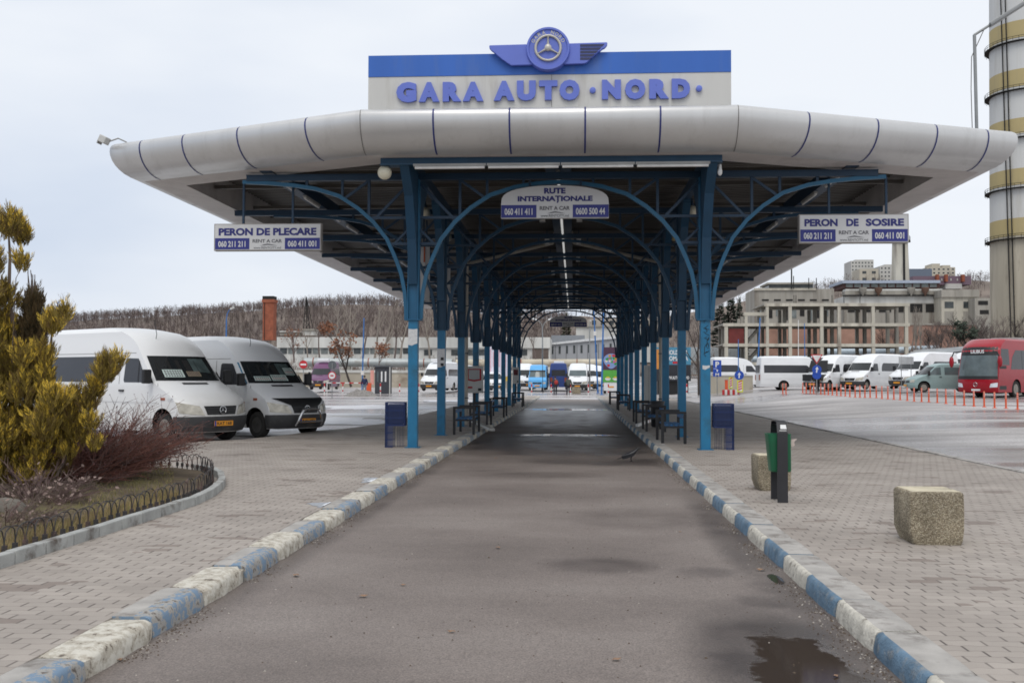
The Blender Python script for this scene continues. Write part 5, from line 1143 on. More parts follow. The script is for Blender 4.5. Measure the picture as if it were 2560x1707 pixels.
# chimneys
M_ctop = mat('chimney_white_band', (.60, .60, .58), .8, 0, .06, .08, 0, 40, .3, (.46, .44, .40), .12, True); M_coch = mat('chimney_ochre_band', (.47, .38, .19), .8, 0, .12, .08, 0, 40, .3, (.36, .30, .18), .12, True); M_cbase = mat('chimney_bare_concrete', (.41, .37, .295), .85, 0, .2, .25, .2, 2, .3, (.17, .15, .12), .35, True)
YCH = 300; cc = A(2576, 850, YCH); o = thing('banded_chimney', 'huge white and ochre banded power station chimney at the right edge', 'chimney', (cc.x, YCH, zg(0, 200)))
def crad(z): return 10.6-.0105*z*.9
def cz_(v): return A(2520, v, YCH-9).z
edges = [(-160, 'w'), (-110, 'o'), (-60, 'w'), (48, 'o'), (92, 'w'), (170, 'o'), (214, 'w'), (293, 'o'), (332, 'w'), (419, 'o'), (460, 'w'), (543, 'o'), (588, 'c'), (950, '')]
for (v0, k), (v1, _) in zip(edges, edges[1:]):
    z1, z0 = cz_(v0), cz_(v1); m = MB(); m.lathe([(crad(z0+(z1-z0)*i/3), z0+(z1-z0)*i/3) for i in range(4)], (cc.x, YCH, 0), 56, cap=False); m.build({'w': 'white_band', 'o': 'ochre_band', 'c': 'concrete_shaft'}[k], {'w': M_ctop, 'o': M_coch, 'c': M_cbase}[k], o, world=True, smooth=60)
for v in (100, 222, 342, 468, 594):
    z = cz_(v); r_ = crad(z); m = MB(); m.lathe([(r_, z-.15), (r_+1.3, z-.1), (r_+1.3, z+.05), (r_, z+.1)], (cc.x, YCH, 0), 56, cap=False)
    for zz in (.6, 1.15): m.tube([(cc.x+(r_+1.25)*cos(2*pi*i/56), YCH+(r_+1.25)*sin(2*pi*i/56), z+zz) for i in range(57)], .06, 4, cap=False)
    for i in range(44): a_ = 2*pi*i/44; m.tube([(cc.x+(r_+1.25)*cos(a_), YCH+(r_+1.25)*sin(a_), z-.6), (cc.x+(r_+1.25)*cos(a_), YCH+(r_+1.25)*sin(a_), z+1.2)], .06, 3)
    m.build('gallery', M_void, o, world=True)
for du in (2536, 2543):
    m = MB(); pts = []
    for v in range(-160, 960, 40):
        z = cz_(v); x = A(du+(v-300)*.006, 850, YCH-10).x; r_ = crad(z)+.35; pts.append((x, YCH-sqrt(max(1, r_*r_-(x-cc.x)**2)), z))
    m.tube(pts, .17, 5)
    m.build('ladder', M_void, o, world=True)
pt = A(2252, 800, 262); o = thing('pylon_tower', 'slim raw concrete tower with a dark ladder behind the concrete frame', 'tower', (pt.x, 262, 2)); z0, z1 = A(2252, 950, 262).z, A(2252, 607, 262).z
m = MB(); m.lathe([(2.75, z0), (2.5, (z0+z1)/2), (1.95, z1)], (pt.x, 262, 0), 8, ax=Matrix.Rotation(0, 3, 'Z')); m.build('shaft', M_conc, o, world=True)
m = MB(); m.lathe([(2.0, z1), (2.6, z1+.1), (2.6, z1+.5), (2.0, z1+.5)], (pt.x, 262, 0), 8)
for i in range(8): m.tube([(pt.x+2.5*cos(pi*i/4), 262+2.5*sin(pi*i/4), z1+.4), (pt.x+2.5*cos(pi*i/4), 262+2.5*sin(pi*i/4), z1+1.6)], .06, 4)
m.build('gallery', M_void, o, world=True)
m = MB(); m.b2((pt.x-.1, 259.2, z0), (pt.x+.35, 259.6, z1)); m.build('ladder', M_void, o, world=True)
# named trees
def tp(u, v, Y): p = A(u, v, Y); return (p.x, Y, p.z)
for i, (u, v, Y, h, k) in enumerate([(800, 905, 165, 8, 0), (838, 905, 160, 10.5, 1), (880, 905, 168, 11.5, 1), (905, 905, 150, 9, 0), (935, 905, 160, 11, 1), (960, 905, 172, 12, 1), (1000, 905, 165, 11, 1), (735, 900, 150, 7, 0), (770, 905, 170, 7.5, 1), (1075, 905, 158, 9, 1), (985, 905, 145, 8, 0), (1110, 900, 170, 9, 1), (1300, 905, 172, 7, 1), (1340, 902, 172, 6, 0)]):
    tree('bare_tree', 'pale leafless tree before the white factory' if k else 'brown leafless tree before the white factory', tp(u, v, Y), h, 100+i, M_twig2 if k else M_twig, group='pale bare trees before the white factory' if k else 'brown bare trees before the white factory', spread=.9)
tree('rusty_tree', 'leaning tree with rust brown leaves behind the boom barrier', tp(878, 965, 118), 7.2, 201, M_twig3, leaf=(M_rust, .7, 5, .2), lean=-.18, spread=.7)
tree('rusty_tree', 'round rusty brown tree left of the kiosk roof', tp(945, 962, 118), 4.8, 202, M_twig, leaf=(M_rust, .5, 4, .16), spread=.6)
tree('rusty_tree', 'small rusty tree between the near minibuses and the no entry sign', tp(735, 905, 140), 5, 203, M_twig, leaf=(M_rust, .3, 3, .16), spread=.6)
tree('bare_tree', 'tall dark leafless tree on the skyline above the nearest minibus', tp(168, 818, 240), 8.5, 204, M_twig, spread=.9, dens=1.2)
tree('bare_tree', 'dark leafless tree just right of the front right column', tp(1748, 985, 86), 6.6, 205, M_twig3, spread=.6, dens=1.3)
tree('bare_tree', 'grey leafless tree behind the white billboard on the right', tp(1712, 960, 120), 7, 206, M_twig, spread=.7)
for i, (u, v, Y, h) in enumerate([(2288, 900, 170, 9.5), (2304, 900, 168, 9), (2276, 900, 172, 8)]):
    tree('poplar', 'upright leafless poplar right of the concrete frame', tp(u, v, Y), h, 300+i, M_twig2, kind='poplar', spread=.9, group='bare poplars right of the concrete frame')
for i, (u, v, Y, h) in enumerate([(2325, 905, 175, 6), (2345, 905, 172, 7), (2368, 905, 176, 6.5), (2392, 905, 170, 8), (2412, 905, 172, 7), (2435, 905, 168, 7), (2455, 905, 172, 7.5), (2480, 905, 160, 6.5), (2505, 905, 165, 7), (2530, 905, 160, 7), (2552, 905, 165, 6), (2312, 905, 182, 6.5), (2356, 905, 183, 7), (2381, 905, 183, 6), (2424, 905, 180, 7), (2445, 905, 178, 6.5), (2468, 905, 178, 7), (2245, 900, 180, 6), (2210, 900, 185, 6)]):
    tree('bare_bush_tree', 'brown leafless tree before the salmon brick wall', tp(u, v, Y), h, 320+i, M_twig if i % 3 else M_twig3, spread=.8, group='brown bare trees before the salmon brick wall', dens=1.9)
M_con = mat('conifer_needles', (.035, .048, .032), .9, 0, .35, 1.5)
def conifer(label, base, h, w, seed, mt, group=None, bark=M_twig3):
    rr = random.Random(seed); o = thing('conifer', label, 'conifer', base, 0, group); m = MB(); m.tube([(0, 0, -.2), (0, 0, h*.95)], [h*.02, .01], 6); m.build('trunk', bark, o); m = MB()
    for i in range(int(260*max(1, h/6))):
        t = rr.random()**.8; z = h*(.06+.94*t); R0 = w*(1-t)**.8*rr.uniform(.6, 1.1)+.05; a = rr.uniform(0, 2*pi); d = Vector((cos(a), sin(a), -.1)); p = Vector((0, 0, z)); e = p+d*R0; s_ = Vector((-sin(a), cos(a), 0))*R0*.28
        m.poly([p+d*R0*.2, e-d*R0*.3-s_+Vector((0, 0, rr.uniform(-.2, .1))), e+Vector((0, 0, rr.uniform(0, .35))), e-d*R0*.3+s_+Vector((0, 0, rr.uniform(-.2, .1)))])
    m.build('crown', mt, o, recalc=False); return o
for i, (u, v, Y, h, w) in enumerate([(1800, 905, 190, 12.5, 2.6), (1828, 905, 195, 14, 2.8), (1850, 905, 200, 12.5, 2.4)]): conifer('dark spruce under the canopy edge left of the concrete frame', tp(u, v, Y), h, w, 400+i, M_con, 'dark spruces left of the concrete frame')
conifer('olive green spruce beyond the grey hall', tp(1416, 880, 260), 10, 2.6, 410, mat('olive_needles', (.07, .075, .04), .9, 0, .3, 1))
tree('ivy_tree', 'tree wrapped in dark ivy beside the banded chimney', tp(2425, 905, 160), 7, 420, M_twig3, leaf=(M_con, .6, 6, .3), spread=.8)
# ------------------------------------------------------------ flower bed on the left
M_soil = mat('bed_soil', (.11, .085, .06), .95, 0, .35, 1.5, .8, 18, .2, (.15, .135, .06), .9)
bedf = [(-4.98, 7.0), (-4.95, 9), (-4.92, 11), (-4.9, 12.6), (-5.0, 13.6), (-5.25, 14.6), (-5.7, 15.8), (-6.2, 16.7), (-6.8, 17.2), (-8, 17.5), (-9.3, 17.6)]
m = MB(); rows = []
for k in range(7):
    t = k/6; rows.append([((x)*(1-t)+(-9.5 if x > -9.5 else x)*t, y*(1-t)+(y*.6+12*.4 if y > 12 else y)*t, .04+.16*sin(pi/2*t)+(.04*mnoise.noise((x*2, y*1.5, t*3)) if k else 0)) for x, y in bedf])
rows = [[(max(x, -9.3), y, z if x > -9.2 and k_ < 6 else -.03) for x, y, z in r_] for k_, r_ in enumerate(rows)]
m.grid(rows); tag(m.build('soil', M_soil, smooth=60), kind='structure')
M_bk = concrete('bed_edging', (.37, .375, .36), ds=3)
m = MB(); out = [(x+.17 if i < 4 else x+.14, y+(0 if i < 5 else .1)) for i, (x, y) in enumerate(bedf)]
def along(path, step):
    P_ = [Vector(p) for p in path]; res = []; acc = 0; i = 0
    d = [(P_[k+1]-P_[k]).length for k in range(len(P_)-1)]; T = sum(d); n = int(T/step)
    for k in range(n+1):
        s_ = k*step; i = 0
        while i < len(d)-1 and s_ > d[i]: s_ -= d[i]; i += 1
        res.append(P_[i].lerp(P_[i+1], s_/d[i]))
    return res
pp = along(out[:9], .5)
for a, b in zip(pp, pp[1:]):
    dd = (b-a).normalized(); m.bar((a.x, a.y, -.02+R.uniform(-.006, .006)), (b.x-dd.x*.01, b.y-dd.y*.01, -.02), .1, .26, up=(0, 0, 1))
tag(m.build('kerb', M_bk, bev=.012), kind='structure')
M_grass = mat('dry_grass_blades', (.20, .185, .06), .9, 0, .4, 1.2); M_straw = mat('straw_blades', (.30, .225, .11), .9, 0, .3, 1.2)
rr = random.Random(5); m = MB()
for i in range(15000):
    e = rr.random() < .3
    y = rr.uniform(8, 17.0) if not e else rr.uniform(8, 13.2); x = -5.0-(0 if y < 12.8 else (y-12.8)*.42)-(rr.uniform(.02, 3.2) if not e else rr.uniform(0, .35)); z = .05; h = rr.uniform(.02, .07)*(1.5 if e else 1); a = rr.uniform(0, 2*pi); l = rr.uniform(.0, .05); w = .004
    z = .045+.1*min(1, (-4.95-x)/3)
    m.poly([(x-w*cos(a), y-w*sin(a), z), (x+w*cos(a), y+w*sin(a), z), (x+l*sin(a), y+l*cos(a), z+h)], 1 if (e and rr.random() < .7) or rr.random() < .3 else 0)
tag(m.build('grass', [M_grass, M_straw], recalc=False), 'thin yellowing grass in the flower bed', 'grass', kind='stuff')
M_hoop = mat('hoop_fence_iron', (.05, .046, .045), .6, .2, .3, 6, 0, dirt=(.20, .12, .10), ds=5)
fp = along([(x+.03, y) for x, y in bedf[:10]], .165)
hf = thing('hoop_fence', 'low iron fence of overlapping hoops round the flower bed', 'fence', (fp[0].x, fp[0].y, .04))
for k in range(len(fp)-2):
    a, b = fp[k], fp[k+2]; h = .24+.012*sin(k*1.7); m = MB(); tl = .02*sin(k*2.3)
    pts = []
    for i in range(11):
        t = i/10; q = a.lerp(b, .5-.5*cos(pi*t)); pts.append((q.x+tl*sin(pi*t), q.y, .05+(h*.55*min(1, sin(pi*t)*2.2) + h*.45*sin(pi*t))))
    m.tube(pts, .0062, 5, cap=False)
    for s_ in (.25, .75):
        q = a.lerp(b, s_); 
    m.build('hoop', M_hoop, hf, world=True, smooth=60, recalc=False)
for k in range(0, len(fp)):
    a = fp[k]; m = MB(); m.tube([(a.x, a.y, -.02), (a.x, a.y, .12)], .011, 5); m.b2((a.x-.018, a.y-.018, .07), (a.x+.018, a.y+.018, .13)); m.build('peg', M_hoop, hf, world=True)
# golden thuja: upright flame-shaped sprays on a branching frame
M_tip = mat('thuja_gold_tips', (.80, .56, .07), .75, 0, .25, 2.2); M_oli = mat('thuja_olive_fans', (.27, .20, .04), .8, 0, .35, 2.2); M_brn = mat('thuja_brown_fans', (.155, .10, .035), .85, 0, .35, 2.2); M_bark = mat('grey_brown_bark', (.14, .105, .085), .9, 0, .25, 4)
def sprays(mb, c, wx, h, n, rr, mats=(0, 1, 2), gold=.5, dens=17, lean=None):
    """a clump of upright feathery sprays filling an ellipsoid about c"""
    for i in range(n):
        while True:
            ox, oy, oz = rr.uniform(-1, 1), rr.uniform(-1, 1), rr.uniform(-1, 1)
            if ox*ox+oy*oy+oz*oz < 1: break
        kx = 1-.6*max(0, oz); b = Vector((c[0]+ox*wx*kx, c[1]+oy*wx*kx, c[2]+oz*h*.5)); ht = rr.uniform(.10, .22)
        d = Vector((ox*.45+rr.gauss(0, .14), oy*.45+rr.gauss(0, .14), 1)).normalized()
        side = d.cross(Vector((rr.gauss(0, 1), rr.gauss(0, 1), .1))).normalized(); nrm = d.cross(side)
        g_ = rr.random() < gold*(.75+.5*max(0, oz))
        for k in range(dens):
            t = k/dens; w = ht*.26*(1-t)**.75*(.35+t*1.4 if t < .4 else 1)
            p = b+d*ht*t; sg = 1 if k % 2 else -1; ph = rr.uniform(-1, 1)
            e = p+(side*sg*cos(ph)+nrm*sin(ph))*w+d*ht*.22; q = d*ht*.026+nrm*.003
            mi = (0 if rr.random() < .08+.85*t*t else 1) if g_ else (1 if rr.random() < .6 else 2)
            mb.poly([p-q, e-d*ht*.04, e+d*ht*.10, p+q], mats[mi])
YT = 13.0
def TP(u, v, dY=0): return A(u, v, YT+dY)
px_ = YT/2560
th = thing('golden_thuja', 'tall golden yellow thuja shrub at the left edge of the flower bed', 'shrub', tuple(G(70, 1265)))
rr = random.Random(21)
stem = MB()
for pts, r_ in (([(55, 1290), (50, 1150), (70, 1000), (40, 860), (22, 740), (25, 640), (22, 590)], .05), ([(60, 1280), (130, 1130), (190, 1010), (250, 960), (290, 925)], .035), ([(50, 1270), (0, 1120), (-40, 960), (-60, 800)], .05), ([(60, 1200), (100, 1050), (120, 930), (130, 830), (140, 780)], .03), ([(120, 1150), (190, 1100), (240, 1040)], .02), ([(60, 1000), (30, 900), (60, 820)], .02), ([(22, 720), (40, 695), (52, 672)], .009)):
    P_ = [TP(u, v, rr.uniform(.1, .4)) for u, v in pts]; P_[0].z = .05; stem.tube(P_, [r_*(1-.75*i/(len(P_)-1)) for i in range(len(P_))], 6)
stem.build('stem', M_bark, th, world=True, smooth=60)
clumps = [(25, 575, 34, 75, 20), (50, 590, 26, 70, 16), (0, 580, 26, 70, 14), (62, 598, 18, 50, 9), (54, 668, 16, 46, 10), (-8, 672, 20, 70, 12),
 (10, 760, 38, 110, 34), (-40, 740, 40, 120, 26), (16, 835, 30, 80, 22), (132, 820, 24, 60, 26), (158, 800, 14, 50, 8), (54, 900, 24, 60, 14), (108, 900, 28, 80, 26), (0, 900, 50, 130, 40), (-60, 860, 60, 180, 44),
 (108, 955, 26, 70, 24), (60, 985, 46, 100, 36), (140, 1010, 32, 70, 28), (10, 1010, 50, 110, 40), (-50, 1000, 60, 160, 44), (184, 1010, 26, 60, 22), (175, 1060, 40, 80, 30), (110, 1070, 46, 90, 36), (50, 1080, 50, 100, 38), (-10, 1100, 60, 120, 42), (215, 1020, 26, 60, 18),
 (264, 935, 26, 70, 34), (292, 918, 18, 50, 12), (238, 985, 20, 50, 20), (100, 1140, 46, 80, 32), (40, 1150, 50, 90, 34), (-30, 1180, 60, 100, 30), (172, 1130, 30, 60, 16), (228, 1068, 18, 40, 10), (200, 1100, 22, 50, 12), (236, 1122, 13, 26, 7), (75, 1195, 40, 50, 14), (130, 1030, 30, 70, 22)]
fol = MB()
for (u, v, w, h, n) in clumps:
    c = TP(u, v, rr.uniform(-.45, .3)); sprays(fol, c, w*px_*.86, h*px_*.92, int(n*5), rr, gold=rr.choice((.4, .65, .85, 1)))
for (u, v, w, h, n) in [(20, 1200, 60, 110, 60), (85, 1190, 50, 100, 52), (140, 1165, 40, 90, 36), (-20, 1110, 60, 120, 46), (60, 1080, 56, 120, 52), (120, 1060, 44, 110, 40), (30, 960, 54, 130, 50), (95, 985, 40, 100, 34), (-10, 850, 50, 130, 40), (160, 1100, 32, 80, 22), (60, 1240, 60, 60, 30), (10, 1260, 50, 50, 22)]:
    sprays(fol, TP(u, v, rr.uniform(.1, .55)), w*px_*.9, h*px_*.95, int(n*5), rr, gold=.12)
fol.build('foliage', [M_tip, M_oli, M_brn], th, world=True, recalc=False)
M_jb = mat('juniper_brown', (.115, .075, .03), .9, 0, .35, 2)
jn = thing('dark_juniper', 'dark brown green conical juniper rising among the golden thuja branches', 'shrub', tuple(G(75, 1270))); fol = MB(); rr = random.Random(8)
for i in range(30):
    t = rr.random()**.8; v = 735+t*190; w = 5+t*26; u = 80+rr.uniform(-w, w)*.9-t*4; c = A(u, v, 13.5+rr.uniform(-.25, .25)); sprays(fol, c, .12, .28, 30, rr, gold=.05)
fol.build('foliage', [M_jb, M_jb, mat('juniper_dark', (.06, .048, .022), .9, 0, .3, 2)], jn, world=True, recalc=False)
st_ = MB()
for k in range(9):
    a = A(80+rr.uniform(-10, 8), 745, 13.5); st_.tube([a, a+Vector((rr.uniform(-.06, .06), 0, rr.uniform(.2, .42)))], .006, 4)
st_.tube([A(75, 1245, 13.5), A(80, 735, 13.5)], [.05, .008], 6); st_.build('stem', M_bark, jn, world=True)
# red barberry: a mound of thin arching twigs
M_rtw = mat('barberry_red_twigs', (.155, .066, .05), .85, 0, .35, 3); M_rtw2 = mat('barberry_grey_twigs', (.13, .085, .078), .9, 0, .3, 3); M_bud = mat('barberry_dry_berries', (.085, .028, .028), .8)
def twiggy(name, label, base, h, rx, n, seed, mts, group=None, up=.9, leaf=None):
    rr = random.Random(seed); o = thing(name, label, 'shrub', tuple(base), 0, group); t = MB(); l_ = MB()
    for i in range(n):
        a = rr.uniform(0, 2*pi); q = sqrt(rr.random()); b = Vector((cos(a)*q*rx*.45, sin(a)*q*rx*.45, 0)); d = Vector((cos(a)*q*.9, sin(a)*q*.9, up)).normalized(); L = h*rr.uniform(.55, 1.15); pts = [b]; p = b.copy(); k = 4
        for j in range(k):
            d = (d+Vector((cos(a)*.16+rr.gauss(0, .13), sin(a)*.16+rr.gauss(0, .13), -.10))).normalized(); p = p+d*L/k; pts.append(p.copy())
        mi = 0 if rr.random() < .72 else 1; t.tube(pts, [.008, .006, .005, .0035, .002], 3, mi, cap=False)
        for j in (1, 2, 3):
            for _ in range(3):
                f = pts[j].lerp(pts[min(k, j+1)], rr.random()); e = (d+Vector((rr.gauss(0, .7), rr.gauss(0, .7), rr.gauss(.2, .4)))).normalized()*L*rr.uniform(.1, .25); t.tube([f, f+e], [.004, .0015], 3, mi, cap=False)
                if leaf and rr.random() < leaf[0]:
                    s_ = rr.uniform(.5, 1.2)*leaf[1]; c = f+e; v1_ = Vector((rr.gauss(0, 1), rr.gauss(0, 1), rr.gauss(0, 1))).normalized()*s_; v2_ = v1_.orthogonal().normalized()*s_*.6; l_.poly([c-v1_, c+v2_, c+v1_, c-v2_])
    t.build('twigs', list(mts), o, recalc=False)
    if leaf: l_.build('dead_leaves', leaf[2], o, recalc=False)
    return o
twiggy('barberry_bush', 'red brown leafless barberry bush between the golden thuja and the hoop fence', G(250, 1205), 1.35, .66, 620, 31, (M_rtw, M_rtw2), up=1.0, leaf=(.5, .016, M_bud))
twiggy('barberry_bush', 'lower reddish twig bush spreading behind the right side of the barberry', G(292, 1184), 1.05, .58, 240, 32, (M_rtw2, M_rtw), up=.85, leaf=(.5, .016, M_bud))
twiggy('barberry_bush', 'dark red twig bush under the golden thuja branches', G(165, 1222), 1.0, .9, 300, 34, (M_rtw, M_rtw2), up=.7, leaf=(.4, .016, M_bud))
M_dead = mat('faded_pink_leaves', (.26, .19, .165), .9, 0, .3, 5)
twiggy('dead_hydrangea', 'withered pinkish brown plant at the foot of the golden thuja', G(85, 1275), .62, .7, 150, 33, (M_rtw2, M_bark), leaf=(.16, .03, M_dead))
twiggy('dead_hydrangea', 'withered low brown plant at the lower left edge of the bed', G(10, 1330), .5, .6, 110, 35, (M_bark, M_rtw2), leaf=(.14, .028, M_dead))
m = MB(); rr = random.Random(3); p = G(12, 1300)
for i in range(7):
    pass
m.ball((0, 0, .1), .22, 10, sc=(1.2, .8, .7)); o = m.build('boulder', concrete('boulder_stone', (.15, .135, .115)), None, smooth=50); o.location = p; tag(o, 'grey boulder half hidden by the plants at the left edge of the bed', 'boulder')
# ------------------------------------------------------------ platform furniture
M_bframe = mat('bench_black_steel', (.014, .014, .016), .5); M_bslat = mat('bench_blue_slat', (.02, .11, .26), .5, 0, .2, 5)
def bench():
    o = thing('bench', '', 'bench', (0, 0, 0), 0, 'platform benches'); wx, ly = .27, .8
    for sx in (-1, 1):
        for sy in (-1, 1): m = MB(); m.b2((sx*wx-.035, sy*ly-.035, 0), (sx*wx+.035, sy*ly+.035, .72)); m.build('leg', M_bframe, o, bev=.006)
    for sy in (-1, 1): m = MB(); m.b2((-wx-.035, sy*ly-.04, .722), (wx+.035, sy*ly+.04, .78)); m.build('armrest', M_bframe, o, bev=.008)
    for sy in (-1, 1): m = MB(); m.b2((-wx+.036, sy*ly-.025, .38), (wx-.036, sy*ly+.025, .43)); m.build('seat_rail', M_bframe, o)
    for k in range(4): m = MB(); m.b2((-.21+k*.115, -ly-.03, .432), (-.13+k*.115, ly+.03, .465)); m.build('seat_slat', M_bslat, o, bev=.006)
    m = MB(); m.b2((wx-.035, -ly+.036, .60), (wx+.0, ly-.036, .68)); m.build('back_slat', M_bslat, o, bev=.006); return o
b0 = None
for i, (x, y, la) in enumerate([(2.42, 25.9, 'front right black bench with blue slats on the right platform'), (2.42, 31.4, 'second black bench from the front on the right platform'), (2.42, 36.4, 'third black bench from the front on the right platform'), (2.42, 50.5, 'black bench far along the right platform'), (2.42, 61.5, 'farthest black bench on the right platform'), (-3.05, 29.2, 'front left black bench with blue slats on the left platform'), (-3.05, 33.6, 'second black bench from the front on the left platform'), (-3.05, 41.5, 'third black bench from the front on the left platform'), (-3.05, 56, 'farthest black bench on the left platform')]):
    if b0 is None: b0 = bench(); b0['label'] = la; b0.location = (x, y, 0)
    else: dup(b0, (x, y, 0), 0 if x > 0 else pi, la)
M_wire = mat('blue_wire_mesh', (.010, .028, .12), .5, 0, .15, 4); M_bag = mat('bin_liner', (.016, .022, .05), .5)
def wbin(label, x, y, s):
    o = thing('litter_bin', label, 'litter bin', (x, y, 0)); bk = MB(); w, d_ = .44, .3
    for i in range(16): xx = -w/2+w*i/15; bk.b2((xx-.006, -d_/2, .5), (xx+.006, -d_/2+.006, 1.02)); bk.b2((xx-.006, d_/2-.006, .5), (xx+.006, d_/2, 1.02))
    for i in range(9): yy = -d_/2+d_*i/8; bk.b2((-w/2, yy-.006, .5), (-w/2+.008, yy+.006, 1.02)); bk.b2((w/2-.008, yy-.006, .5), (w/2, yy+.006, 1.02))
    for z in (.5, .67, .84, 1.02): bk.b2((-w/2, -d_/2-.004, z-.008), (w/2, -d_/2+.006, z+.008)); bk.b2((-w/2, d_/2-.006, z-.008), (w/2, d_/2+.004, z+.008)); bk.b2((-w/2-.004, -d_/2, z-.008), (-w/2+.006, d_/2, z+.008)); bk.b2((w/2-.006, -d_/2, z-.008), (w/2+.004, d_/2, z+.008))
    bk.build('basket', M_wire, o); m = MB(); m.b2((-w/2+.03, -d_/2+.03, .52), (w/2-.03, d_/2-.03, .97)); m.build('liner', M_bag, o, bev=.04)
    m = MB(); lx = s*(w/2-.085)
    for yy in (-d_/2+.004, d_/2-.004):
        m = MB()
        for i in range(8): xx = lx-.085+.17*i/7; m.b2((xx-.005, yy-.004, 0), (xx+.005, yy+.004, .49))
        for z in (.02, .17, .33): m.b2((lx-.09, yy-.005, z-.005), (lx+.09, yy+.005, z+.005))
        m.build('leg_panel', M_wire, o)
    m = MB(); m.b2((lx+s*.078, -d_/2, 0), (lx+s*.085, d_/2, 1.0)); m.build('side_panel', M_wire, o)
    m = MB()
    for i in range(5): xx = -s*(.02+i*.035); m.b2((xx-.004, d_/2-.012, 0), (xx+.004, d_/2-.004, .5))
    m.build('rod', M_wire, o); return o
wbin('blue wire litter bin on the left of the front left column', XL-.40, Y0+.05, -1)
wbin('blue wire litter bin on the right of the front right column', XR+.40, Y0+.05, 1)
o = thing('litter_bin', 'dark round litter bin behind the second right column', 'litter bin', (XR-.3, 32.6, 0)); m = MB(); m.lathe([(.17, .05), (.2, .1), (.22, .8), (.2, .82)], n=18); m.build('drum', M_blk, o, smooth=40); m = MB(); m.lathe([(.235, .8), (.235, .86), (.2, .87)], n=18); m.build('rim', M_bframe, o, smooth=40)
M_green = mat('green_bin_paint', (.012, .135, .062), .45, 0, .1, 4, 0, dirt=(.03, .10, .06), ds=3); M_strap = mat('black_strap_steel', (.022, .022, .026), .5, 0, .2, 4)
o = thing('green_bin', 'green swing litter bin on a black strap frame by the right kerb', 'litter bin', (2.665, 13.63, 0))
m = MB()
for yy, xx in ((-.2, .02), (.2, .012)): m.b2((xx-.066, yy-.012, 0), (xx+.066, yy+.012, .90))
m.build('upright', M_strap, o); m = MB(); m.grid([[(xx-.066+(.05-xx if False else 0), yy, z), (xx+.066, yy, z)] for xx, yy, z in ((.02, -.212, .9), (.02, -.15, 1.03), (.016, 0, 1.045), (.012, .15, 1.03), (.012, .212, .9))]); m.grid([[(xx-.066, yy, z-.02), (xx+.066, yy, z-.02)] for xx, yy, z in ((.02, -.19, .9), (.02, -.14, 1.01), (.016, 0, 1.025), (.012, .14, 1.01), (.012, .19, .9))]); m.build('top_hoop', M_strap, o)
m = MB(); m.b2((-.02, -.2135, .92), (.07, -.2125, .93)); m.grid([[(-.005, -.2, .945), (.075, -.2, .945)], [(.0, -.168, .998), (.07, -.168, .998)]]); m.build('sticker', M_white, o)
m = MB(); prs = [(.385, .125, .12), (.40, .132, .13), (.86, .148, .155), (.875, .152, .16), (.875, .138, .145), (.80, .135, .14)]
def rrect(wx, wy, z, sh=0, n=5, rad=.05): 
    out = []
    for qx, qy, a0 in ((1, 1, 0), (-1, 1, 90), (-1, -1, 180), (1, -1, 270)):
        for i in range(n): a = radians(a0+90*i/(n-1)); out.append((sh+qx*(wx-rad)+rad*cos(a), qy*(wy-rad)+rad*sin(a), z))
    return out
m.grid([rrect(a, b, z, -.05*(z-.62)+.012) for z, a, b in prs], 0, True, True); m.build('bucket', M_green, o, smooth=50)
m = MB(); m.prism([(0, 0), (.07, .02), (.06, .07), (.1, .11), (.03, .1), (-.01, .05)], .03, (.14, -.05, .70)); m.build('paper_scrap', mat('paper_scrap', (.55, .46, .42), .9), o); m = MB(); m.b2((-.03, -.21, .28), (.05, -.19, .30)); m.build('pivot', M_strap, o)
# exposed aggregate cubes
def agg():
    m, t, n, l, P = nt('exposed_aggregate'); co = n.new('ShaderNodeTexCoord'); v = n.new('ShaderNodeTexVoronoi'); v.inputs['Scale'].default_value = 88; l.new(co.outputs['Object'], v.inputs['Vector'])
    r = n.new('ShaderNodeValToRGB'); e = r.color_ramp.elements; e[0].position = 0; e[0].color = (.25, .20, .135, 1); e[1].position = 1; e[1].color = (.58, .51, .385, 1); k = e.new(.5); k.color = (.40, .34, .235, 1)
    s_ = n.new('ShaderNodeSeparateXYZ'); l.new(v.outputs['Color'], s_.inputs[0]); l.new(s_.outputs[0], r.inputs[0])
    d = n.new('ShaderNodeMapRange'); d.inputs[1].default_value = .25; d.inputs[2].default_value = .6; d.inputs[3].default_value = 1; d.inputs[4].default_value = .62; l.new(v.outputs['Distance'], d.inputs[0])
    x = n.new('ShaderNodeMixRGB'); x.blend_type = 'MULTIPLY'; x.inputs[0].default_value = 1; l.new(r.outputs[0], x.inputs[1]); l.new(d.outputs[0], x.inputs[2])
    a = n.new('ShaderNodeTexNoise'); a.inputs['Scale'].default_value = 3; a.inputs['Detail'].default_value = 5; l.new(co.outputs['Object'], a.inputs['Vector']); q = n.new('ShaderNodeMapRange'); q.inputs[1].default_value = .35; q.inputs[2].default_value = .65; q.inputs[3].default_value = .75; q.inputs[4].default_value = 1.25; l.new(a.outputs['Fac'], q.inputs[0])
    y = n.new('ShaderNodeMixRGB'); y.blend_type = 'MULTIPLY'; y.inputs[0].default_value = 1; l.new(x.outputs[0], y.inputs[1]); l.new(q.outputs[0], y.inputs[2]); l.new(y.outputs[0], P.inputs['Base Color']); P.inputs['Roughness'].default_value = .9
    b = n.new('ShaderNodeBump'); b.inputs['Strength'].default_value = .9; b.inputs['Distance'].default_value = .012; b.invert = True; l.new(v.outputs['Distance'], b.inputs['Height']); l.new(b.outputs[0], P.inputs['Normal']); return m
M_agg = agg(); M_cap = concrete('cube_top_concrete', (.56, .50, .37), ds=5)
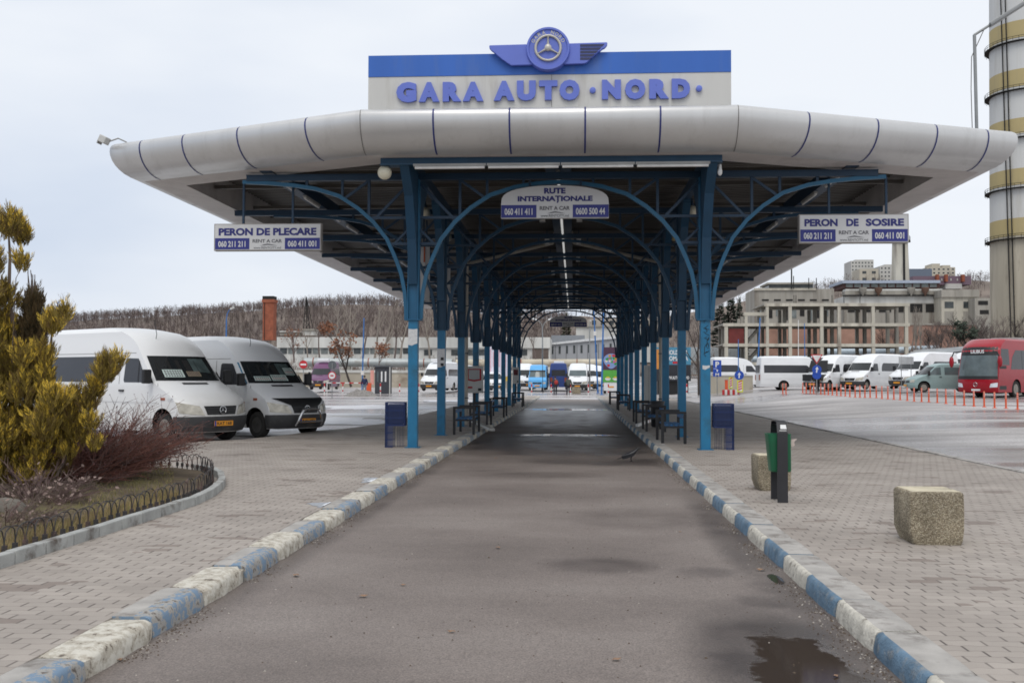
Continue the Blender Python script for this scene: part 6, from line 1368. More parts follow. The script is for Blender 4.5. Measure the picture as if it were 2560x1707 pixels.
def cube(label, x, y, sz, h, rz, seed):
    rr = random.Random(seed); o = thing('concrete_block', label, 'concrete block', (x, y, 0), rz); N = 14; s_ = sz/2; rows = []
    def ring(z, ins):
        out = []
        for qx, qy, dx, dy in ((-1, -1, 1, 0), (1, -1, 0, 1), (1, 1, -1, 0), (-1, 1, 0, -1)):
            for i in range(N):
                X_, Y_ = qx*(s_-ins)+dx*2*(s_-ins)*i/N, qy*(s_-ins)+dy*2*(s_-ins)*i/N; r_ = .035; cx, cy = max(-s_+r_+ins, min(s_-r_-ins, X_)), max(-s_+r_+ins, min(s_-r_-ins, Y_)); vx, vy = X_-cx, Y_-cy; L = hypot(vx, vy)
                if L > r_: X_, Y_ = cx+vx/L*r_, cy+vy/L*r_
                out.append((X_+rr.uniform(-.004, .004), Y_+rr.uniform(-.004, .004), z+rr.uniform(-.003, .003)))
        return out
    for z, ins in ((0, .022), (.03, .012), (.09, .006), (.13, .002), (.3, 0), (h-.03, 0), (h-.008, .008), (h, .025)): rows.append(ring(z, ins))
    for r_ in rows[:3]:
        for k in range(len(r_)):
            if r_[k][0] < -s_*.5: r_[k] = (r_[k][0]+.03*(1-r_[k][2]/.14), r_[k][1], r_[k][2])
    m = MB(); m.grid(rows, 0, True, True); m.build('body', M_agg, o, smooth=40); m = MB(); m.b2((-s_+.03, -s_+.03, h-.01), (s_-.03, s_-.03, h+.003)); m.build('top', M_cap, o, bev=.003); return o
p = G(2345, 1363); cube('sand coloured aggregate concrete cube on the right pavement, nearest the camera', p.x, p.y+.265, .525, .51, radians(0), 1)
p = G(1936, 1227); cube('aggregate concrete cube half hidden behind the green litter bin', p.x, p.y+.24, .48, .50, radians(2), 2)
# boards and cabinets by the columns
M_case = mat('grey_cabinet_steel', (.50, .50, .48), .5, 0, .06, 2); M_redp = mat('red_print', (.34, .012, .02), .5); M_pink = mat('grey_card', (.40, .40, .40), .6)
def board(label, x, y, z, w, h, full=True):
    o = thing('information_board', label, 'board', (x, y, z)); m = MB(); m.b2((-w/2, 0, 0), (w/2, .12, h)); m.build('case', M_case, o, bev=.015)
    r1_ = [(-.36, .52), (.36, .52), (.36, .86), (-.36, .86)] if not full else [(-.40, .47), (0, .42), (.40, .47), (.40, .9), (-.40, .9)]
    m = MB(); m.poly([(a*w, -.003, b*h) for a, b in r1_]); m.build('emblem', M_redp if full else mat('dark_red_print', (.10, .01, .015), .5), o)
    if full:
        m = MB(); m.poly([(-.30*w, -.005, .52*h), (0, -.005, .49*h), (.30*w, -.005, .52*h), (.30*w, -.005, .86*h), (-.30*w, -.005, .86*h)]); m.build('card', M_pink, o); m = MB(); m.poly([(-.47*w, -.004, .17*h), (-.1*w, -.004, .17*h), (-.1*w, -.004, .24*h), (-.47*w, -.004, .24*h)]); m.build('caption', M_redp, o)
    m = MB(); m.b2((.22*w, -.02, .08*h), (.4*w, 0, .18*h)); m.build('slot', M_blk, o); m = MB(); m.b2((-.04, .121, -z+.02), (.04, .2, h*.8)); m.build('post', M_bframe, o); return o
a, b = A(1163, 982, 37.6), A(1208, 915, 37.6); board('grey board with a red shield frame by the fourth left column', (a.x+b.x)/2, 37.6, a.z, b.x-a.x, b.z-a.z)
a, b = A(1282, 959, 62), A(1297, 918, 62); board('far grey board with a dark red square near the end of the left columns', (a.x+b.x)/2, 62, a.z, b.x-a.x, b.z-a.z, False)
a, b = A(1612, 1006, 39.5), A(1632, 913, 39.5); o = thing('steel_cabinet', 'tall narrow grey steel cabinet by the fourth right column', 'cabinet', ((a.x+b.x)/2, 39.5, 0)); m = MB(); m.b2((-.15, 0, .25), (.15, .5, b.z)); m.build('body', M_case, o, bev=.012); m = MB(); m.b2((.0, -.004, .3), (.006, 0, b.z-.05)); m.build('door_gap', M_void, o); m = MB(); m.b2((.05, -.006, b.z-.42), (.1, 0, b.z-.36)); m.build('badge', M_redp, o); m = MB(); m.b2((-.12, .05, 0), (.12, .45, .25)); m.build('plinth', M_bframe, o)
o = thing('drain_channel', 'pale gutter channel from the left downpipe to the kerb', 'gutter', (-3.3, 31.8, 0)); m = MB(); a, b = G(1164, 1047), G(1232, 1076); m.bar((a.x, a.y, .04), (b.x-.02, b.y, .03), .16, .08); m.build('channel', M_concl, o, world=True); m = MB(); m.bar((a.x, a.y, .086), (b.x-.05, b.y, .076), .07, .012); m.build('groove', M_concd, o, world=True)
o = thing('drain_channel', 'white gutter channel with red stripes on the right platform', 'gutter', (2.4, 31.8, 0)); a, b = G(1592, 1067), G(1636, 1050); m = MB(); m.bar((a.x, a.y, .05), (b.x, b.y, .05), .09, .09); m.build('channel', M_white, o, world=True)
for t in (.3, .62, .95): q = Vector(a).lerp(Vector(b), t); m = MB(); m.bar(q-Vector((.05, 0, -.05)), q+Vector((.05, 0, .05)), .1, .1); m.build('stripe', M_redp, o, world=True)
# ------------------------------------------------------------ posts, signs and the gate by the forecourt
M_or = mat('orange_post', (.72, .11, .035), .5, 0, .08, 3); M_refl = mat('post_reflector', (.78, .36, .30), .5); M_rw = mat('post_white', (.70, .69, .67), .5); M_rd = mat('post_red', (.50, .025, .03), .5)
def opost():
    o = thing('delineator_post', 'orange flexible post in the row across the right forecourt', 'post', (0, 0, 0), 0, 'orange posts across the right forecourt'); m = MB(); m.lathe([(.10, 0), (.10, .02), (.042, .03), (.04, .74), (.03, .75), (.003, .752)], n=10); m.build('post', M_or, o, smooth=40)
    for z in (.48, .57, .66): m = MB(); m.lathe([(.0415, z), (.0415, z+.05)], n=10, cap=False); m.build('reflector_band', M_refl, o, smooth=60)
    return o
q = opost(); first = True
pu = [(2180+x/6.03, 780+y/6.03) for x, y in ((2195, 1485), (2020, 1470), (1848, 1465), (1692, 1450), (1536, 1440), (1390, 1425), (1250, 1415), (1115, 1400), (985, 1385), (857, 1375), (748, 1370), (635, 1365), (532, 1355), (425, 1342), (330, 1336), (240, 1330), (150, 1325), (65, 1312))]+[(1740+x/5.88, 860+y/5.88) for x, y in ((2560, 806), (2484, 804), (2410, 802), (2340, 800), (2262, 795), (2195, 785), (2130, 780), (2070, 775), (2005, 768), (1945, 765), (1890, 762), (1835, 758), (1775, 752), (1730, 748), (1680, 746), (1620, 742), (1570, 738))]
for u, v in pu:
    p = at(u, v-3)
    if first: q.location = p; first = False
    else: dup(q, p, 0)
for u, v in ((1957, 984), (1965, 984)): dup(q, at(u, v), 0, 'orange flexible post in the pair before the long white minibus', 'pair of orange posts before the long white minibus')
def rwpost():
    o = thing('bollard', 'red and white striped bollard in the row across the end of the forecourt', 'bollard', (0, 0, 0), 0, 'red and white bollards across the forecourt')
    m = MB(); m.lathe([(.055, 0), (.055, 1.0), (.045, 1.02), (.005, 1.025)], n=10); m.build('post', M_rw, o, smooth=40)
    for z0, z1 in ((.72, 1.0), (.25, .40)): m = MB(); m.lathe([(.058, z0), (.058, z1)], n=10, cap=False); m.build('red_band', M_rd, o, smooth=60)
    return o
q = rwpost()
for i, (u, v) in enumerate([(811, 986), (857, 986), (951, 985), (999, 986), (1047, 987), (1145, 988), (1329, 990), (1378, 991), (1426, 992), (1471, 992), (1521, 990), (1717, 988), (1811, 988), (1860, 988), (2022, 986)]):
    p = A(u, v, 91); p = (p.x, p.y, zg(p.x, p.y))
    if i == 0: q.location = p
    else: dup(q, p, 0)
M_sgr = mat('sign_red', (.48, .012, .02), .4); M_sgb = mat('sign_blue', (.01, .065, .40), .4); M_sgw = mat('sign_white', (.72, .72, .72), .4); M_sgk = mat('sign_back_grey', (.10, .11, .12), .5); M_sgy = mat('fluorescent_yellow', (.60, .62, .03), .5)
def post(o, h, r_=.035): m = MB(); m.tube([(0, 0, 0), (0, 0, h)], r_, 8); m.build('post', M_pole, o, smooth=40)
def discp(o, name, mt, z, r_, y, x=0):
    m = MB(); m.lathe([(r_, 0), (r_, .02), (.01, .021)], (x, y, z), 28, ax=RX90); return m.build(name, mt, o, smooth=30)
def sgn(name, label, u, v, vc, cat='road sign', Y=None):
    p = Vector(at(u, v)) if Y is None else Vector((A(u, v, Y).x, Y, zg(A(u, v, Y).x, Y))); return thing(name, label, cat, tuple(p)), A(u, vc, p.y).z-p.z, p
o, z, p = sgn('no_entry_sign', 'red no entry sign by the near minibuses', 758, 985, 911, Y=84); post(o, z); discp(o, 'face', M_sgr, z, .34, -.04); m = MB(); m.b2((-.24, -.067, z-.07), (.24, -.062, z+.07)); m.build('white_bar', M_sgw, o)
o, z, p = sgn('prohibition_sign', 'white round sign with a red rim and red vehicle mark near the kiosk', 830, 992, 939, Y=80); post(o, z+1.0); discp(o, 'rim', M_sgr, z, .33, -.04); discp(o, 'face', M_sgw, z, .26, -.062); m = MB(); m.b2((-.12, -.09, z-.05), (.12, -.085, z+.06)); m.build('symbol', M_sgr, o); discp(o, 'upper_sign_back', M_sgk, z+.84, .34, .02)
o, z, p = sgn('parking_sign', 'blue parking sign with a P above an arrow panel', 1793, 976, 911, Y=86); post(o, z); m = MB(); m.b2((-.34, -.06, z-.33), (.34, -.04, z+.35)); m.build('panel', M_sgb, o); m = MB(); m.b2((-.34, -.06, z-1.0), (.34, -.04, z-.36)); m.build('lower_panel', M_sgb, o)
m = MB(); lettering(m, 'P', (-.15, -.064, z-.22), (1, 0, 0), (0, 0, 1), .32, .46, .04); m.build('letter', M_sgw, o, recalc=False)
m = MB(); m.poly([(-.04, -.064, z-.62), (.04, -.064, z-.62), (.04, -.064, z-.5), (.1, -.064, z-.5), (0, -.064, z-.4), (-.1, -.064, z-.5), (-.04, -.064, z-.5)]); lettering(m, 'M', (-.15, -.064, z-.95), (1, 0, 0), (0, 0, 1), .3, .24, .03); m.build('arrow', M_sgw, o, recalc=False)
def arrow(o, z, y, ang, s_=1): 
    m = MB(); c, n_ = cos(radians(ang)), sin(radians(ang)); P_ = [(-.045, -.22), (.045, -.22), (.045, .06), (.15, .0), (0, .24), (-.15, .0), (-.045, .06)]; m.poly([(s_*(a*c-b*n_), y, z+s_*(a*n_+b*c)) for a, b in P_]); return m.build('arrow', M_sgw, o)
o, z, p = sgn('direction_sign', 'round blue ahead arrow sign above a yellow striped board on the right', 1848, 988, 938, Y=80); post(o, z); discp(o, 'face', M_sgb, z, .36, -.04); arrow(o, z, -.064, -4)
def stripes(o, x, z0, z1, w, y, chev=False):
    m = MB(); m.b2((x-w/2, y, z0), (x+w/2, y+.02, z1)); b = m.build('yellow_board', M_sgy, o); m = MB(); m.b2((x-w*.33, y-.004, z0+.09), (x+w*.33, y-.001, z1-.09)); m.build('white_panel', M_sgw, b)
    for k in range(4):
        zz = z0+.12+k*(z1-z0-.36)/3; m = MB(); m.poly([(x-w*.33, y-.006, zz), (x+w*.33, y-.006, zz+.14), (x+w*.33, y-.006, zz+.24), (x-w*.33, y-.006, zz+.10)]); m.build('red_stripe', M_sgr, b)
stripes(o, .06, A(1848, 980, p.y).z-p.z, A(1848, 950, p.y).z-p.z, .46, -.06)
o, z, p = sgn('striped_board', 'smaller yellow chevron board beside the orange post on the right', 1827, 986, 950, Y=84); post(o, 1.0); stripes(o, 0, A(1827, 971, p.y).z-p.z, A(1827, 943, p.y).z-p.z, .32, -.06)
o, z, p = sgn('orange_pillar', 'stout orange pillar beside the yellow chevron board', 1816, 984, 960, 'pillar', Y=84); m = MB(); m.b2((-.11, -.11, 0), (.11, .11, z+.3)); m.build('body', M_or, o, bev=.02); m = MB(); m.b2((-.13, -.13, z+.3), (.13, .13, z+.34)); m.build('cap', M_rd, o)
o, z, p = sgn('plastic_barrier', 'low red and white plastic barrier before the beige wall on the right', 1828, 986, 978, 'barrier', Y=82)
for k in range(7): m = MB(); m.b2((-.7+k*.2, -.06, 0), (-.52+k*.2, .06, .42)); m.build('segment', M_rd if k % 2 == 0 else M_rw, o, bev=.015)
o, z, p = sgn('concrete_wall', 'beige low wall before the white minibuses on the right', 1829, 975, 955, 'wall', Y=88); m = MB(); a, b = A(1777, 973, 88), A(1882, 940, 88); m.b2((a.x, 88, 0), (b.x, 88.2, b.z)); m.build('panel', mat('cream_wall', (.47, .43, .35), .9, 0, .12, .6, 0, dirt=(.36, .31, .24), ds=.5), o, world=True); m = MB(); m.b2((a.x, 87.95, b.z), (b.x, 88.25, b.z+.08)); m.build('coping', M_concl, o, world=True)
o, z, p = sgn('give_way_sign', 'give way triangle over two blue arrow discs on one post on the right', 2042, 984, 897, Y=70); post(o, z+.2)
m = MB(); m.prism([(0, z-.36), (.40, z+.30), (-.40, z+.30)], .02, (0, -.05, 0)); m.build('triangle', M_sgr, o); m = MB(); m.poly([(0, -.054, z-.24), (.30, -.054, z+.24), (-.30, -.054, z+.24)]); m.build('triangle_face', M_sgw, o); m = MB(); m.prism([(0, z-.3), (.45, z+.2), (-.45, z+.2)], .02, (.02, .04, -.12)); m.build('rear_sign', M_sgk, o)
z2 = A(2041, 924, p.y).z-p.z; discp(o, 'upper_disc', M_sgb, z2, .31, -.05); arrow(o, z2, -.074, -8, .9); discp(o, 'lower_disc', M_sgb, z2-.34, .30, -.03); 
o, z, p = sgn('sign_frame', 'grey sign back on two thin posts before the shed', 2266, 978, 902, Y=72)
for dx in (-.33, .33): m = MB(); m.tube([(dx, 0, 0), (dx, 0, z+.3)], .025, 6); m.build('post', M_pole, o)
m = MB(); m.b2((-.5, -.02, z-.22), (.5, 0, z+.28)); m.build('panel', mat('pale_sign_back', (.46, .47, .48), .5), o)
# kiosk, boom barrier, gravel heap, cube
o, z, p = sgn('kiosk', 'dark grey attendant kiosk with narrow windows by the boom barrier', 954, 980, 945, 'kiosk', Y=93); a, b = A(937, 978, 93), A(972, 917, 93); M_ki = mat('kiosk_cladding', (.045, .048, .058), .5, 0, .1, 2)
m = MB(); m.b2((a.x, 93, 0), (b.x, 94.6, b.z)); m.build('wall', M_ki, o, world=True); m = MB(); m.b2((a.x-.12, 92.85, b.z), (b.x+.15, 94.8, b.z+.14)); m.build('roof', M_sgk, o, world=True)
for k in range(3): m = MB(); x0 = a.x+.2+k*.36; m.b2((x0, 92.99, 1.15), (x0+.13, 93, 2.1)); m.build('window', M_tube if k else M_glassl, o, world=True)
m = MB(); m.tube([(b.x+.12, 92.9, 0), (b.x+.12, 92.9, b.z)], .05, 6); m.build('corner_post', M_concl, o, world=True); m = MB(); m.b2((a.x-.42, 93, .9), (a.x-.1, 93.1, 2.2)); m.build('side_panel', M_refl, o, world=True)
a, b = A(922, 976, 90), A(822, 957, 90); gz_ = zg(a.x, 90); o = thing('boom_barrier', 'red and white boom barrier with an orange cabinet', 'barrier', (a.x, 90, gz_)); m = MB(); m.b2((-.2, -.2, 0), (.2, .2, 1.05)); m.build('cabinet', M_or, o, bev=.02)
n = 9; zt = A(880, 957, 90).z-gz_
for k in range(n): m = MB(); x0 = (b.x-a.x)*k/n-.1; x1 = (b.x-a.x)*(k+.98)/n-.1; m.bar((x0, -.25, zt), (x1, -.25, zt), .05, .1); m.build('boom_segment', M_rw if k % 2 == 0 else M_rd, o)
m = MB(); m.tube([(b.x-a.x-.1, -.25, 0), (b.x-a.x-.1, -.25, zt+.1)], .04, 6); m.build('rest_post', M_rw, o)
rr = random.Random(9); a = A(915, 990, 84); gz_ = zg(a.x, 84); m = MB(); rows = []
for j in range(9):
    rows.append([(a.x+(i/14-.5)*3.6, 84+(j/8-.5)*1.6, gz_-.05+.62*max(0, 1-((i/14-.38)/.42)**2)*max(0, 1-((j/8-.5)/.5)**2)*(1+.25*rr.uniform(-1, 1)) if 0 < i < 14 and 0 < j < 8 else gz_-.06) for i in range(15)])
m.grid(rows); tag(m.build('gravel_heap', concrete('heaped_gravel', (.27, .255, .24), vs=9, ds=6, bump=1)), 'low grey heap of gravel left of the kiosk', 'gravel heap')
a = A(1441, 985, 97); m = MB(); m.b2((-.4, 0, 0), (.4, .6, .6)); o = thing('concrete_block', 'small beige concrete block at the far end of the bus lane', 'concrete block', (a.x, 97, zg(a.x, 97))); m.build('body', M_agg, o, bev=.03); m = MB(); m.b2((-.37, .03, .595), (.37, .57, .606)); m.build('top', M_cap, o)
# lamp posts and flag poles
M_bp = mat('blue_pole_paint', (.03, .15, .42), .5, 0, .1, 2)
def lamp(label, u, v0, v1, Y, du, hu, mt=M_bp, double=False):
    a, b = A(u, v0, Y), A(u, v1, Y); gz_ = zg(a.x, Y); o = thing('street_lamp', label, 'street lamp', (a.x, Y, gz_)); h = b.z-gz_; m = MB(); m.tube([(0, 0, 0), (0, 0, h)], [.1, .055], 8); m.build('pole', mt, o, smooth=40)
    for s_ in ((1, -1) if double else (1,)):
        dx = s_*(A(u+du, v1, Y).x-a.x); m = MB(); m.tube([(0, 0, h), (dx*.15, 0, h+.5), (dx*.55, 0, h+.85), (dx, 0, h+1.0)], .045, 6); m.build('arm', mt, o, smooth=40); m = MB(); m.bar((dx*.8, 0, h+.95), (dx*1.55, 0, h+1.12), .3, .16); m.build('lamp_head', M_tube if double else M_concl, o, bev=.03)
    return o
lamp('blue street lamp rising behind the golden thuja', 138, 960, 778, 95, 10, 0); lamp('blue street lamp behind the second near minibus', 564, 960, 798, 95, 14, 0); lamp('tall grey twin lamp standing in the lane end view', 1356, 985, 822, 108, 18, 0, M_pole, True); lamp('thin dark lamp pole before the grey hall', 1474, 985, 826, 110, 2, 0, M_pole)
def pole(label, u0, v0, u1, v1, Y, mt, r_=.07, name='pole', cat='pole', fin=None):
    a, b = A(u0, v0, Y), A(u1, v1, Y); gz_ = zg(a.x, Y); o = thing(name, label, cat, (a.x, Y, gz_)); m = MB(); m.tube([(0, 0, 0), (b.x-a.x, 0, b.z-gz_)], [r_, r_*.7], 8); m.build('pole', mt, o, smooth=40); m = MB(); m.lathe([(r_*2.4, 0), (r_*2.4, .04), (r_*1.2, .06)], n=10); m.build('base', mt, o)
    if fin: m = MB(); t = fin; c = Vector((0, 0, 0)).lerp(Vector((b.x-a.x, 0, b.z-gz_)), t); m.box(c, (.28, .2, .4)); m.build('junction_box', M_rw, o)
    return o
pole('blue pole with a white box beside the boom barrier', 905, 985, 910, 795, 92, M_bp, fin=.28); pole('leaning blue flag pole before the grey hall', 1495, 983, 1484, 770, 100, M_bp, .08, 'flag_pole', 'flag pole', .7); pole('straight blue flag pole left of the flower billboard', 1504, 988, 1509, 770, 93, M_bp, .09, 'flag_pole', 'flag pole')
pole('short blue pole carrying the height of the arrow sign', 1846, 975, 1846, 848, 90, M_bp, .05); pole('leaning blue pole before the frame building stairs', 1893, 972, 1900, 795, 100, M_bp, .08); pole('thin white pole before the middle of the concrete frame', 1996, 965, 1996, 800, 105, M_rw, .05); pole('thin blue pole before the middle of the concrete frame', 2013, 965, 2011, 808, 105, M_bp, .05)
pole('black cable post before the blue van', 1357, 955, 1356, 870, 100, M_blk, .03)
# billboards, banner
M_bgreen = mat('billboard_green', (.10, .40, .06), .5); M_bsky = mat('billboard_balloon', (.22, .32, .58), .5, 0, .15, 1.5); M_bdk = mat('billboard_purple', (.075, .03, .06), .6)
a, b = A(1507, 955, 99), A(1549, 868, 99); o = thing('flower_billboard', 'bright green billboard van back with a balloon of flowers between the right columns', 'billboard', ((a.x+b.x)/2, 99, zg(a.x, 99))); Wd = b.x-a.x; cx_ = (a.x+b.x)/2
m = MB(); m.b2((a.x, 99, a.z), (b.x, 99.25, A(1507, 925, 99).z)); m.build('green_panel', M_bgreen, o, world=True); m = MB(); m.b2((a.x, 99.005, A(1507, 925, 99).z), (b.x, 99.25, b.z)); m.build('upper_panel', M_bdk, o, world=True)
cz2 = A(1528, 900, 99).z; m = MB(); m.poly([(cx_+Wd*.46*cos(t)*(1 if sin(t) > 0 else 1-.35*sin(t)**2), 98.99, cz2+.62*sin(t)*(1.0 if sin(t) > 0 else 1.35)) for t in [2*pi*i/28 for i in range(28)]]); m.build('balloon', M_bsky, o, world=True)
rr = random.Random(2)
for c, n in (((.55, .02, .02), 3), ((.62, .28, .02), 3), ((.03, .30, .07), 7), ((.55, .1, .3), 2), ((.7, .65, .6), 2)):
    for k in range(n): m = MB(); x_, z_ = cx_+rr.uniform(-.3, .3)*Wd, cz2+rr.uniform(-.55, .42); m.poly([(x_+.13*cos(t)*(1+.3*sin(3*t)), 98.982-rr.random()*.004, z_+.15*sin(t)*(1+.25*cos(2*t))) for t in [2*pi*i/12 for i in range(12)]]); m.build('flower', mat('print_%d_%d' % (c[0]*100, c[1]*100), c, .5), o, world=True)
for dx in (-.2, .25):
    m = MB(); x_ = cx_+dx*Wd; z_ = A(1528, 945, 99).z; m.poly([(x_+.28*cos(t), 98.99, z_+.24*sin(t)) for t in [pi+pi*i/12 for i in range(13)]]); m.build('bowl', M_sgw, o, world=True); m = MB(); m.poly([(x_+.2*cos(t), 98.988, z_+.16*sin(t)) for t in [pi*i/12 for i in range(13)]]); m.build('yolk', mat('print_yellow', (.68, .50, .03), .5), o, world=True)
m = MB(); m.b2((a.x+.1, 99.05, zg(a.x, 99)+.25), (b.x-.1, 99.4, a.z)); m.build('vehicle_tail', M_vw, o, world=True); m = MB(); m.b2((cx_-.26, 99.03, zg(a.x, 99)+.55), (cx_+.26, 99.05, zg(a.x, 99)+.68)); m.build('number_plate', M_plate, o, world=True)
for sg in (-1, 1): m = MB(); m.lathe([(.32, -.12), (.32, .12)], (cx_+sg*.6, 99.5, zg(a.x, 99)+.32), 14, ax=Matrix.Rotation(pi/2, 3, 'Y')); m.build('wheel', M_rub, o, world=True)
a, b = A(1640, 952, 95), A(1727, 868, 95); o = thing('coach_advert', 'dark coach side advert reading MOLDOVA ROMANIA behind the right columns', 'billboard', ((a.x+b.x)/2, 95, zg(a.x, 95))); m = MB(); zm = a.z+(b.z-a.z)*.48; m.b2((a.x, 95, zm), (b.x, 97.5, b.z)); m.build('blue_panel', mat('advert_blue', (.06, .22, .34), .5, 0, .2, .8), o, world=True); m = MB(); m.b2((a.x, 94.995, a.z), (b.x, 97.5, zm)); m.build('dark_panel', mat('advert_dark', (.02, .022, .03), .5, 0, .3, .8), o, world=True)
W_ = b.x-a.x; m = MB(); lettering(m, 'MOLDOVA', (a.x+W_*.3, 94.985, a.z+(b.z-a.z)*.78), (1, 0, 0), (0, 0, 1), W_*.62, .42, .03); lettering(m, 'ROMANIA', (a.x+W_*.3, 94.985, a.z+(b.z-a.z)*.60), (1, 0, 0), (0, 0, 1), W_*.62, .42, .03); m.build('lettering', M_sgw, o, world=True, recalc=False)
m = MB(); m.b2((a.x+W_*.48, 94.98, zm+.1), (a.x+W_*.66, 94.99, zm+.3)); m.build('red_tag', M_sgr, o, world=True); m = MB(); lettering(m, 'WWW.AUTOGARA.MD', (a.x+W_*.25, 94.98, a.z+.15), (1, 0, 0), (0, 0, 1), W_*.7, .3, .03); m.build('web_lettering', M_sgw, o, world=True, recalc=False)
m = MB(); m.b2((a.x, 94.99, zm-.4), (a.x+W_*.12, 95, b.z-.2)); m.build('colour_strip', mat('print_orange', (.6, .25, .05), .5), o, world=True); m = MB(); m.b2((a.x+.2, 95.3, zg(a.x, 95)), (b.x-.2, 97, a.z)); m.build('chassis', M_blk, o, world=True)
a, b = A(1218, 952, 102), A(1272, 862, 102); o = thing('advert_banner', 'tall white and pink advert banner between the left columns', 'banner', ((a.x+b.x)/2, 102, zg(a.x, 102))); m = MB(); m.b2((a.x, 102, a.z+.45), (b.x, 102.1, b.z)); m.build('sheet', mat('banner_white', (.68, .66, .76), .5, 0, .05, 2), o, world=True); m = MB()
for k in range(6): m.b2((a.x+.25+k*.3, 101.99, a.z+.9+(k % 2)*.5), (a.x+.4+k*.3, 101.995, b.z-.4-(k % 3)*.3))
m.build('pink_print', mat('banner_pink', (.66, .45, .52), .5), o, world=True); m = MB(); m.b2((a.x, 101.99, a.z), (b.x, 102.1, a.z+.44)); m.build('yellow_foot', mat('banner_yellow', (.66, .45, .06), .5), o, world=True); m = MB(); m.b2((a.x+.1, 102.02, zg(a.x, 102)-a.z*0), (a.x+.2, 102.08, a.z)); m.b2((b.x-.2, 102.02, zg(a.x, 102)), (b.x-.1, 102.08, a.z)); m.build('leg', M_pole, o, world=True)
# ------------------------------------------------------------ people and the crow
def skinned(name, mt, par, verts, edges, rad, root=0, sub=1):
    me = bpy.data.meshes.new(name); me.from_pydata([Vector(v) for v in verts], edges, []); o = link(bpy.data.objects.new(name, me)); o.modifiers.new('k', 'SKIN')
    for i, r_ in enumerate(rad): me.skin_vertices[0].data[i].radius = (r_, r_)
    me.skin_vertices[0].data[root].use_root = True; s_ = o.modifiers.new('s', 'SUBSURF'); s_.levels = sub; s_.render_levels = sub
    bpy.context.view_layer.update(); dg = bpy.context.evaluated_depsgraph_get(); nm = bpy.data.meshes.new_from_object(o.evaluated_get(dg)); o.modifiers.clear(); o.data = nm; nm.materials.clear(); nm.materials.append(mt)
    for p in nm.polygons: p.use_smooth = True
    o.parent = par; KIDS[o.name] = []; KIDS.setdefault(par.name, []).append(o); return o
M_skin = mat('skin', (.42, .25, .18), .6, 0, .05)
def person(label, pos, rz, coat, legs, hair, hat=None, stride=.16, arm=.1, bag=None, lean=0.0):
    """x right, y forward; 1.72 m tall"""
    o = thing('person', label, 'person', tuple(pos), rz); V = []; E_ = []; Rr = []
    def v(p, r_, par=None): V.append(p); Rr.append(r_); (E_.append((par, len(V)-1)) if par is not None else None); return len(V)-1
    L_ = lean
    pel = v((0, 0, .95), .13); ch = v((0, L_*.5, 1.25), .135, pel); nk = v((0, L_*.8, 1.46), .06, ch); hd = v((0, L_*.9+.01, 1.56), .075, nk); v((0, L_*.9+.01, 1.68), .07, hd)
    js = {}
    for s_ in (-1, 1):
        hp = v((s_*.1, 0, .9), .09, pel); kn = v((s_*.11, s_*stride*.6+.03, .49), .06, hp); an = v((s_*.11, s_*stride-.04*(s_ < 0), .09), .042, kn); v((s_*.12, s_*stride+.14, .05), .035, an)
        sh = v((s_*.19, L_*.6, 1.38), .065, ch); el = v((s_*.27, L_*.5-s_*arm*.4, 1.12), .045, sh); wr = v((s_*.28, L_*.5-s_*arm+.08, .88), .03, el); pm = v((s_*.28, L_*.5-s_*arm+.10, .82), .03, wr)
        for k in range(4): f1 = v((s_*.28+(k-1.5)*.0, L_*.5-s_*arm+.07+k*.02, .765-.006*abs(k-1.5)), .009, pm); v((s_*.275, L_*.5-s_*arm+.08+k*.02, .735-.008*abs(k-1.5)), .008, f1)
        t1 = v((s_*.25, L_*.5-s_*arm+.13, .80), .01, pm); v((s_*.25, L_*.5-s_*arm+.15, .775), .009, t1); js[s_] = (hp, kn, an, sh, el, wr)
    b = skinned('body', M_skin, o, V, E_, Rr)
    cv = [(0, 0, .82), V[ch], (0, L_*.75, 1.43)]; ce = [(0, 1), (1, 2)]; cr2 = [.19, .17, .085]
    for s_ in (-1, 1):
        n0 = len(cv); cv += [V[js[s_][3]], V[js[s_][4]], V[js[s_][5]]]; cr2 += [.085, .068, .052]; ce += [(1, n0), (n0, n0+1), (n0+1, n0+2)]
    skinned('coat', coat, o, cv, ce, cr2, 1)
    tv = [(0, 0, .92)]; te = []; tr = [.13]
    for s_ in (-1, 1):
        n0 = len(tv); tv += [V[js[s_][0]], V[js[s_][1]], V[js[s_][2]]]; tr += [.105, .075, .062]; te += [(0, n0), (n0, n0+1), (n0+1, n0+2)]
    skinned('trousers', legs, o, tv, te, tr, 0)
    for s_ in (-1, 1): a_ = V[js[s_][2]]; m = MB(); m.ball((a_[0], a_[1]+.07, .05), .07, 10, sc=(.75, 1.9, .75)); m.build('shoe', M_blk, o, smooth=180)
    h_ = V[hd]; m = MB(); m.ball((h_[0], h_[1]-.012, h_[2]+.075), .108, 12, sc=(.86, 1, .9)); m.build('hat' if hat else 'hair', hat or hair, o, smooth=180)
    for s_ in (-1, 1): m = MB(); m.ball((s_*.03, h_[1]+.078, h_[2]+.03), .011, 6); m.build('eye', M_dark, o)
    m = MB(); m.ball((0, h_[1]+.088, h_[2]), .014, 6, sc=(.8, 1, 1.4)); m.ball((0, h_[1]+.078, h_[2]-.042), .02, 6, sc=(1, .4, .3)); m.build('face_features', M_skin, o, smooth=180)
    if bag: m = MB(); m.ball((bag[1], bag[2], bag[3]), .2, 12, sc=(.85, .5, 1.05)); m.build('bag', bag[0], o, smooth=180)
    return o
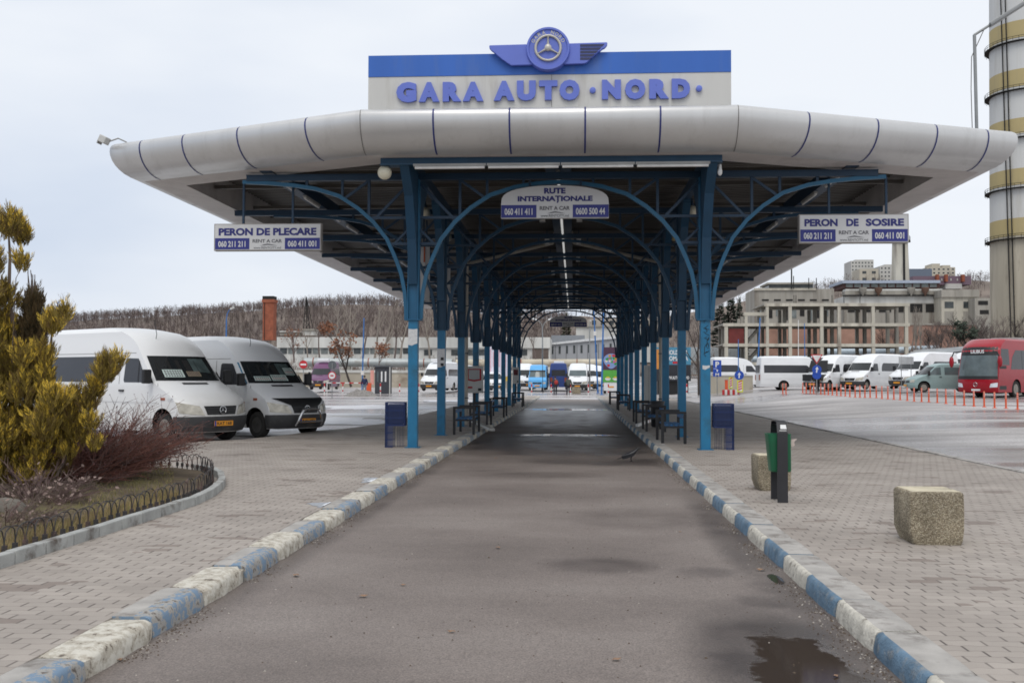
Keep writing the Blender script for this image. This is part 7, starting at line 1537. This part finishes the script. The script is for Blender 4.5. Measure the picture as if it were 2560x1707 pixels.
M_ccoat = mat('charcoal_coat', (.05, .048, .05), .9, 0, .2, 6); M_gcoat = mat('grey_green_coat', (.075, .085, .07), .9, 0, .2, 6); M_bcoat = mat('navy_coat', (.02, .028, .075), .9, 0, .2, 6); M_kcoat = mat('black_coat', (.012, .012, .014), .9); M_jean = mat('dark_trousers', (.03, .03, .04), .9); M_ljean = mat('pale_jeans', (.22, .27, .33), .9); M_hair = mat('dark_hair', (.03, .022, .018), .8); M_bagr = mat('red_bag', (.38, .03, .025), .6)
def pput(u, v, Y): p = A(u, v, Y); return (p.x, Y, zg(p.x, Y) if Y > 92 else -.132+.0055*max(0, Y-70))
person('person in a dark coat walking away with a red backpack at the lane end', pput(1388, 986, 91), radians(8), M_ccoat, M_jean, M_hair, bag=(M_bagr, .06, -.2, 1.18))
person('person in a grey green jacket walking away right of the red backpack', pput(1421, 986, 91), radians(-10), M_gcoat, M_jean, M_hair, hat=M_gcoat, bag=(M_kcoat, -.24, 0, 1.0))
person('person in a navy coat and pale jeans standing by the boom barrier', (A(911, 985, 88).x, 88, zg(-18, 88)), radians(170), M_bcoat, M_ljean, M_hair, stride=.05, arm=.03)
person('person in black standing before the van with the raised bonnet', (A(2044, 984, 77).x, 77, zg(20, 77)), radians(20), M_kcoat, M_kcoat, M_hair, hat=M_kcoat, stride=.06, lean=.18)
M_crow = mat('crow_feathers', (.008, .008, .011), .4, 0, .3, 20)
p = G(1578, 1154, -.132); o = thing('crow', 'black crow standing on the road near the right kerb', 'bird', (p.x, p.y, -.132), radians(8))
m = MB(); prof_ = [(-.20, .105, .012, .03), (-.13, .125, .022, .035), (-.07, .14, .05, .045), (0, .16, .066, .062), (.06, .19, .058, .06), (.095, .225, .038, .042), (.115, .252, .036, .036), (.14, .27, .030, .030), (.16, .272, .012, .014)]
m.grid([[(x, w*cos(2*pi*k/12), z+h*sin(2*pi*k/12)) for k in range(12)] for x, z, w, h in prof_], 0, True, True); m.build('body', M_crow, o, smooth=60)
m = MB(); m.grid([[(x, w*cos(2*pi*k/8), z+h*sin(2*pi*k/8)) for k in range(8)] for x, z, w, h in ((.152, .272, .014, .013), (.185, .266, .009, .008), (.212, .258, .002, .002))], 0, True, True); m.build('beak', M_blk, o, smooth=60)
for s_ in (-1, 1):
    m = MB(); m.grid([[(x, s_*(y+t), z) for t in (0, .012)] for x, y, z in ((.07, .055, .21), (.0, .068, .175), (-.1, .045, .13), (-.19, .015, .10))]); m.grid([[(x, s_*y, z+d_) for d_ in (0, -.06)] for x, y, z in ((.06, .06, .2), (0, .07, .17), (-.1, .047, .13), (-.18, .02, .11))]); m.build('wing', M_crow, o)
    m = MB(); m.tube([(.01, s_*.03, .115), (-.005, s_*.03, .07), (.005, s_*.03, .01)], .006, 6)
    for a_ in (-.5, 0, .5, pi): m.tube([(.005, s_*.03, .01), (.005+.035*cos(a_), s_*.03+.035*sin(a_), .004)], .004, 4)
    m.build('leg', M_blk, o)
    m = MB(); m.ball((.138, s_*.028, .28), .005, 6); m.build('eye', M_rim, o)
m = MB(); m.grid([[(-.15, y, .115), (-.29, y*1.3, .055)] for y in (-.03, -.01, .01, .03)]); m.grid([[(-.15, y, .105), (-.29, y*1.3, .05)] for y in (-.03, -.01, .01, .03)]); m.build('tail', M_crow, o)
# dead leaves and scraps on the road and pavement
M_lf = mat('dead_leaf', (.26, .16, .10), .9, 0, .3, 30); rr = random.Random(17); q = None
for i, (u, v, z) in enumerate([(907, 1492, -.13), (1903, 1426, -.13), (1007, 1463, -.13), (1245, 1370, -.13), (2090, 1690, -.13), (1540, 1650, -.13), (300, 1650, -.13), (1130, 1580, -.13), (740, 1440, -.13), (1240, 1146, -.13), (420, 1560, -.13), (1700, 1330, -.13)]):
    p = G(u, v, z); la = 'small dry leaf lying on the grey bus lane'
    if q is None:
        m = MB(); m.poly([(-.03, 0, .004), (-.012, -.018, .012), (.012, -.014, .008), (.035, .002, .016), (.014, .018, .006), (-.01, .014, .014)]); q = m.build('dead_leaf', M_lf); tag(q, la, 'leaf', 'dry leaves on the bus lane'); q.location = p; q.scale = (1.3,)*3
    else:
        c = q.copy(); link(c); c.location = p; c.rotation_euler = (0, 0, rr.uniform(0, 6)); s_ = rr.uniform(.7, 1.5); c.scale = (s_,)*3
